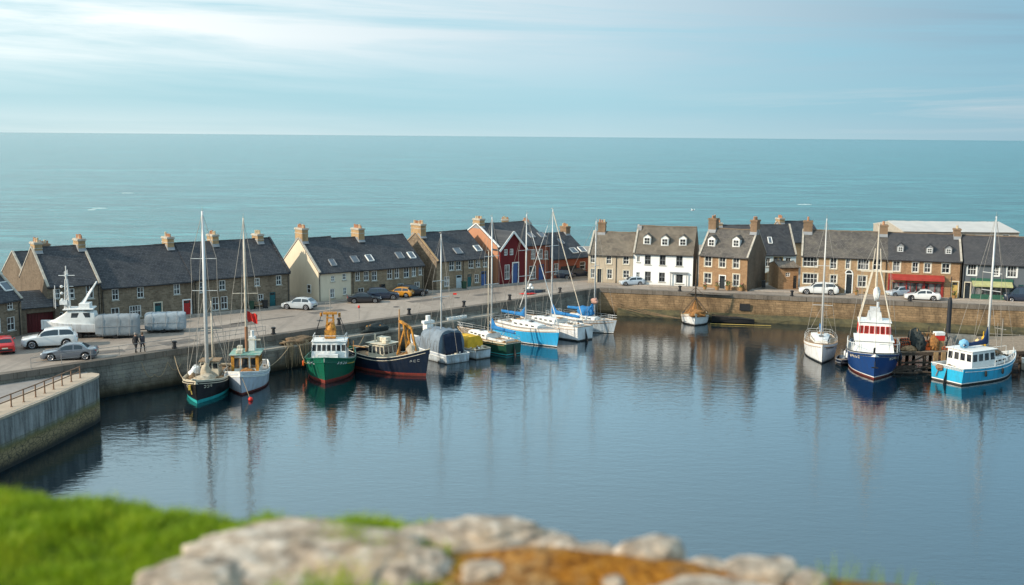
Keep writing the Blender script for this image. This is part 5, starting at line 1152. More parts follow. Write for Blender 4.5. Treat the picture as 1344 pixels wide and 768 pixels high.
# --- white boat cut off by the right edge
s = Boat('motor_cruiser', 'white boat with tan stripe cut off by the right edge of the photo', 'boat', (1346,488), 3, 7, 2.9, False)
s.hull(1.9, 1.5, 1.4, (WHT, HB['tan'], HB['tan'], ANTID), boot=.2, drop=.12, rail=WHT, top=.5, p=2.6); s.house(-1.6, 1.6, 2.3, 1.4, WHT, front=3, side=3, wz=(.45,.85))
# --- dinghy by the blue trawler
s = Boat('dinghy', 'small dark blue dinghy tucked beside the blue trawler, nearest its port side', 'boat', (1104,481), 70, 3.6, 1.5, True)
s.hull(.75, .6, .6, (HB['navy'], HB['navy'], HB['navy'], ANTID), draft=.3, boot=.1, boot2=.05, rake=.2, drop=.3, rail=LEAD, p=2.4)
b = MB(); b.box((-.3,0,.45), (.3,1.15,.05)); b.box((.7,0,.48), (.3,.95,.05)); b.build('thwart', TEAK, s.root); s.heap((-1.2,0,.5), (.35,.4,.25), CANV_G, 3, 'cover', .4)
# ------------------------------------------------------------------ cars
TYRE = M('tyre_rubber', (.012,.012,.013), .85, .3); RIM = M('alloy_rim', (.5,.5,.52), .35, .2, metal=.5); CGL = M('car_glass', (.02,.028,.035), .05, .2, spec=.8); LAMP = M('head_lamp', (.7,.72,.72), .15, .1, spec=.8); TAIL = M('tail_lamp', (.45,.012,.01), .25, .2); TRIM = M('black_trim', (.02,.02,.022), .6, .2); PLATE = M('number_plate', (.7,.68,.5), .5, .1)
def carpaint(name, col): return M(name, col, .28, .12, 1.2, coat=.8, spec=.5)
# type: length, width, profile of belt (shoulder) and roof by x from nose (0) to tail (1)
TYPES = dict(
 hatch=dict(L=4.2, W=1.78, belt=[(0,.62),(.04,.72),(.26,.90),(.6,.95),(.95,.98),(1,.80)], roof=[(.27,.90),(.44,1.42),(.6,1.49),(.82,1.44),(.955,.99)], clear=.2),
 saloon=dict(L=4.6, W=1.82, belt=[(0,.60),(.04,.70),(.28,.88),(.6,.93),(.82,.97),(.97,.97),(1,.78)], roof=[(.28,.88),(.44,1.36),(.58,1.43),(.70,1.38),(.87,.975)], clear=.18),
 suv=dict(L=4.5, W=1.88, belt=[(0,.76),(.035,.88),(.27,1.04),(.6,1.08),(.96,1.10),(1,.88)], roof=[(.275,1.04),(.42,1.58),(.6,1.68),(.88,1.64),(.965,1.12)], clear=.24),
 estate=dict(L=4.75, W=1.85, belt=[(0,.62),(.04,.72),(.27,.90),(.6,.95),(.96,1.0),(1,.80)], roof=[(.275,.90),(.42,1.42),(.6,1.5),(.86,1.45),(.965,1.02)], clear=.2),
 van=dict(L=5.2, W=2.0, belt=[(0,.85),(.03,1.05),(.16,1.2),(.6,1.25),(.97,1.25),(1,1.2)], roof=[(.165,1.2),(.27,2.1),(.5,2.25),(.97,2.2),(.99,1.26)], clear=.25))
def interp(tab, x):
    if x <= tab[0][0]: return tab[0][1]
    for (a, u), (b_, v_) in zip(tab, tab[1:]):
        if x <= b_: f = (x-a)/(b_-a); f = f*f*(3-2*f)*.35+f*.65; return u+(v_-u)*f
    return tab[-1][1]
def car(typ, label, near_px, rz, paint_, scale=1.0, group='cars parked on the quay', cat='car'):
    T = TYPES[typ]; L, W = T['L'], T['W']; p = P(near_px[0], near_px[1], ZQ)
    root = thing('parked_car' if typ != 'van' else 'parked_van', label, cat, (p.x, p.y, ZQ+.004), R_(rz), group); root.scale = (scale,)*3
    wr = .33 if typ != 'suv' else .37; wx = (.19, .80); hw = W/2
    # body: nose at +x.  rings are cross sections
    N = 46; rings = []
    for i in range(N+1):
        u = i/N; x = L/2-L*u
        ends = max(0, 1-(u/.07))**2*.16+max(0, 1-((1-u)/.06))**2*.12
        w = hw*(1-ends); zb = T['clear']+max(0, 1-u/.06)*.08+max(0, 1-(1-u)/.06)*.14
        for q in wx:
            dd = abs(u-q)*L
            if dd < wr+.06: zb = max(zb, sqrt(max(0, (wr+.07)**2-dd**2))+wr*.92)
        zt = interp(T['belt'], u); zt = max(zt, zb+.03)
        zm = zb+(zt-zb)*.55
        ring = [(x,-w*.90,zb),(x,-w*.985,zb+(zt-zb)*.18),(x,-w,zm),(x,-w*.97,zt-.05*min(1,(zt-zb)*2)),(x,-w*.88,zt),(x,-w*.45,zt+.035),(x,0,zt+.045)]
        ring += [(q[0],-q[1],q[2]) for q in ring[-2::-1]]
        rings.append(ring)
    b = MB(); b.loft(rings); b.build('body', paint_, root, smooth=2)
    # underside and arches
    b = MB(); b.box((0,0,T['clear']+.13), (L*.94, W*.84, .2)); b.build('chassis', TRIM, root)
    # greenhouse
    R0 = T['roof']; u0, u1 = R0[0][0], R0[-1][0]; M_ = 20; cr = []
    for i in range(M_+1):
        u = u0+(u1-u0)*i/M_; x = L/2-L*u; zb = interp(T['belt'], u)-.02; zr = max(interp(R0, u), zb+.02); k = (zr-zb)/(max(r[1] for r in R0)-zb)
        wb, wt = hw*.93, hw*(.93-.19*k)
        cr.append([(x,-wb,zb),(x,-wt,zr-.05*k),(x,-wt*.86,zr),(x,0,zr+.035*k),(x,wt*.86,zr),(x,wt,zr-.05*k),(x,wb,zb)])
    b = MB(); b.loft(cr, closed=False); cab = b.build('roof_shell', paint_, root, smooth=2)
    ur = [r[0] for r in R0]
    def ring_at(u):
        f = (u-u0)/(u1-u0)*M_; i = min(M_-1, max(0, int(f))); f -= i; return [Vector(a).lerp(Vector(c), f) for a, c in zip(cr[i], cr[i+1])]
    def glassq(name, us, side):
        b = MB(); rr_ = []
        for u in us:
            r = ring_at(u)
            if side: a, c = (r[0], r[1]) if side < 0 else (r[6], r[5]); o = Vector((0, side*.012, .004)); rr_.append([a.lerp(c, .12)+o, a.lerp(c, .9)+o])
            else:
                o = Vector((0,0,.016)); rr_.append([r[k]+o+Vector((0, .05 if k == 2 else (-.05 if k == 4 else 0), 0)) for k in (2,3,4)])
        b.loft(rr_, closed=False); b.build(name, CGL, root, smooth=True)
    um = (ur[1]+ur[-2])/2+.02
    if typ != 'van':
        for sd in (-1, 1):
            glassq('side_window', [ur[1]-.075+(um-.012-ur[1]+.075)*i/5 for i in range(6)], sd); glassq('side_window', [um+.012+(ur[-2]+.05-um-.012)*i/5 for i in range(6)], sd)
        glassq('rear_window', [ur[-2]+.03+(ur[-1]-.025-ur[-2]-.03)*i/4 for i in range(5)], 0)
    else:
        for sd in (-1, 1): glassq('side_window', [ur[1]-.06+(.17)*i/3 for i in range(4)], sd); glassq('side_window', [.5+.4*i/4 for i in range(5)], sd)
    glassq('windscreen', [u0+.02+(ur[1]-.012-u0-.02)*i/4 for i in range(5)], 0)
    for q in wx:
        for sd in (-1, 1):
            x = L/2-L*q; y = sd*(hw-.12); b = MB(); b.tube([(x,y-sd*.1,wr),(x,y+sd*.07,wr),(x,y+sd*.10,wr)], [wr,wr,wr*.93], 20); wv = MB(); wv.tube([(x,y-.11,wr),(x,y-.09,wr),(x,y+.09,wr),(x,y+.11,wr)], [wr*.93,wr,wr,wr*.93], 20); wh = wv.build('wheel', TYRE, root, smooth=2)
            b = MB(); yy = y+sd*.112; b.tube([(x,yy-.01,wr),(x,yy+.01,wr)], wr*.16, 10)
            for k in range(7): a = 2*pi*k/7; b.bar((x,yy,wr),(x+cos(a)*wr*.62,yy,wr+sin(a)*wr*.62), .055, .02)
            b.tube([(x+cos(2*pi*k/20)*wr*.64,yy,wr+sin(2*pi*k/20)*wr*.64) for k in range(21)], .022, 5); b.build('rim', RIM, wh)
    zf = interp(T['belt'], .03)
    for sd in (-1, 1):
        b = MB(); b.blob((L/2-.17, sd*hw*.70, zf-.06), (.17,.2,.075), 1, 0, 1, 2); b.build('headlight', LAMP, root, smooth=True)
        zt = interp(T['belt'], .98); b = MB(); b.blob((-L/2+.12, sd*hw*.76, zt-.1), (.12,.16,.11), 1, 0, 1, 2); b.build('tail_light', TAIL, root, smooth=True)
        b = MB(); b.blob((L/2-L*(ur[0]+.06), sd*(hw+.09), interp(T['belt'], .3)+.1), (.08,.12,.075), 1, 0, 1, 1); b.build('wing_mirror', paint_, root, smooth=True)
    b = MB(); b.box((L/2-.045,0,T['clear']+.22), (.1, W*.6, .16)); b.build('grille', TRIM, root); b = MB(); b.box((-L/2+.045,0,T['clear']+.25), (.1, W*.72, .18)); b.build('bumper', TRIM, root)
    b = MB(); b.box((L/2+.012,0,T['clear']+.2), (.02,.5,.11)); b.box((-L/2-.012,0,T['clear']+.42), (.02,.5,.11)); b.build('number_plate', PLATE, root)
    return root
PW = carpaint('white_car_paint', (.72,.73,.72)); PS = carpaint('silver_car_paint', (.42,.46,.49)); PG = carpaint('slate_grey_car_paint', (.115,.13,.155)); PRD = carpaint('red_car_paint', (.52,.012,.012)); PB = carpaint('black_car_paint', (.012,.014,.02)); PN = carpaint('navy_car_paint', (.02,.03,.055)); PO = carpaint('orange_car_paint', (.55,.24,.02)); PSB = carpaint('pale_blue_car_paint', (.46,.53,.60))
hw = R_(0)
car('hatch', 'red hatchback seen from behind at the left edge of the photo', (5,461), 118, PRD, 1.12)
car('suv', 'white car with blue tinted windows in front of the white boat cabin', (66,455), 200, PW, 1.22)
car('saloon', 'slate grey saloon parked beside the quay railing below the white car', (92,471), 193, PG, 1.15)
car('hatch', 'silver hatchback parked under the cream gable', (393,405.5), 166, PS, 1.05)
car('saloon', 'black car covered in dark reflections, left of the navy car by the cream cottage', (478,397), 10, PB, 1.0)
car('suv', 'dark navy car behind the black car in front of the cream cottage', (502,393), 12, PN, 1.0)
car('hatch', 'orange and black small car beside the dark hatchback', (524,389.5), 170, PO, .95)
car('suv', 'black hatchback with red tail lights right of the orange car', (541,388), 20, PB, .95)
car('estate', 'dark estate car in the carport of the brick workshop, left one', (733,365.5), 172, PN, 1.0)
car('hatch', 'dark hatchback by the white hatch of the brick workshop, right of the dark estate', (759,363.2), 30, PN, 1.0)
car('hatch', 'pale blue grey car in front of the beige house', (829,374.3), 190, PSB, .9)
car('estate', 'long white estate car parked outside the tan stone house', (1074,385.8), 168, PW, 1.18)
car('suv', 'white car parked half under the red canopy, behind the low white car', (1180,388.6), 196, PSB, .86)
car('saloon', 'low white car parked in front of the red shop', (1210,393.5), 165, PW, 1.05)
car('van', 'dark blue van at the right edge by the green awning', (1341,396), 168, PN, .95)
# ------------------------------------------------------------------ covered trailers
CANV_T1 = M('grey_trailer_sheet', (.24,.27,.29), .65, .3, 1.3, bump=.5); CANV_T2 = M('pale_trailer_sheet', (.30,.35,.385), .65, .3, 1.3, bump=.5)
for (x, y, lab, l_, hh) in ((152,444.5,'grey tarpaulin covered trailer, left and taller of two, in front of the stone cottage', 4.5, 2.3), (215,437,'pale grey tarpaulin covered trailer, right and lower of two, by the red door', 4.4, 1.95)):
    p = P(x, y, ZQ); r = thing('covered_trailer', lab, 'trailer', (p.x, p.y+.8, ZQ), R_(12), 'covered trailers on the quay'); b = MB(); rings = []
    for i in range(15):
        f = i/14; xx = -l_/2+l_*f; e = max(0, 1-min(f, 1-f)/.10); ring = []
        for k in range(24):
            a = 2*pi*k/24+pi/24; cx = math.copysign(abs(cos(a))**.3, cos(a)); cz = math.copysign(abs(sin(a))**.3, sin(a))
            yv = cx*1.06*(1-.10*e*e)*(1-.06*max(0, cz)); zv = cz*hh/2*(1-.10*e*e)
            zv = max(-hh/2+.02, zv); d_ = .05*noise.noise(Vector((xx*2, k*.8, x)))+.02*sin(xx*9+k)
            ring.append((xx, yv+d_, zv+hh/2+.28+d_))
        rings.append(ring)
    b.loft(rings); b.build('tarpaulin', CANV_T2 if hh < 2 else CANV_T1, r, smooth=2)
    b = MB()
    for xx in (-l_*.33, 0.1, l_*.3): b.tube([(xx,1.10,.35),(xx,1.10,hh*.9+.2),(xx,.9,hh+.30),(xx,-.9,hh+.30),(xx,-1.10,hh*.9+.2),(xx,-1.10,.35)], .022, 4)
    b.tube([(-l_/2*.98,-1.1,hh*.62),(l_/2*.98,-1.1,hh*.62)], .022, 4); b.build('strap', LEAD, r)
    b = MB(); b.box((0,0,.3), (l_*.9,1.7,.12)); b.bar((-l_/2,0,.32),(-l_/2-1.0,0,.32), .1,.1); b.tube([(-l_/2-.8,0,0),(-l_/2-.8,0,.4)], .05, 6); b.build('frame', DARK, r)
    for sd in (-1, 1):
        b = MB(); b.tube([(-.2,sd*.9-.09,.28),(-.2,sd*.9+.09,.28)], .28, 16); b.build('wheel', TYRE, r)
# ------------------------------------------------------------------ white boat standing ashore, with lattice mast
p = P(93, 444.5, ZQ); r = thing('motor_boat', 'white motor boat cabin standing ashore with a lattice mast and slanting white derrick', 'boat', (p.x, p.y+.8, ZQ), R_(190)); L_ = 7.6; r.scale = (.88,.88,.92)
b = MB(); rings = []
for i in range(15):
    f = i/14; x = -L_/2+L_*f; w = 1.35*(1-max(0, (f-.55)/.45)**2.2)+.02; zt = 1.7+.5*f*f; rings.append([(x,-w,zt),(x,-w*.96,zt-.45),(x,-w*.8,.75+.3*f*f),(x,-.04,.45+.75*f**3),(x,.04,.45+.75*f**3),(x,w*.8,.75+.3*f*f),(x,w*.96,zt-.45),(x,w,zt)])
b.loft(rings); b.build('hull', HB['white'], r, smooth=2)
b = MB(); rings = []
for i, (x, w, z1) in enumerate([(-3.0,1.0,1.72),(-2.75,1.12,3.1),(-1.2,1.15,3.45),(.4,1.1,3.4),(1.0,1.05,2.9),(2.3,.7,2.15),(2.8,.35,2.1)]): rings.append([(x,-w,1.7),(x,-w*.94,z1-.12),(x,-w*.7,z1),(x,w*.7,z1),(x,w*.94,z1-.12),(x,w,1.7)])
b.loft(rings, closed=True); cb_ = b.build('cabin', WHT, r, smooth=2)
for sd in (-1, 1):
    for x0_, x1_ in ((-2.3,-1.3),(-1.1,.0)):
        b = MB(); y = sd*1.10; b.add([(x0_,y,2.55),(x1_,y,2.55),(x1_-.1,y*.985,3.12),(x0_+.05,y*.985,3.12),(x0_,y*.97,2.55),(x1_,y*.97,2.55),(x1_-.1,y*.95,3.12),(x0_+.05,y*.95,3.12)], [(0,1,2,3),(7,6,5,4),(0,4,5,1),(1,5,6,2),(2,6,7,3),(3,7,4,0)]); b.build('window', CGL, cb_)
b = MB(); b.add([(.46,-.72,3.36),(.46,.72,3.36),(1.0,.74,2.93),(1.0,-.74,2.93)], [(0,1,2,3)]); o = b.build('windscreen', CGL, cb_); o.location.z = .03
b = MB(); b.box((-.9,0,3.55), (3.6,2.5,.14)); b.box((-1.6,0,3.9), (1.3,1.7,.6)); b.build('hard_top', WHT, r, bevel=.04)
mz = (zpx(86, 349, p.y+.8)-ZQ)/.92; mx_ = .55; b = MB()
for sx, sy in ((-.3,-.3),(.3,-.3),(.3,.3),(-.3,.3)): b.tube([(mx_+sx,sy,3.6),(mx_+sx*.35,sy*.35,mz-1.6)], .075, 5)
z = 3.9
while z < mz-1.8:
    k = 1-.65*(z-3.6)/(mz-5.2); q = .3*k
    for a_, c_ in (((-q,-q),(q,-q)),((q,-q),(q,q)),((q,q),(-q,q)),((-q,q),(-q,-q))): b.tube([(mx_+a_[0],a_[1],z),(mx_+c_[0],c_[1],z+.45)], .04, 4); b.tube([(mx_+a_[0],a_[1],z),(mx_+c_[0],c_[1],z)], .04, 4)
    z += .5
b.tube([(mx_,0,3.6),(mx_,0,mz-1)], .13, 6); b.tube([(mx_,0,mz-1),(mx_,0,mz)], .07, 5); b.build('lattice_mast', ALU, r)
b = MB(); b.bar((mx_,-1.0,mz-1.1),(mx_,1.0,mz-1.1), .08,.08); b.tube([(mx_-1.0,0,mz-1.15),(mx_+.9,0,mz-1.15)], .04, 5)
for y_ in (-.9,-.4,.5,.9): b.tube([(mx_,y_,mz-1.1),(mx_,y_,mz-.55)], .025, 4)
for zz in (4.6,5.4,6.2): b.tube([(mx_-.8,0,zz),(mx_+.8,0,zz)], .03, 4); b.blob((mx_+.6,.1,zz), (.2,.2,.2), 1, .1, 1, 1)
b.box((mx_+.4,0,4.3), (.9,.9,.5)); b.tube([(mx_+1.3,.5,3.6),(mx_+1.3,.5,6.4)], .04, 5); b.tube([(mx_+1.7,-.5,3.6),(mx_+1.7,-.5,5.8)], .03, 5); b.build('mast_gear', WHT, r)
tip = Vector((-3.0,-.3, (zpx(121,372,p.y)-ZQ)/.92))
for k, dy in enumerate((-.45,0,.45)):
    b = MB(); b.tube([(-.7-.25*k,dy,3.62),(tip.x,tip.y+dy*.3,tip.z)], .10, 6); b.build('derrick', WHT, r)
b = MB(); b.tube([tip,(-2,-.1,tip.z+.6),(mx_,0,mz-1.3)], .02, 4); b.build('stay_wire', DARK, r)
b = MB(); b.box((0,0,.35), (5.2,1.3,.14))
for x in (-2,0,2): b.box((x,0,.6), (.2,1.5,.4))
b.build('cradle', DARK, r)
for sd in (-1, 1):
    b = MB(); b.tube([(-.9,sd*.85-.1,.32),(-.9,sd*.85+.1,.32)], .32, 14); b.build('wheel', TYRE, r)
b = MB(); b.box((-4.15,0,1.25), (.6,1.1,1.5)); b.box((-4.1,0,.85), (.25,.3,1.2)); b.build('outboard_motor', HB['navy'], r, bevel=.08)
# ------------------------------------------------------------------ two people walking on the quay
SKIN = M('skin', (.45,.27,.19), .6, .1); CLOTH1 = M('black_jacket', (.012,.013,.016), .85, .3, 4); CLOTH2 = M('navy_jacket', (.016,.022,.036), .85, .3, 4); TROU = M('dark_trousers', (.014,.015,.018), .9, .3, 4); SHOE = M('black_shoes', (.01,.01,.01), .6, .1); HAIRG = M('grey_hair', (.30,.27,.24), .9, .3, 12); HAIRB = M('brown_hair', (.09,.055,.03), .9, .3, 12)
def person(label, p, rz, H, jacket, hair, step=1):
    r = thing('person', label, 'person', (p.x, p.y, p.z), rz, None); k = H/1.75; r.scale = (k,)*3
    # skeleton, facing +x; y is sideways.  right foot forward by step
    me = bpy.data.meshes.new('body'); st = .17*step
    V = [((0,0,.93),.135),((0,0,1.12),.125),((0.01,0,1.32),.15),((.01,0,1.43),.12),((.015,0,1.52),.058),((.03,0,1.60),.085),((.035,0,1.68),.092),((.03,0,1.735),.07)]
    Eg = [(0,1),(1,2),(2,3),(3,4),(4,5),(5,6),(6,7)]
    def add(co, rr, par): V.append((co, rr)); Eg.append((par, len(V)-1)); return len(V)-1
    tips = []
    for sd in (-1, 1):
        f = st*sd
        i = add((0,sd*.10,.88), .10, 0); i = add((f*.55+.02,sd*.10,.50), .067, i); i = add((f*1.0-.03,sd*.10,.11), .043, i); i = add((f*1.0+.10,sd*.11,.04), .036, i); add((f*1.0+.17,sd*.115,.03), .028, i)
        i = add((.0,sd*.19,1.40), .068, 3); i = add((-f*.35-.02,sd*.235,1.12), .05, i); i = add((-f*.75+.06,sd*.23,.89), .037, i); j = add((-f*.85+.08,sd*.23,.83), .030, i)
        for q, (dx, l_) in enumerate(((.032,.075),(.011,.088),(-.011,.082),(-.030,.064))):
            a = add((-f*.85+.08+dx,sd*.232,.79), .0115, j); c = add((-f*.85+.085+dx,sd*.226,.79-l_*.55), .0105, a); add((-f*.85+.095+dx,sd*.215,.79-l_), .009, c)
        a = add((-f*.85+.12,sd*.215,.81), .012, j); add((-f*.85+.135,sd*.205,.765), .010, a)
    add((.115,0,1.645), .016, 6)                                     # nose
    for sd in (-1,1): add((.03,sd*.088,1.65), .02, 6)                 # ears
    me.from_pydata([v[0] for v in V], Eg, []); o = bpy.data.objects.new('body', me); COL.objects.link(o)
    sk = o.modifiers.new('skin', 'SKIN'); sk.use_smooth_shade = True
    for i, v in enumerate(V): me.skin_vertices[0].data[i].radius = (v[1], v[1]) if i > 3 else (v[1]*.8, v[1]*1.25)
    me.skin_vertices[0].data[0].use_root = True
    sb = o.modifiers.new('sub', 'SUBSURF'); sb.levels = 1; sb.render_levels = 1
    dg = bpy.context.evaluated_depsgraph_get(); m2 = bpy.data.meshes.new_from_object(o.evaluated_get(dg)); bpy.data.objects.remove(o); m2.name = 'body'
    for m in (SKIN, jacket, TROU, SHOE): m2.materials.append(m)
    for f in m2.polygons:
        c = f.center; z = c.z; arm = abs(c.y) > .17
        f.material_index = 0 if z > 1.49 or (arm and z < .865) else (1 if z > .80 and (z > .86 or not arm) else (3 if z < .09 else 2)); f.use_smooth = True
    o = bpy.data.objects.new('body', m2); COL.objects.link(o); o.parent = r
    b = MB(); b.blob((.0,0,1.705), (.105,.095,.085), 2, .12, 3, 2); b.blob((-.055,0,1.645), (.06,.085,.09), 4, .1, 3, 2); b.build('hair', hair, r, smooth=True)
    b = MB()
    for sd in (-1, 1): b.blob((.108,sd*.032,1.675), (.012,.014,.010), 1, 0, 1, 1)
    b.build('eyes', DARK, r); b = MB(); b.box((.112,0,1.59), (.012,.05,.012)); b.build('mouth', M('lips', (.35,.13,.11), .6, .1), r)
    b = MB(); rings = []
    for z, w_, d_ in ((.76,.165,.19),(.9,.15,.175),(1.1,.135,.165),(1.3,.15,.185),(1.42,.125,.175)): rings.append([(cos(2*pi*q/14)*w_*1.06+.0, sin(2*pi*q/14)*d_*1.12, z) for q in range(14)])
    b.loft(rings, cap0=False, cap1=False); b.build('jacket', jacket, r, smooth=True)
    return r
pa = P(178.5, 463.5, ZQ); pb_ = P(187.5, 463, ZQ)
person('person in a black jacket and dark trousers walking, left of the pair, grey hair', pa, R_(70), 2.12, CLOTH1, HAIRG, 1)
person('person in a dark navy coat walking on the right side of the pair', pb_, R_(75), 2.12, CLOTH2, HAIRB, -1)
# ------------------------------------------------------------------ headland under the camera
def edge(x):
    tab = [(-40,9),(-8,6.3),(-2.9,5.48),(-2.0,5.38),(-1.35,5.1),(-.5,5.02),(.3,4.93),(.9,4.55),(1.7,4.38),(2.6,3.9),(6,3.4),(40,1)]
    for (a, u), (b_, v_) in zip(tab, tab[1:]):
        if x <= b_: return u+(v_-u)*(x-a)/(b_-a)
    return 1
def gz(x, y):
    e = edge(x); n = noise.noise(Vector((x*.9, y*.9, 2)))*.05+noise.noise(Vector((x*4, y*4, 5)))*.015
    z = 24.33-.02*(min(y, e)-4)+n
    z += .105*math.exp(-((x-.12)/.42)**2-((y-4.5)/.28)**2)+.075*math.exp(-((x-.75)/.55)**2-((y-4.45)/.28)**2)
    if y > e-.25: t = y-(e-.25); z -= .35*t*t if t < 1.6 else .896+1.6*(t-1.6)
    return max(z, -3+n*8)
def axis(a, b, f0, f1, s, cs):
    v = []; x = a
    while x < b: v.append(x); x += s if f0 < x < f1 else cs
    v.append(b); return v
xs = axis(-60, 60, -5, 4.5, .06, 1.1); ys = axis(-14, 30, 3.2, 7.4, .06, .5)
b = MB(); vs = [(x, y, gz(x, y)) for y in ys for x in xs]; nx = len(xs)
b.add(vs, [(j*nx+i, j*nx+i+1, (j+1)*nx+i+1, (j+1)*nx+i) for j in range(len(ys)-1) for i in range(nx-1)])
t = NT('headland_soil'); g = t.obj(); x = t.sep(g)
n1 = t.noise(g, 3.0, 6, .7); n2 = t.noise(g, 22, 5, .75)
turf = t.ramp(n2, [(.35, (.035,.06,.008)), (.65, (.075,.13,.016))])
orange = t.ramp(n2, [(.36, (.075,.024,.006)), (.5, (.33,.125,.014)), (.66, (.55,.25,.035))])
orange = t.mix(t.ramp(n1, [(.47, (0,0,0)), (.58, (1,1,1))]), orange, t.ramp(n2, [(.4, (.16,.07,.02)), (.6, (.40,.26,.12))]))
m = t.math('ADD', t.math('MULTIPLY', t.math('ADD', x[0], .55), 1.6), t.math('MULTIPLY', t.math('SUBTRACT', n1, .5), 1.6))
m2 = t.math('SUBTRACT', 1.0, t.math('MULTIPLY', t.math('SUBTRACT', x[0], 1.75), 2.5))
mk = t.math('MULTIPLY', t.ramp(m, [(.3, (0,0,0)), (.6, (1,1,1))]), t.ramp(m2, [(.2, (0,0,0)), (.7, (1,1,1))]))
c = t.mix(mk, turf, orange)
cl = t.ramp(t.math('ADD', t.math('MULTIPLY', x[2], 1/24), t.math('MULTIPLY', n1, .1)), [(.93, (1,1,1)), (.99, (0,0,0))])
c = t.mix(cl, c, t.ramp(n1, [(.35, (.09,.08,.065)), (.65, (.24,.21,.17))]))
t.col(c); t.set(Roughness=.95, Specular_IOR_Level=.1); t.l(t.bump(t.math('ADD', n1, n2), .8, .05), t.b.inputs['Normal'])
kind(b.build('headland', t.mat, smooth=True), 'structure')
# grass: one object of many bent blades
rg = random.Random(3); vs = []; fs = []
def blade(x, y, h, w_):
    a = rg.uniform(0, 2*pi); l = rg.uniform(.15, .75)*h; da = rg.uniform(0, 2*pi); z = gz(x, y)-.01
    cx, cy = cos(a)*w_, sin(a)*w_; lx_, ly_ = cos(da)*l, sin(da)*l; o = len(vs)
    vs.extend([(x-cx,y-cy,z),(x+cx,y+cy,z),(x+cx*.8+lx_*.35,y+cy*.8+ly_*.35,z+h*.6),(x-cx*.8+lx_*.35,y-cy*.8+ly_*.35,z+h*.6),(x+lx_,y+ly_,z+h*.95)]); fs.extend([(o,o+1,o+2,o+3),(o+3,o+2,o+4)])
cnt = 0
while cnt < 72000:
    k = rg.random()
    if k < .86: x, y = rg.uniform(-3.4, .25), rg.uniform(3.5, 6.1)
    elif k < .93: x, y = rg.uniform(-9, -3.4), rg.uniform(2.5, 7)
    else: x, y = rg.uniform(.25, 7), rg.uniform(2.2, 5)
    if y > edge(x)+.25: cnt += .1; continue
    cl_ = noise.noise(Vector((x*2.2, y*2.2, 9))); dens = 1.0
    if x > -.75 and x < 1.85: dens = max(0, min(1, (-.35-x)*2.2+.5+cl_*.8))*(.8 if y > 4.6 else .5)
    if 1.25 < x < 1.85 and y > edge(x)-.3: dens = .7
    if x < -.2 and x > -.9 and y > 4.95: dens = 1
    if rg.random() > dens: cnt += .3; continue
    h = (.055+.05*max(-.4, cl_)+.03*noise.noise(Vector((x*7, y*7, 1))))*rg.uniform(.6, 1.35)
    if y > edge(x)-.45: h *= 1.3+1.3*max(0, noise.noise(Vector((x*3.1, 4, 2))))
    blade(x, y, max(.025, h), rg.uniform(.0022, .0042)); cnt += 1
me = bpy.data.meshes.new('grass'); me.from_pydata(vs, [], fs); me.update()
t = NT('grass_blades'); g = t.obj(); n1 = t.noise(g, 2.2, 5, .7); n2 = t.noise(g, 25, 3, .7)
c = t.ramp(n1, [(.30, (.11,.195,.008)), (.5, (.24,.35,.012)), (.7, (.38,.43,.025))]); c = t.mix(t.math('MULTIPLY', t.ramp(n2, [(.62, (0,0,0)), (.72, (1,1,1))]), .7), c, (.42,.36,.06))
t.col(c); t.set(Roughness=.6, Specular_IOR_Level=.25)
tr = t.n('ShaderNodeBsdfTranslucent'); t.l(c, tr.inputs['Color']); mx = t.n('ShaderNodeMixShader'); mx.inputs[0].default_value = .35; t.l(t.b.outputs[0], mx.inputs[1]); t.l(tr.outputs[0], mx.inputs[2]); t.l(mx.outputs[0], t.out.inputs['Surface'])
me.materials.append(t.mat); o = bpy.data.objects.new('grass', me); COL.objects.link(o); kind(o, 'stuff', 'short bright green grass on the headland in the foreground')
# rocks
t = NT('lichen_rock'); g = t.obj(); n1 = t.noise(g, 2.4, 7, .7); n2 = t.noise(g, 7, 6, .7); n3 = t.noise(g, 40, 3)
c = t.ramp(n2, [(.30, (.085,.065,.048)), (.46, (.30,.24,.18)), (.64, (.60,.52,.43))])
c = t.mix(t.math('MULTIPLY', t.ramp(n1, [(.48, (0,0,0)), (.62, (1,1,1))]), .65), c, (.40,.27,.15))
c = t.mix(t.math('MULTIPLY', t.ramp(t.noise(g, 5, 5, .8), [(.58, (0,0,0)), (.64, (1,1,1))]), .55), c, (.17,.16,.15))
c = t.mix(t.math('MULTIPLY', t.ramp(t.noise(t.mapping(g, (1,1,1), (1,2,3)), 7, 4, .8), [(.66, (0,0,0)), (.70, (1,1,1))]), .7), c, (.66,.64,.58))
t.col(c); t.set(Roughness=.92, Specular_IOR_Level=.15); t.l(t.bump(t.math('ADD', n2, t.math('MULTIPLY', n3, .4)), .8, .03), t.b.inputs['Normal']); ROCK = t.mat
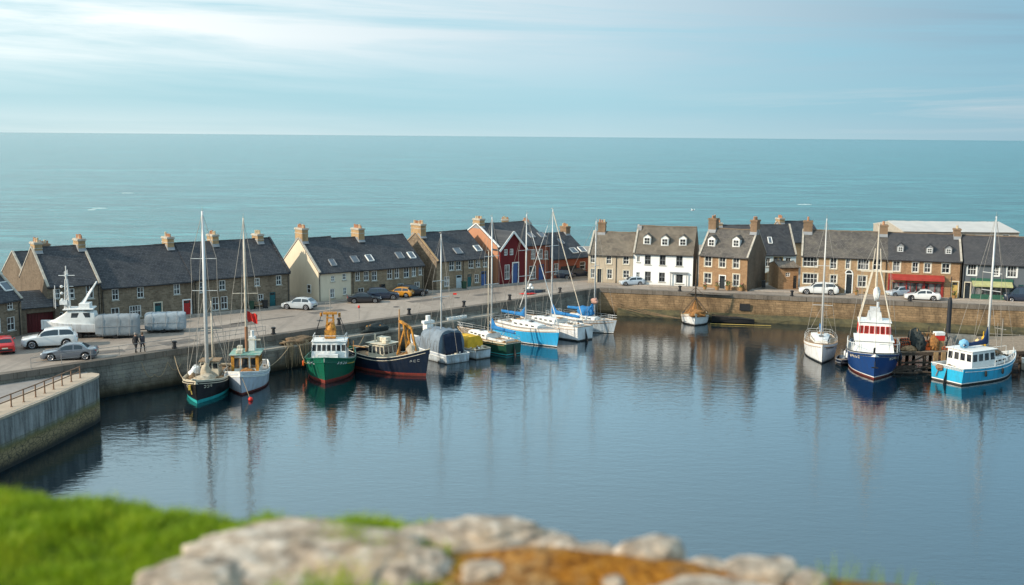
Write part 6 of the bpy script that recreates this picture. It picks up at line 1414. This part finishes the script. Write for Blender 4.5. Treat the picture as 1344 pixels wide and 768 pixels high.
def rock(label, px, py, yd, dims, seed, rz=0, sub=5):
    """px, py: where its top shows; yd: how far along the ground it lies"""
    d = ray(px, py); top = CP+d*(yd/d.y); bm = bmesh.new(); bmesh.ops.create_icosphere(bm, subdivisions=sub, radius=1); s3 = Vector((seed*3.7, seed*1.9, seed))
    for v in bm.verts:
        p = v.co.normalized(); k = 1+.26*noise.noise(p*1.4+s3)+(.13-.26*abs(noise.noise(p*2.6+s3)))+.03*noise.noise(p*8+s3)+.02*noise.noise(p*20+s3)
        cell = noise.voronoi(p*2.3+s3)[0]; k += .13*min(.45, cell[1]-cell[0])-.04
        q = p*k; q.z = q.z if q.z < .55 else .55+(q.z-.55)*.45; v.co = Vector((q.x*dims[0], q.y*dims[1], q.z*dims[2]))
    zt = max(v.co.z for v in bm.verts); me = bpy.data.meshes.new('rock'); bm.to_mesh(me); bm.free(); me.polygons.foreach_set('use_smooth', [True]*len(me.polygons)); me.materials.append(ROCK)
    o = bpy.data.objects.new('rock', me); COL.objects.link(o); o.location = (top.x, yd, top.z-zt); o.rotation_euler.z = rz; tag(o, label, 'rock', 'rocks on the headland edge'); return o
rock('big pale blurred rock in the foreground, largest of all, beside the grass', 405, 706, 4.62, (.62,.38,.24), 1, .1, 6)
rock('low grey rock at the left end of the big pale rock', 245, 748, 4.25, (.26,.24,.17), 2, .6)
rock('brownish rock bridging the big pale rock and the orange earth', 535, 728, 4.5, (.2,.22,.18), 3, 2.1)
rock('long pale rock behind the orange earth, highest of the foreground rocks', 612, 685, 4.95, (.36,.2,.14), 4, .2)
rock('flat pale rock just right of the long highest rock', 705, 702, 4.95, (.22,.16,.12), 5, -.3)
rock('grey white boulder standing alone on the orange earth', 852, 709, 4.62, (.15,.12,.075), 7, .4)
rock('small flat stone between the long highest rock and the lone boulder', 785, 716, 4.8, (.10,.08,.06), 8, 0)
rock('pale rock left of the row of stones at the right of the orange earth', 925, 737, 4.5, (.12,.10,.075), 9, 1.0)
rock('brown topped rock in the middle of the right hand row', 995, 736, 4.48, (.18,.12,.08), 10, .2)
rock('small low rock at the far right end of the row of stones', 1062, 753, 4.42, (.11,.09,.065), 11, .9)
rock('flat grey slab at the bottom edge below the row of stones', 935, 766, 4.2, (.24,.12,.06), 12, 0)
rock('small grey stone at the bottom below the lone boulder', 805, 757, 4.3, (.05,.05,.04), 13, 0)
rock('low brown stone lying on the orange earth below the long highest rock', 640, 740, 4.4, (.11,.09,.05), 14, .5)
# ------------------------------------------------------------------ landing stage with fishing gear
WOODD = M('dark_wet_timber', (.075,.055,.04), .85, .5, 2, bump=.5); WOODP = M('weathered_planks', (.30,.23,.165), .9, .45, 3, bump=.4); WOODT = M('tan_timber', (.40,.26,.13), .85, .4, 3)
zs_ = 2.0; pf = P(1184, 464, zs_); rz = R_(5); st = thing('landing_stage', 'dark timber landing stage on piles heaped with fishing gear, behind the turquoise boat', 'jetty', (pf.x, pf.y+1.0, 0), rz)
RS = Matrix.Rotation(rz, 3, 'Z'); so0 = Vector((pf.x, pf.y+1.0, 0))
def S(x, y, z): return so0+RS @ Vector((x, y, z))
Ls, Ds = 32, 9.0
b = MB(); y = 0
while y < Ds: b.box((Ls/2, y+.11, zs_-.03+random.uniform(-.012,.012)), (Ls+random.uniform(-.3,.3), .2, .07)); y += .225
b.build('deck_planks', WOODP, st)
b = MB()
for x in range(0, 33, 3): b.bar((x+.3,-.1,zs_-.22),(x+.3,Ds,zs_-.22), .22,.26)
b.bar((0,-.14,zs_-.25),(Ls,-.14,zs_-.25), .14,.34); b.bar((-.1,0,zs_-.25),(-.1,Ds,zs_-.25), .14,.34)
for k in range(10): b.bar((k*3+.3,-.05,.25),(k*3+3.3,-.05,1.6), .1,.16)
b.bar((0,-.2,.75),(Ls,-.2,.75), .12,.22); b.build('beams', WOODD, st)
pl = None
for x in [0.2+2.9*i for i in range(11)]:
    for y in (.05, 4.5, 8.9):
        if pl is None: m_ = MB(); m_.tube([(0,0,-4),(0,0,zs_-.05)], .2, 8); pl = m_.build('pile', WOODD, st); pl.location = (x, y, 0)
        else: q = pl.copy(); COL.objects.link(q); q.parent = st; q.location = (x, y, 0)
b = MB()
for k, (x, m_) in enumerate(((4.3,0),(5.2,0))): b.box((x,-.28,zs_-.75), (.5,.16,1.4), m_)
b.build('fender_boards', WOODT, st)
# floating raft of broken timbers in front
b = MB()
rr = random.Random(5)
for i in range(16):
    x = rr.uniform(-1, 5.5); y = rr.uniform(-3.2,-.6); a = rr.uniform(-.5,.5); l = rr.uniform(1.2,3.4); zz = rr.uniform(.05,.5); b.bar((x-l/2*cos(a),y-l/2*sin(a),zz),(x+l/2*cos(a),y+l/2*sin(a),zz+rr.uniform(-.1,.25)), .16,.14)
o = b.build('timber_raft', WOODD); o.location = so0; o.rotation_euler.z = rz; tag(o, 'floating raft of dark broken timbers below the front of the landing stage', 'raft')
# lobster pots
pot = thing('lobster_pot', 'lobster pot at the left front of the landing stage, orange topped', 'lobster pot', S(.9,1.0,zs_+.005), .2, 'lobster pots on the landing stage')
b = MB(); b.box((0,0,.03), (.95,.6,.06)); b.build('base', WOODP, pot)
b = MB()
for xx in (-.45,-.15,.15,.45): b.tube([(xx,-.28,.05),(xx,-.27,.28),(xx,-.15,.44),(xx,.15,.44),(xx,.27,.28),(xx,.28,.05)], .022, 5)
for yy, zz in ((-.28,.2),(.28,.2),(-.15,.44),(.15,.44)): b.tube([(-.45,yy,zz),(.45,yy,zz)], .02, 4)
b.build('hoops', ORNG, pot)
b = MB(); b.loft([[(xx,.26*cos(pi*k/8),.05+.37*sin(pi*k/8)) for k in range(9)] for xx in (-.43,0,.43)], closed=False); b.build('netting', NETG, pot)
labs = ['lobster pot lying between the two net sacks','lobster pot at the front edge right of the orange net','lobster pot behind the orange net','lobster pot leaning against the grey net heap','lobster pot on the ground tier, second from the left of the landing stage','lobster pot on the ground tier behind the orange topped front pot','lobster pot on the upper tier above the orange topped front pot','lobster pot on the upper tier, second from the left','lobster pot on the top of the stack at the left of the stage','lobster pot standing by the red and white box','lobster pot stacked over the one by the red and white box']
for lb, (x, y, k, a) in zip(labs, [(3.4,2.0,0,.8),(5.9,.6,0,-.3),(4.4,2.0,1,.4),(7.2,1.6,0,1.2),(2.0,1.1,0,.1),(1.0,1.9,0,0),(.95,1.1,1,.3),(2.0,1.4,1,-.1),(1.1,1.2,2,.1),(5.3,2.2,0,.3),(5.35,2.2,1,.2)]): copy_tree(pot, S(x,y,zs_+.005+.465*k), a+rz, lb)
bx = thing('fish_box', 'orange fish box on the back left of the landing stage', 'crate', S(.6,3.4,zs_+.005), .2, 'fish boxes on the landing stage')
def open_box(l, w_, h, m, par, nm='tray'):
    b = MB(); b.box((0,0,.03), (l,w_,.05))
    for (x, y, a, c) in ((0,w_/2-.02,l,.04),(0,-w_/2+.02,l,.04),(l/2-.02,0,.04,w_-.085),(-l/2+.02,0,.04,w_-.085)): b.box((x,y,h/2+.03), (a,c,h))
    for x in (-l/3, 0, l/3): b.box((x,-w_/2-.012,h/2+.03), (.05,.03,h*.9))
    b.box((0,-w_/2-.01,h+.02), (l+.04,.06,.05)); b.box((0,w_/2+.01,h+.02), (l+.04,.06,.05)); b.build(nm, m, par)
open_box(1.0,.65,.36,ORNG,bx); q = MB(); q.blob((0,0,.28), (.4,.22,.16), 3, .5, 3, 2); q.build('coiled_rope', ROPED, bx)
for lb, (x, y, k, a) in zip(['orange fish box stacked on the back left orange fish box','orange fish box beside the dark net sacks','orange fish box on top of the one beside the dark net sacks'], [(.6,3.4,1,.25),(3.6,1.0,0,-.2),(3.6,1.05,1,.1)]): copy_tree(bx, S(x,y,zs_+.005+.42*k), a, lb)
def sack(label, x, y, d, mat, seed, cat='net heap', nm='net_heap'):
    b = MB(); b.blob((0,0,d[2]*.75), d, seed, .35, 3.2, 4); b.v = [(p[0]*(1.25-.5*p[2]/(d[2]*1.75)), p[1]*(1.25-.5*p[2]/(d[2]*1.75)), p[2]) for p in b.v]
    b.v = [(p[0], p[1], max(.005, p[2])) for p in b.v]; o = b.build(nm, mat, smooth=True); o.location = S(x, y, zs_+.006); tag(o, label, cat); return o
sack('tall dark net sack on the landing stage, left of the orange net', 2.6, .7, (.75,.6,1.25), NETG, 1); sack('dark net sack behind the tall dark one', 3.0, 2.6, (.8,.7,1.3), NETG, 2); sack('orange brown heaped net in the middle of the landing stage', 4.5, .8, (.6,.5,1.05), NETT, 3); sack('low tan net heap at the left front corner of the stage', 1.4, .5, (.9,.4,.35), M('tan_net', (.42,.26,.14), .95, .5, 5, bump=.7), 4); sack('heap of grey net right of the red and white box', 6.6, 1.0, (.5,.45,.9), M('grey_net', (.22,.21,.19), .95, .5, 5, bump=.7), 6)
ps = thing('pole_stack', 'bundle of upright and leaning timber poles between the nets on the landing stage', 'poles', S(4.0,1.7,zs_+.006), 0)
for k, (x0_, y0_, x1_, y1_, h_, m_) in enumerate(((-.9,0,-1.1,.1,2.3,WOODT),(0,.1,.3,.2,2.6,WOODD),(.8,-.1,.5,.2,2.1,WOODT),(1.9,0,2.1,.1,2.4,WOODP),(2.6,-.2,2.3,0,2.0,WOODD),(-2.0,.2,-1.8,.3,2.2,WOODP))):
    b = MB(); b.tube([(x0_,y0_,0),(x1_,y1_,h_)], .06, 6); b.build('pole', m_, ps)
b = MB(); b.bar((-1.2,.1,1.9),(2.4,.1,1.75), .09,.1); b.build('cross_pole', WOODT, ps)
b = MB()
for k in range(40):
    rr_ = random.Random(k); x0_ = rr_.uniform(-1.1,2.2); b.tube([(x0_,.08,1.85),(x0_+rr_.uniform(-.1,.1),.16,1.2),(x0_+rr_.uniform(-.25,.25),.1,rr_.uniform(.3,.9))], .02, 4)
b.build('hung_net', NETT, ps)
rb = thing('gas_box', 'red and white box standing on crates on the landing stage', 'box', S(5.1,.9,zs_+.006), .1)
b = MB(); b.box((0,0,.55), (1.0,.7,1.1)); b.box((0,0,.3), (1.06,.76,.05)); b.box((0,0,.85), (1.06,.76,.05)); b.build('crate', WOODT, rb)
b = MB(); b.box((0,0,1.42), (1.15,.75,.6)); b.build('red_lower', REDP2, rb, bevel=.03); b = MB(); b.box((0,0,1.93), (1.15,.75,.4)); b.build('white_lid', WHT, rb, bevel=.04)
gp = thing('hoarding', 'tilted grey steel plate leaning on the landing stage beside the dark post', 'panel', S(8.6,1.8,zs_+.006), .05)
b = MB(); b.add([(-1.6,0,0),(1.5,0,0),(1.7,.5,1.45),(-1.9,.6,1.65),(-1.6,.08,0),(1.5,.08,0),(1.7,.58,1.45),(-1.9,.68,1.65)], [(0,1,2,3),(7,6,5,4),(0,4,5,1),(1,5,6,2),(2,6,7,3),(3,7,4,0)]); b.build('plate', M('grey_steel_plate', (.23,.22,.19), .7, .5, 1.5, bump=.3), gp)
b = MB(); b.bar((-1.2,.75,0),(-1.2,.72,1.5), .1,.1); b.bar((1.2,.75,0),(1.2,.62,1.3), .1,.1); b.build('prop', WOODD, gp)
yb = thing('buoy_stand', 'cluster of yellow and buff buoys on the stage just right of the dark post', 'buoys', S(10.6,1.6,zs_+.006))
YEL = M('yellow_buoy', (.75,.42,.02), .5, .3)
for k, (x, y, z, r_, m_) in enumerate(((0,0,.3,.3,BUFF),(.5,.2,.3,.3,YEL),(.25,.1,.75,.28,YEL),(.3,0,1.2,.25,YEL),(-.4,.3,.3,.28,BUFF),(-.35,.1,.8,.3,BUFF))):
    b = MB(); b.blob((x,y,z), (r_,r_,r_*1.1), k, .04, 1, 2); b.tube([(x,y,z+r_),(x,y,z+r_+.12)], .04, 5); b.build('buoy', m_, yb, smooth=True)
b = MB(); b.tube([(.3,.1,0),(.3,.1,2.0)], .05, 5); b.build('pole', YEL, yb)
# dark mooring post, on the landing stage back edge
pp = P(1259, 442, zs_); zt = zpx(1259, 396, pp.y); zt2 = zpx(1259, 368, pp.y)
mp = thing('mooring_post', 'thick dark post standing in front of the ochre quay wall', 'post', (pp.x, pp.y+3.5, 0)); b = MB(); b.tube([(0,0,-4),(0,0,zt-.8),(0,0,zt-.5),(0,0,zt)], [.29,.27,.27,.17], 12); b.build('pile', M('navy_black_pile', (.02,.024,.032), .6, .4, 2), mp, smooth=2); b = MB(); b.tube([(0,0,zt),(0,0,zt2)], .05, 6); b.bar((-.5,0,zt2-.3),(.5,0,zt2-.3), .05,.05); b.build('thin_pole', DARK, mp)
# floating pontoon at far right
fp = P(1296, 452, .5); r = thing('pontoon', 'long yellow green pontoon floating along the quay wall at the right', 'pontoon', (fp.x, fp.y, 0), atan2(rd.y, rd.x)); b = MB(); b.box((7,1,.2), (16,1.7,.7)); b.build('float', M('mossy_float', (.22,.2,.05), .8, .5, 1, bump=.4), r)
b = MB()
for i in range(26): b.box((-.7+i*.62, 1, .58), (.55,1.8,.06))
b.build('decking', WOODP, r); b = MB()
for x in (0,4,8,12): b.tube([(x,1.7,.5),(x,1.7,1.7)], .05, 5)
b.tube([(0,1.7,1.6),(12,1.7,1.6)], .035, 5); b.build('handrail', GALV, r)
# ------------------------------------------------------------------ ropes and nets
def rope(label, pts, sag, r=.035, mat=ROPE, n=14, group='mooring ropes'):
    b = MB(); allp = []
    for a, c in zip(pts, pts[1:]):
        for i in range(n): f = i/n; p = Vector(a).lerp(Vector(c), f); p.z -= sag*4*f*(1-f); allp.append(p)
    allp.append(Vector(pts[-1])); b.tube(allp, r, 5); o = b.build('mooring_rope', mat); tag(o, label, 'rope', group); return o
wf = -ln*.42     # just clear of the left wall face
def onwall(px, z): return Vector((QL(px).x, QL(px).y, z))+wf
rope('tan rope hanging in two loops down the wall left of the black boat', [onwall(183,3.0), onwall(199,1.6), onwall(217,2.7), onwall(234,2.3)], .8)
rope('mooring rope from the black boat to the quay edge behind it', [P(241,497,2.3), onwall(226,3.2)], .5)
rope('mooring rope between the pale fishing boat and the quay', [P(352,482,2.0), QL(372)+wf*3+Vector((0,0,-1.08))], .3)
rope('mooring rope from the green trawler to the ledge on its left', [P(400,474,2.0), QL(384)+wf*3+Vector((0,0,-1.08))], .35)
rope('mooring rope from the navy trawler stern to the quay', [P(467,458,1.8), QL(470)+wf*3+Vector((0,0,-1.08))], .2)
for k, (z0, z1, lab) in enumerate(((2.3,1.5,'upper'),(1.9,1.2,'middle'),(1.5,1.1,'lower'))): rope(f'{lab} of three brown ropes slung along the ochre wall left of the net boat', [QC+rd*2.2-rn*(1.3+.1*k)-Vector((0,0,ZQ-z0)), P(893,418,.9+.12*k)], .25, .06, ROPED)
rope('yellowish rope lying low on the water right of the net boat', [P(932,425,.12), P(1012,427.5,.12)], .0, .05, M('yellow_rope', (.5,.36,.1), .8, .3))
rope('sagging rope from the net boat to the wall on its right', [P(931,414,1.2), QC+rd*33-rn*1.2-Vector((0,0,ZQ-2.4))], .5, .04, ROPED)
o = rope('mooring line of the white yacht running down to the water', [P(1058,455,2), P(1052,470,.05)], .1, .02)
dg_ = thing('dinghy', 'black dinghy shape put in for a dark shadowed hole by the ochre wall, right of the net boat', 'boat', P(962,423.5,0), atan2(rd.y, rd.x)+R_(2)); b = MB(); rings = []  # black hull stands in for a shadowed hole at the wall
for i in range(13):
    f = i/12; x = -3+6*f; w_ = .8*(1-max(0,(f-.5)/.5)**2)+.03; h_ = .95-.35*f; rings.append([(x,-w_,h_),(x,-w_*.85,.1),(x,0,-.2),(x,w_*.85,.1),(x,w_,h_),(x,w_*.8,h_-.05),(x,0,h_-.3),(x,-w_*.8,h_-.05)])
b.loft(rings); b.build('hull', RUBB, dg_, smooth=2); b = MB(); b.box((-.6,0,.62), (.3,1.2,.06)); b.box((-2.9,0,.75), (.25,.35,.7)); b.build('thwart', WOODD, dg_)
# heap of nets and ropes hanging over the ledge
hc = QL(386)-ln*.75; nh = thing('net_pile', 'tangled brown ropes and nets hanging over the quay ledge left of the green trawler', 'nets', (hc.x, hc.y, 2.606), atan2(ld.y, ld.x))
b = MB(); b.blob((0,.1,.25), (2.4,.7,.5), 3, .5, 1.6, 4); b.v = [(p[0],p[1],max(.01,p[2])) for p in b.v]; b.build('net', M('brown_net', (.23,.15,.085), .95, .55, 4, bump=.8), nh, smooth=True); b = MB(); rr = random.Random(11)
for i in range(46):
    x = rr.uniform(-2.2,2.0); dx = rr.uniform(-.5,.5); dn = rr.uniform(1.2,2.6); b.tube([(x,.3,.5+rr.uniform(-.1,.1)),(x+dx*.3,-.5,.3),(x+dx*.6,-.86,-.1),(x+dx,-.86-.05*rr.random(),-dn)], rr.uniform(.02,.035), 4)
for i in range(10):
    x = rr.uniform(-3,-.5); b.tube([(x+1.5*k/6, rr.uniform(-.4,.5), .12+.25*rr.random()) for k in range(7)], .035, 4)
b.tube([(1.2,-.9,.2),(1.5,-1.0,-1.6),(2.2,-1.1,-2.5),(3.2,-1.0,-1.6),(3.6,-.9,.1)], .04, 5); b.build('hanging_ropes', ROPE, nh)
nh2 = thing('net_pile', 'low grey brown pile of nets on the quay edge behind the navy trawler', 'nets', (QL(488)-ln*.75-Vector((0,0,1.094))), atan2(ld.y, ld.x)); b = MB(); b.blob((0,0,.3), (2.0,.6,.6), 8, .5, 1.6, 3); b.v = [(p[0],p[1],max(.01,p[2])) for p in b.v]; b.build('net', NETG, nh2, smooth=True); b = MB()
for i in range(8): b.blob((rr.uniform(-1.5,1.5),rr.uniform(-.3,.3),.75+rr.uniform(-.1,.15)), (.12,.12,.1), i, .05, 1, 1)
b.build('floats', OCH, nh2)
# ------------------------------------------------------------------ small things on the quay
bo = thing('bollard', 'black iron bollard on the quay edge above the black boat, leftmost one', 'bollard', QL(232)+ln*.45+Vector((0,0,.125)), 0, 'quay bollards'); b = MB(); b.tube([(0,0,0),(0,0,.08),(0,0,.12),(0,0,.55),(0,0,.62),(0,0,.74),(0,0,.8)], [.3,.3,.2,.17,.27,.27,.16], 12); b.build('post', DARK, bo, smooth=2)
for px, lb in ((362,'black iron bollard on the quay edge near the hanging net pile'),(448,'black iron bollard on the quay edge above the green trawler'),(540,'black iron bollard on the quay edge above the tarpaulined boat'),(612,'black iron bollard on the quay edge above the yellow covered boat'),(672,'black iron bollard on the quay edge above the sky blue yacht'),(738,'black iron bollard on the quay edge nearest the harbour corner')): copy_tree(bo, QL(px)+ln*.45+Vector((0,0,.125)), 0, lb)
for f, lb in ((12,'black iron bollard on the far quay in front of the white house'),(28,'black iron bollard on the far quay in front of the brown house'),(44,'black iron bollard on the far quay by the long white car')): copy_tree(bo, QC+rd*f+rn*.45+Vector((0,0,.125)), 0, lb)
mk_ = thing('marker_post', 'thin post with a red float on top on the quay above the navy trawler', 'post', QL(486)+ln*2.2, 0); b = MB(); b.tube([(0,0,0),(0,0,1.5)], .04, 6); b.build('pole', GALV, mk_); b = MB(); b.blob((0,0,1.6), (.16,.16,.2), 1, 0, 1, 2); b.build('float', REDP2, mk_, smooth=True)
mk2 = thing('marker_post', 'thin post with a small red flag on the quay above the tarpaulined boat', 'post', QL(612)+ln*2.6, 0); b = MB(); b.tube([(0,0,0),(0,0,1.7)], .03, 6); b.build('pole', GALV, mk2); b = MB(); b.box((.25,0,1.6), (.5,.02,.25)); b.build('flag', REDP2, mk2)
fb = thing('fish_box', 'white fish box on the ledge above the tarpaulined boat, leftmost of a row', 'crate', QL(585)-ln*.8+Vector((0,0,-1.094)), .7, 'white fish boxes on the ledge'); open_box(.9,.6,.3,WHT,fb)
for k, lb in enumerate(['white fish box on the ledge, second of the row from the left','white fish box on the ledge, third of the row from the left','pale fish box at the right end of the row on the ledge']): copy_tree(fb, QL(591+6*k)-ln*(.75+.12*(k%2))+Vector((0,0,-1.094)), .6+.3*k, lb)
ud = thing('upturned_dinghy', 'dark upturned dinghy on the quay in front of the red gabled house', 'boat', P(703,384,ZQ), R_(25)); b = MB(); rings = []
for i in range(11):
    f = i/10; x = -1.6+3.2*f; w_ = .7*(1-max(0,(f-.4)/.6)**2)+.02; rings.append([(x,-w_,.02),(x,-w_*.8,.4),(x,0,.55-.2*f),(x,w_*.8,.4),(x,w_,.02)])
b.loft(rings); b.build('hull', HB['navy'], ud, smooth=2); b = MB(); b.bar((-1.6,0,.57),(1.5,0,.38), .06,.08); b.build('keel', CREAMP, ud)
wc = thing('buoy_pile', 'small pile of white buoys on the quay left of the upturned dinghy', 'buoys', P(694,381,ZQ)); 
for k, (x, y, z) in enumerate(((0,0,.28),(.5,.2,.28),(.2,.5,.28),(.25,.2,.72))):
    b = MB(); b.blob((x,y,z), (.28,.28,.28), k, .04, 1, 2); b.build('buoy', WHT, wc, smooth=True)
rc = thing('kayak', 'flat red kayak lying on the quay above the sky blue yacht', 'boat', P(693,387,ZQ), R_(10)); b = MB(); b.loft([[(x,cos(2*pi*k/10)*w_,.17+.15*sin(2*pi*k/10)*w_/.32) for k in range(10)] for x, w_ in ((-1.3,.02),(-.9,.2),(-.3,.32),(.3,.32),(.9,.2),(1.3,.02))]); b.build('hull', REDP2, rc, smooth=True); b = MB(); b.box((0,0,.33), (.7,.35,.04)); b.build('seat', DARK, rc)
# planters and tubs by the brown house, bins, benches
LEAF = M('planter_leaves', (.06,.12,.025), .7, .5, 8, bump=.6); FLOW = M('pink_flowers', (.6,.22,.22), .7, .5, 12)
def planter(label, px, py, s_=1.0, fl=True):
    p = P(px, py, ZQ); r = thing('planter', label, 'planter', (p.x, p.y, ZQ+.124), 0, 'flower tubs outside the houses'); b = MB(); b.tube([(0,0,0),(0,0,.4*s_),(0,0,.42*s_)], [.2*s_,.28*s_,.3*s_], 10); b.build('tub', TANW, r); b = MB(); rr = random.Random(int(px))
    for k in range(60):
        a = rr.uniform(0,6.28); q = rr.uniform(0,.32)*s_; z = rr.uniform(.4,.95)*s_; c = Vector((cos(a)*q,sin(a)*q,z)); u = Vector((rr.uniform(-1,1),rr.uniform(-1,1),rr.uniform(-1,1)))*.1*s_; w_ = Vector((rr.uniform(-1,1),rr.uniform(-1,1),rr.uniform(-1,1)))*.07*s_; b.add([c-u,c+w_,c+u,c-w_], [(0,1,2,3)])
    b.build('leaves', LEAF, r); b = MB()
    if fl:
        for k in range(12): a = rr.uniform(0,6.28); b.blob((cos(a)*rr.uniform(0,.3)*s_,sin(a)*.25*s_,rr.uniform(.6,1)*s_), (.06,.06,.05), k, .2, 1, 1)
        b.build('flowers', FLOW, r)
for px, py, lb, s_ in ((925,381.5,'flower tub under the left lower window of the brown house',1.1),(941,382,'flower tub left of the brown house door',1.3),(955,382.4,'tall flower tub right of the brown house door',1.5),(973,383,'flower tub under the right lower window of the brown house',1.1),(1100,387,'flower tub by the arched doorway of the tan house',1.1),(1124,388.5,'flower tub right of the arched doorway',1.1),(1252,393.5,'flower tub beside the ochre shop door',1.1)): planter(lb, px, py-.6, s_)
def bin_(label, px, py, m_):
    p = P(px, py, ZQ); r = thing('wheelie_bin', label, 'bin', (p.x, p.y, ZQ+.124), R_(-60 if px < 780 else -17), 'wheelie bins by the cottages'); b = MB(); b.box((0,0,.52), (.5,.55,.95), tx=1.15); b.build('tank', m_, r, bevel=.03); b = MB(); b.box((0,-.03,1.04), (.62,.7,.07)); b.build('lid', m_, r); b = MB(); b.tube([(-.25,.25,.09),(.25,.25,.09)], .09, 8); b.build('wheel', TYRE, r)
GRB = M('green_bin', (.02,.06,.035), .5, .2); BLB = M('black_bin', (.02,.02,.022), .5, .2)
for px, py, m_, lb in ((330,406.6,GRB,'green wheelie bin by the wall of the end terrace cottage'),(348,405.2,BLB,'black wheelie bin left of the teal end door'),(609,379.2,GRB,'green wheelie bin between the two doors of the chimney gabled cottage'),(1002,378,BLB,'black wheelie bin at the mouth of the lane')): bin_(lb, px, py+.7, m_)
bn = thing('bench', 'dark timber bench against the end terrace cottage wall', 'bench', P(341,406.4,ZQ)+Vector((0,0,.124)), atan2(lrow.y, lrow.x)); b = MB()
for y in (-.18,0,.18): b.box((0,y,.45), (1.6,.14,.05))
b.build('seat', TEAK, bn); b = MB()
for z in (.65,.82): b.box((0,.28,z), (1.6,.05,.13))
b.build('backrest', TEAK, bn)
for x in (-.7,.7): b = MB(); b.box((x,.03,.22), (.08,.5,.42)); b.box((x,.3,.62), (.07,.07,.5)); b.build('leg', DARK, bn)
# ------------------------------------------------------------------ far sea and air
FOAM = M('foam', (.45,.56,.56), .9, .2, .5)
for px, py, l_ in ((131,273.5,4.5),(168,253.5,4.5),(1056,268.5,5),(121,275.5,2.5)):
    p = P(px, py, 0); b = MB(); rings = []
    for i in range(13): f = i/12; w_ = sin(pi*f)**.7*(.35+.25*noise.noise(Vector((px, i*.7, 0)))); rings.append([(l_*(f-.5)*1.2, -w_*1.3, -.05), (l_*(f-.5)*1.2, -w_*.5, .22*w_+.05), (l_*(f-.5)*1.2, w_*.6, .3*w_+.05), (l_*(f-.5)*1.2, w_*1.5, -.05)])
    b.loft(rings, closed=False); o = b.build('wave_crest', FOAM, smooth=True); o.location = p; o.rotation_euler.z = R_(8); kind(o, 'structure')
gu = thing('gull', 'white gull flying over the sea above the white house chimney', 'gull', tuple(CP+ray(909,276)*(150/ray(909,276).y)), R_(20)); b = MB(); rings = []
for x, r_ in ((-.28,.02),(-.15,.06),(0,.09),(.12,.075),(.2,.05),(.26,.045),(.3,.015)): rings.append([(x, cos(2*pi*k/8)*r_, sin(2*pi*k/8)*r_) for k in range(8)])
b.loft(rings)
for sd in (-1, 1): b.add([(.1,sd*.06,.03),(-.08,sd*.06,.03),(-.02,sd*.4,.2),(.1,sd*.4,.2),(-.12,sd*.75,.1),(-.06,sd*.75,.1)], [(0,1,2,3),(3,2,4,5)])
b.add([(-.25,-.03,0),(-.25,.03,0),(-.4,.09,0),(-.4,-.09,0)], [(0,1,2,3)]); b.build('body', WHT, gu, smooth=True); b = MB(); b.tube([(.29,0,0),(.35,0,-.01)], [.015,.004], 5); b.build('beak', OCH, gu)
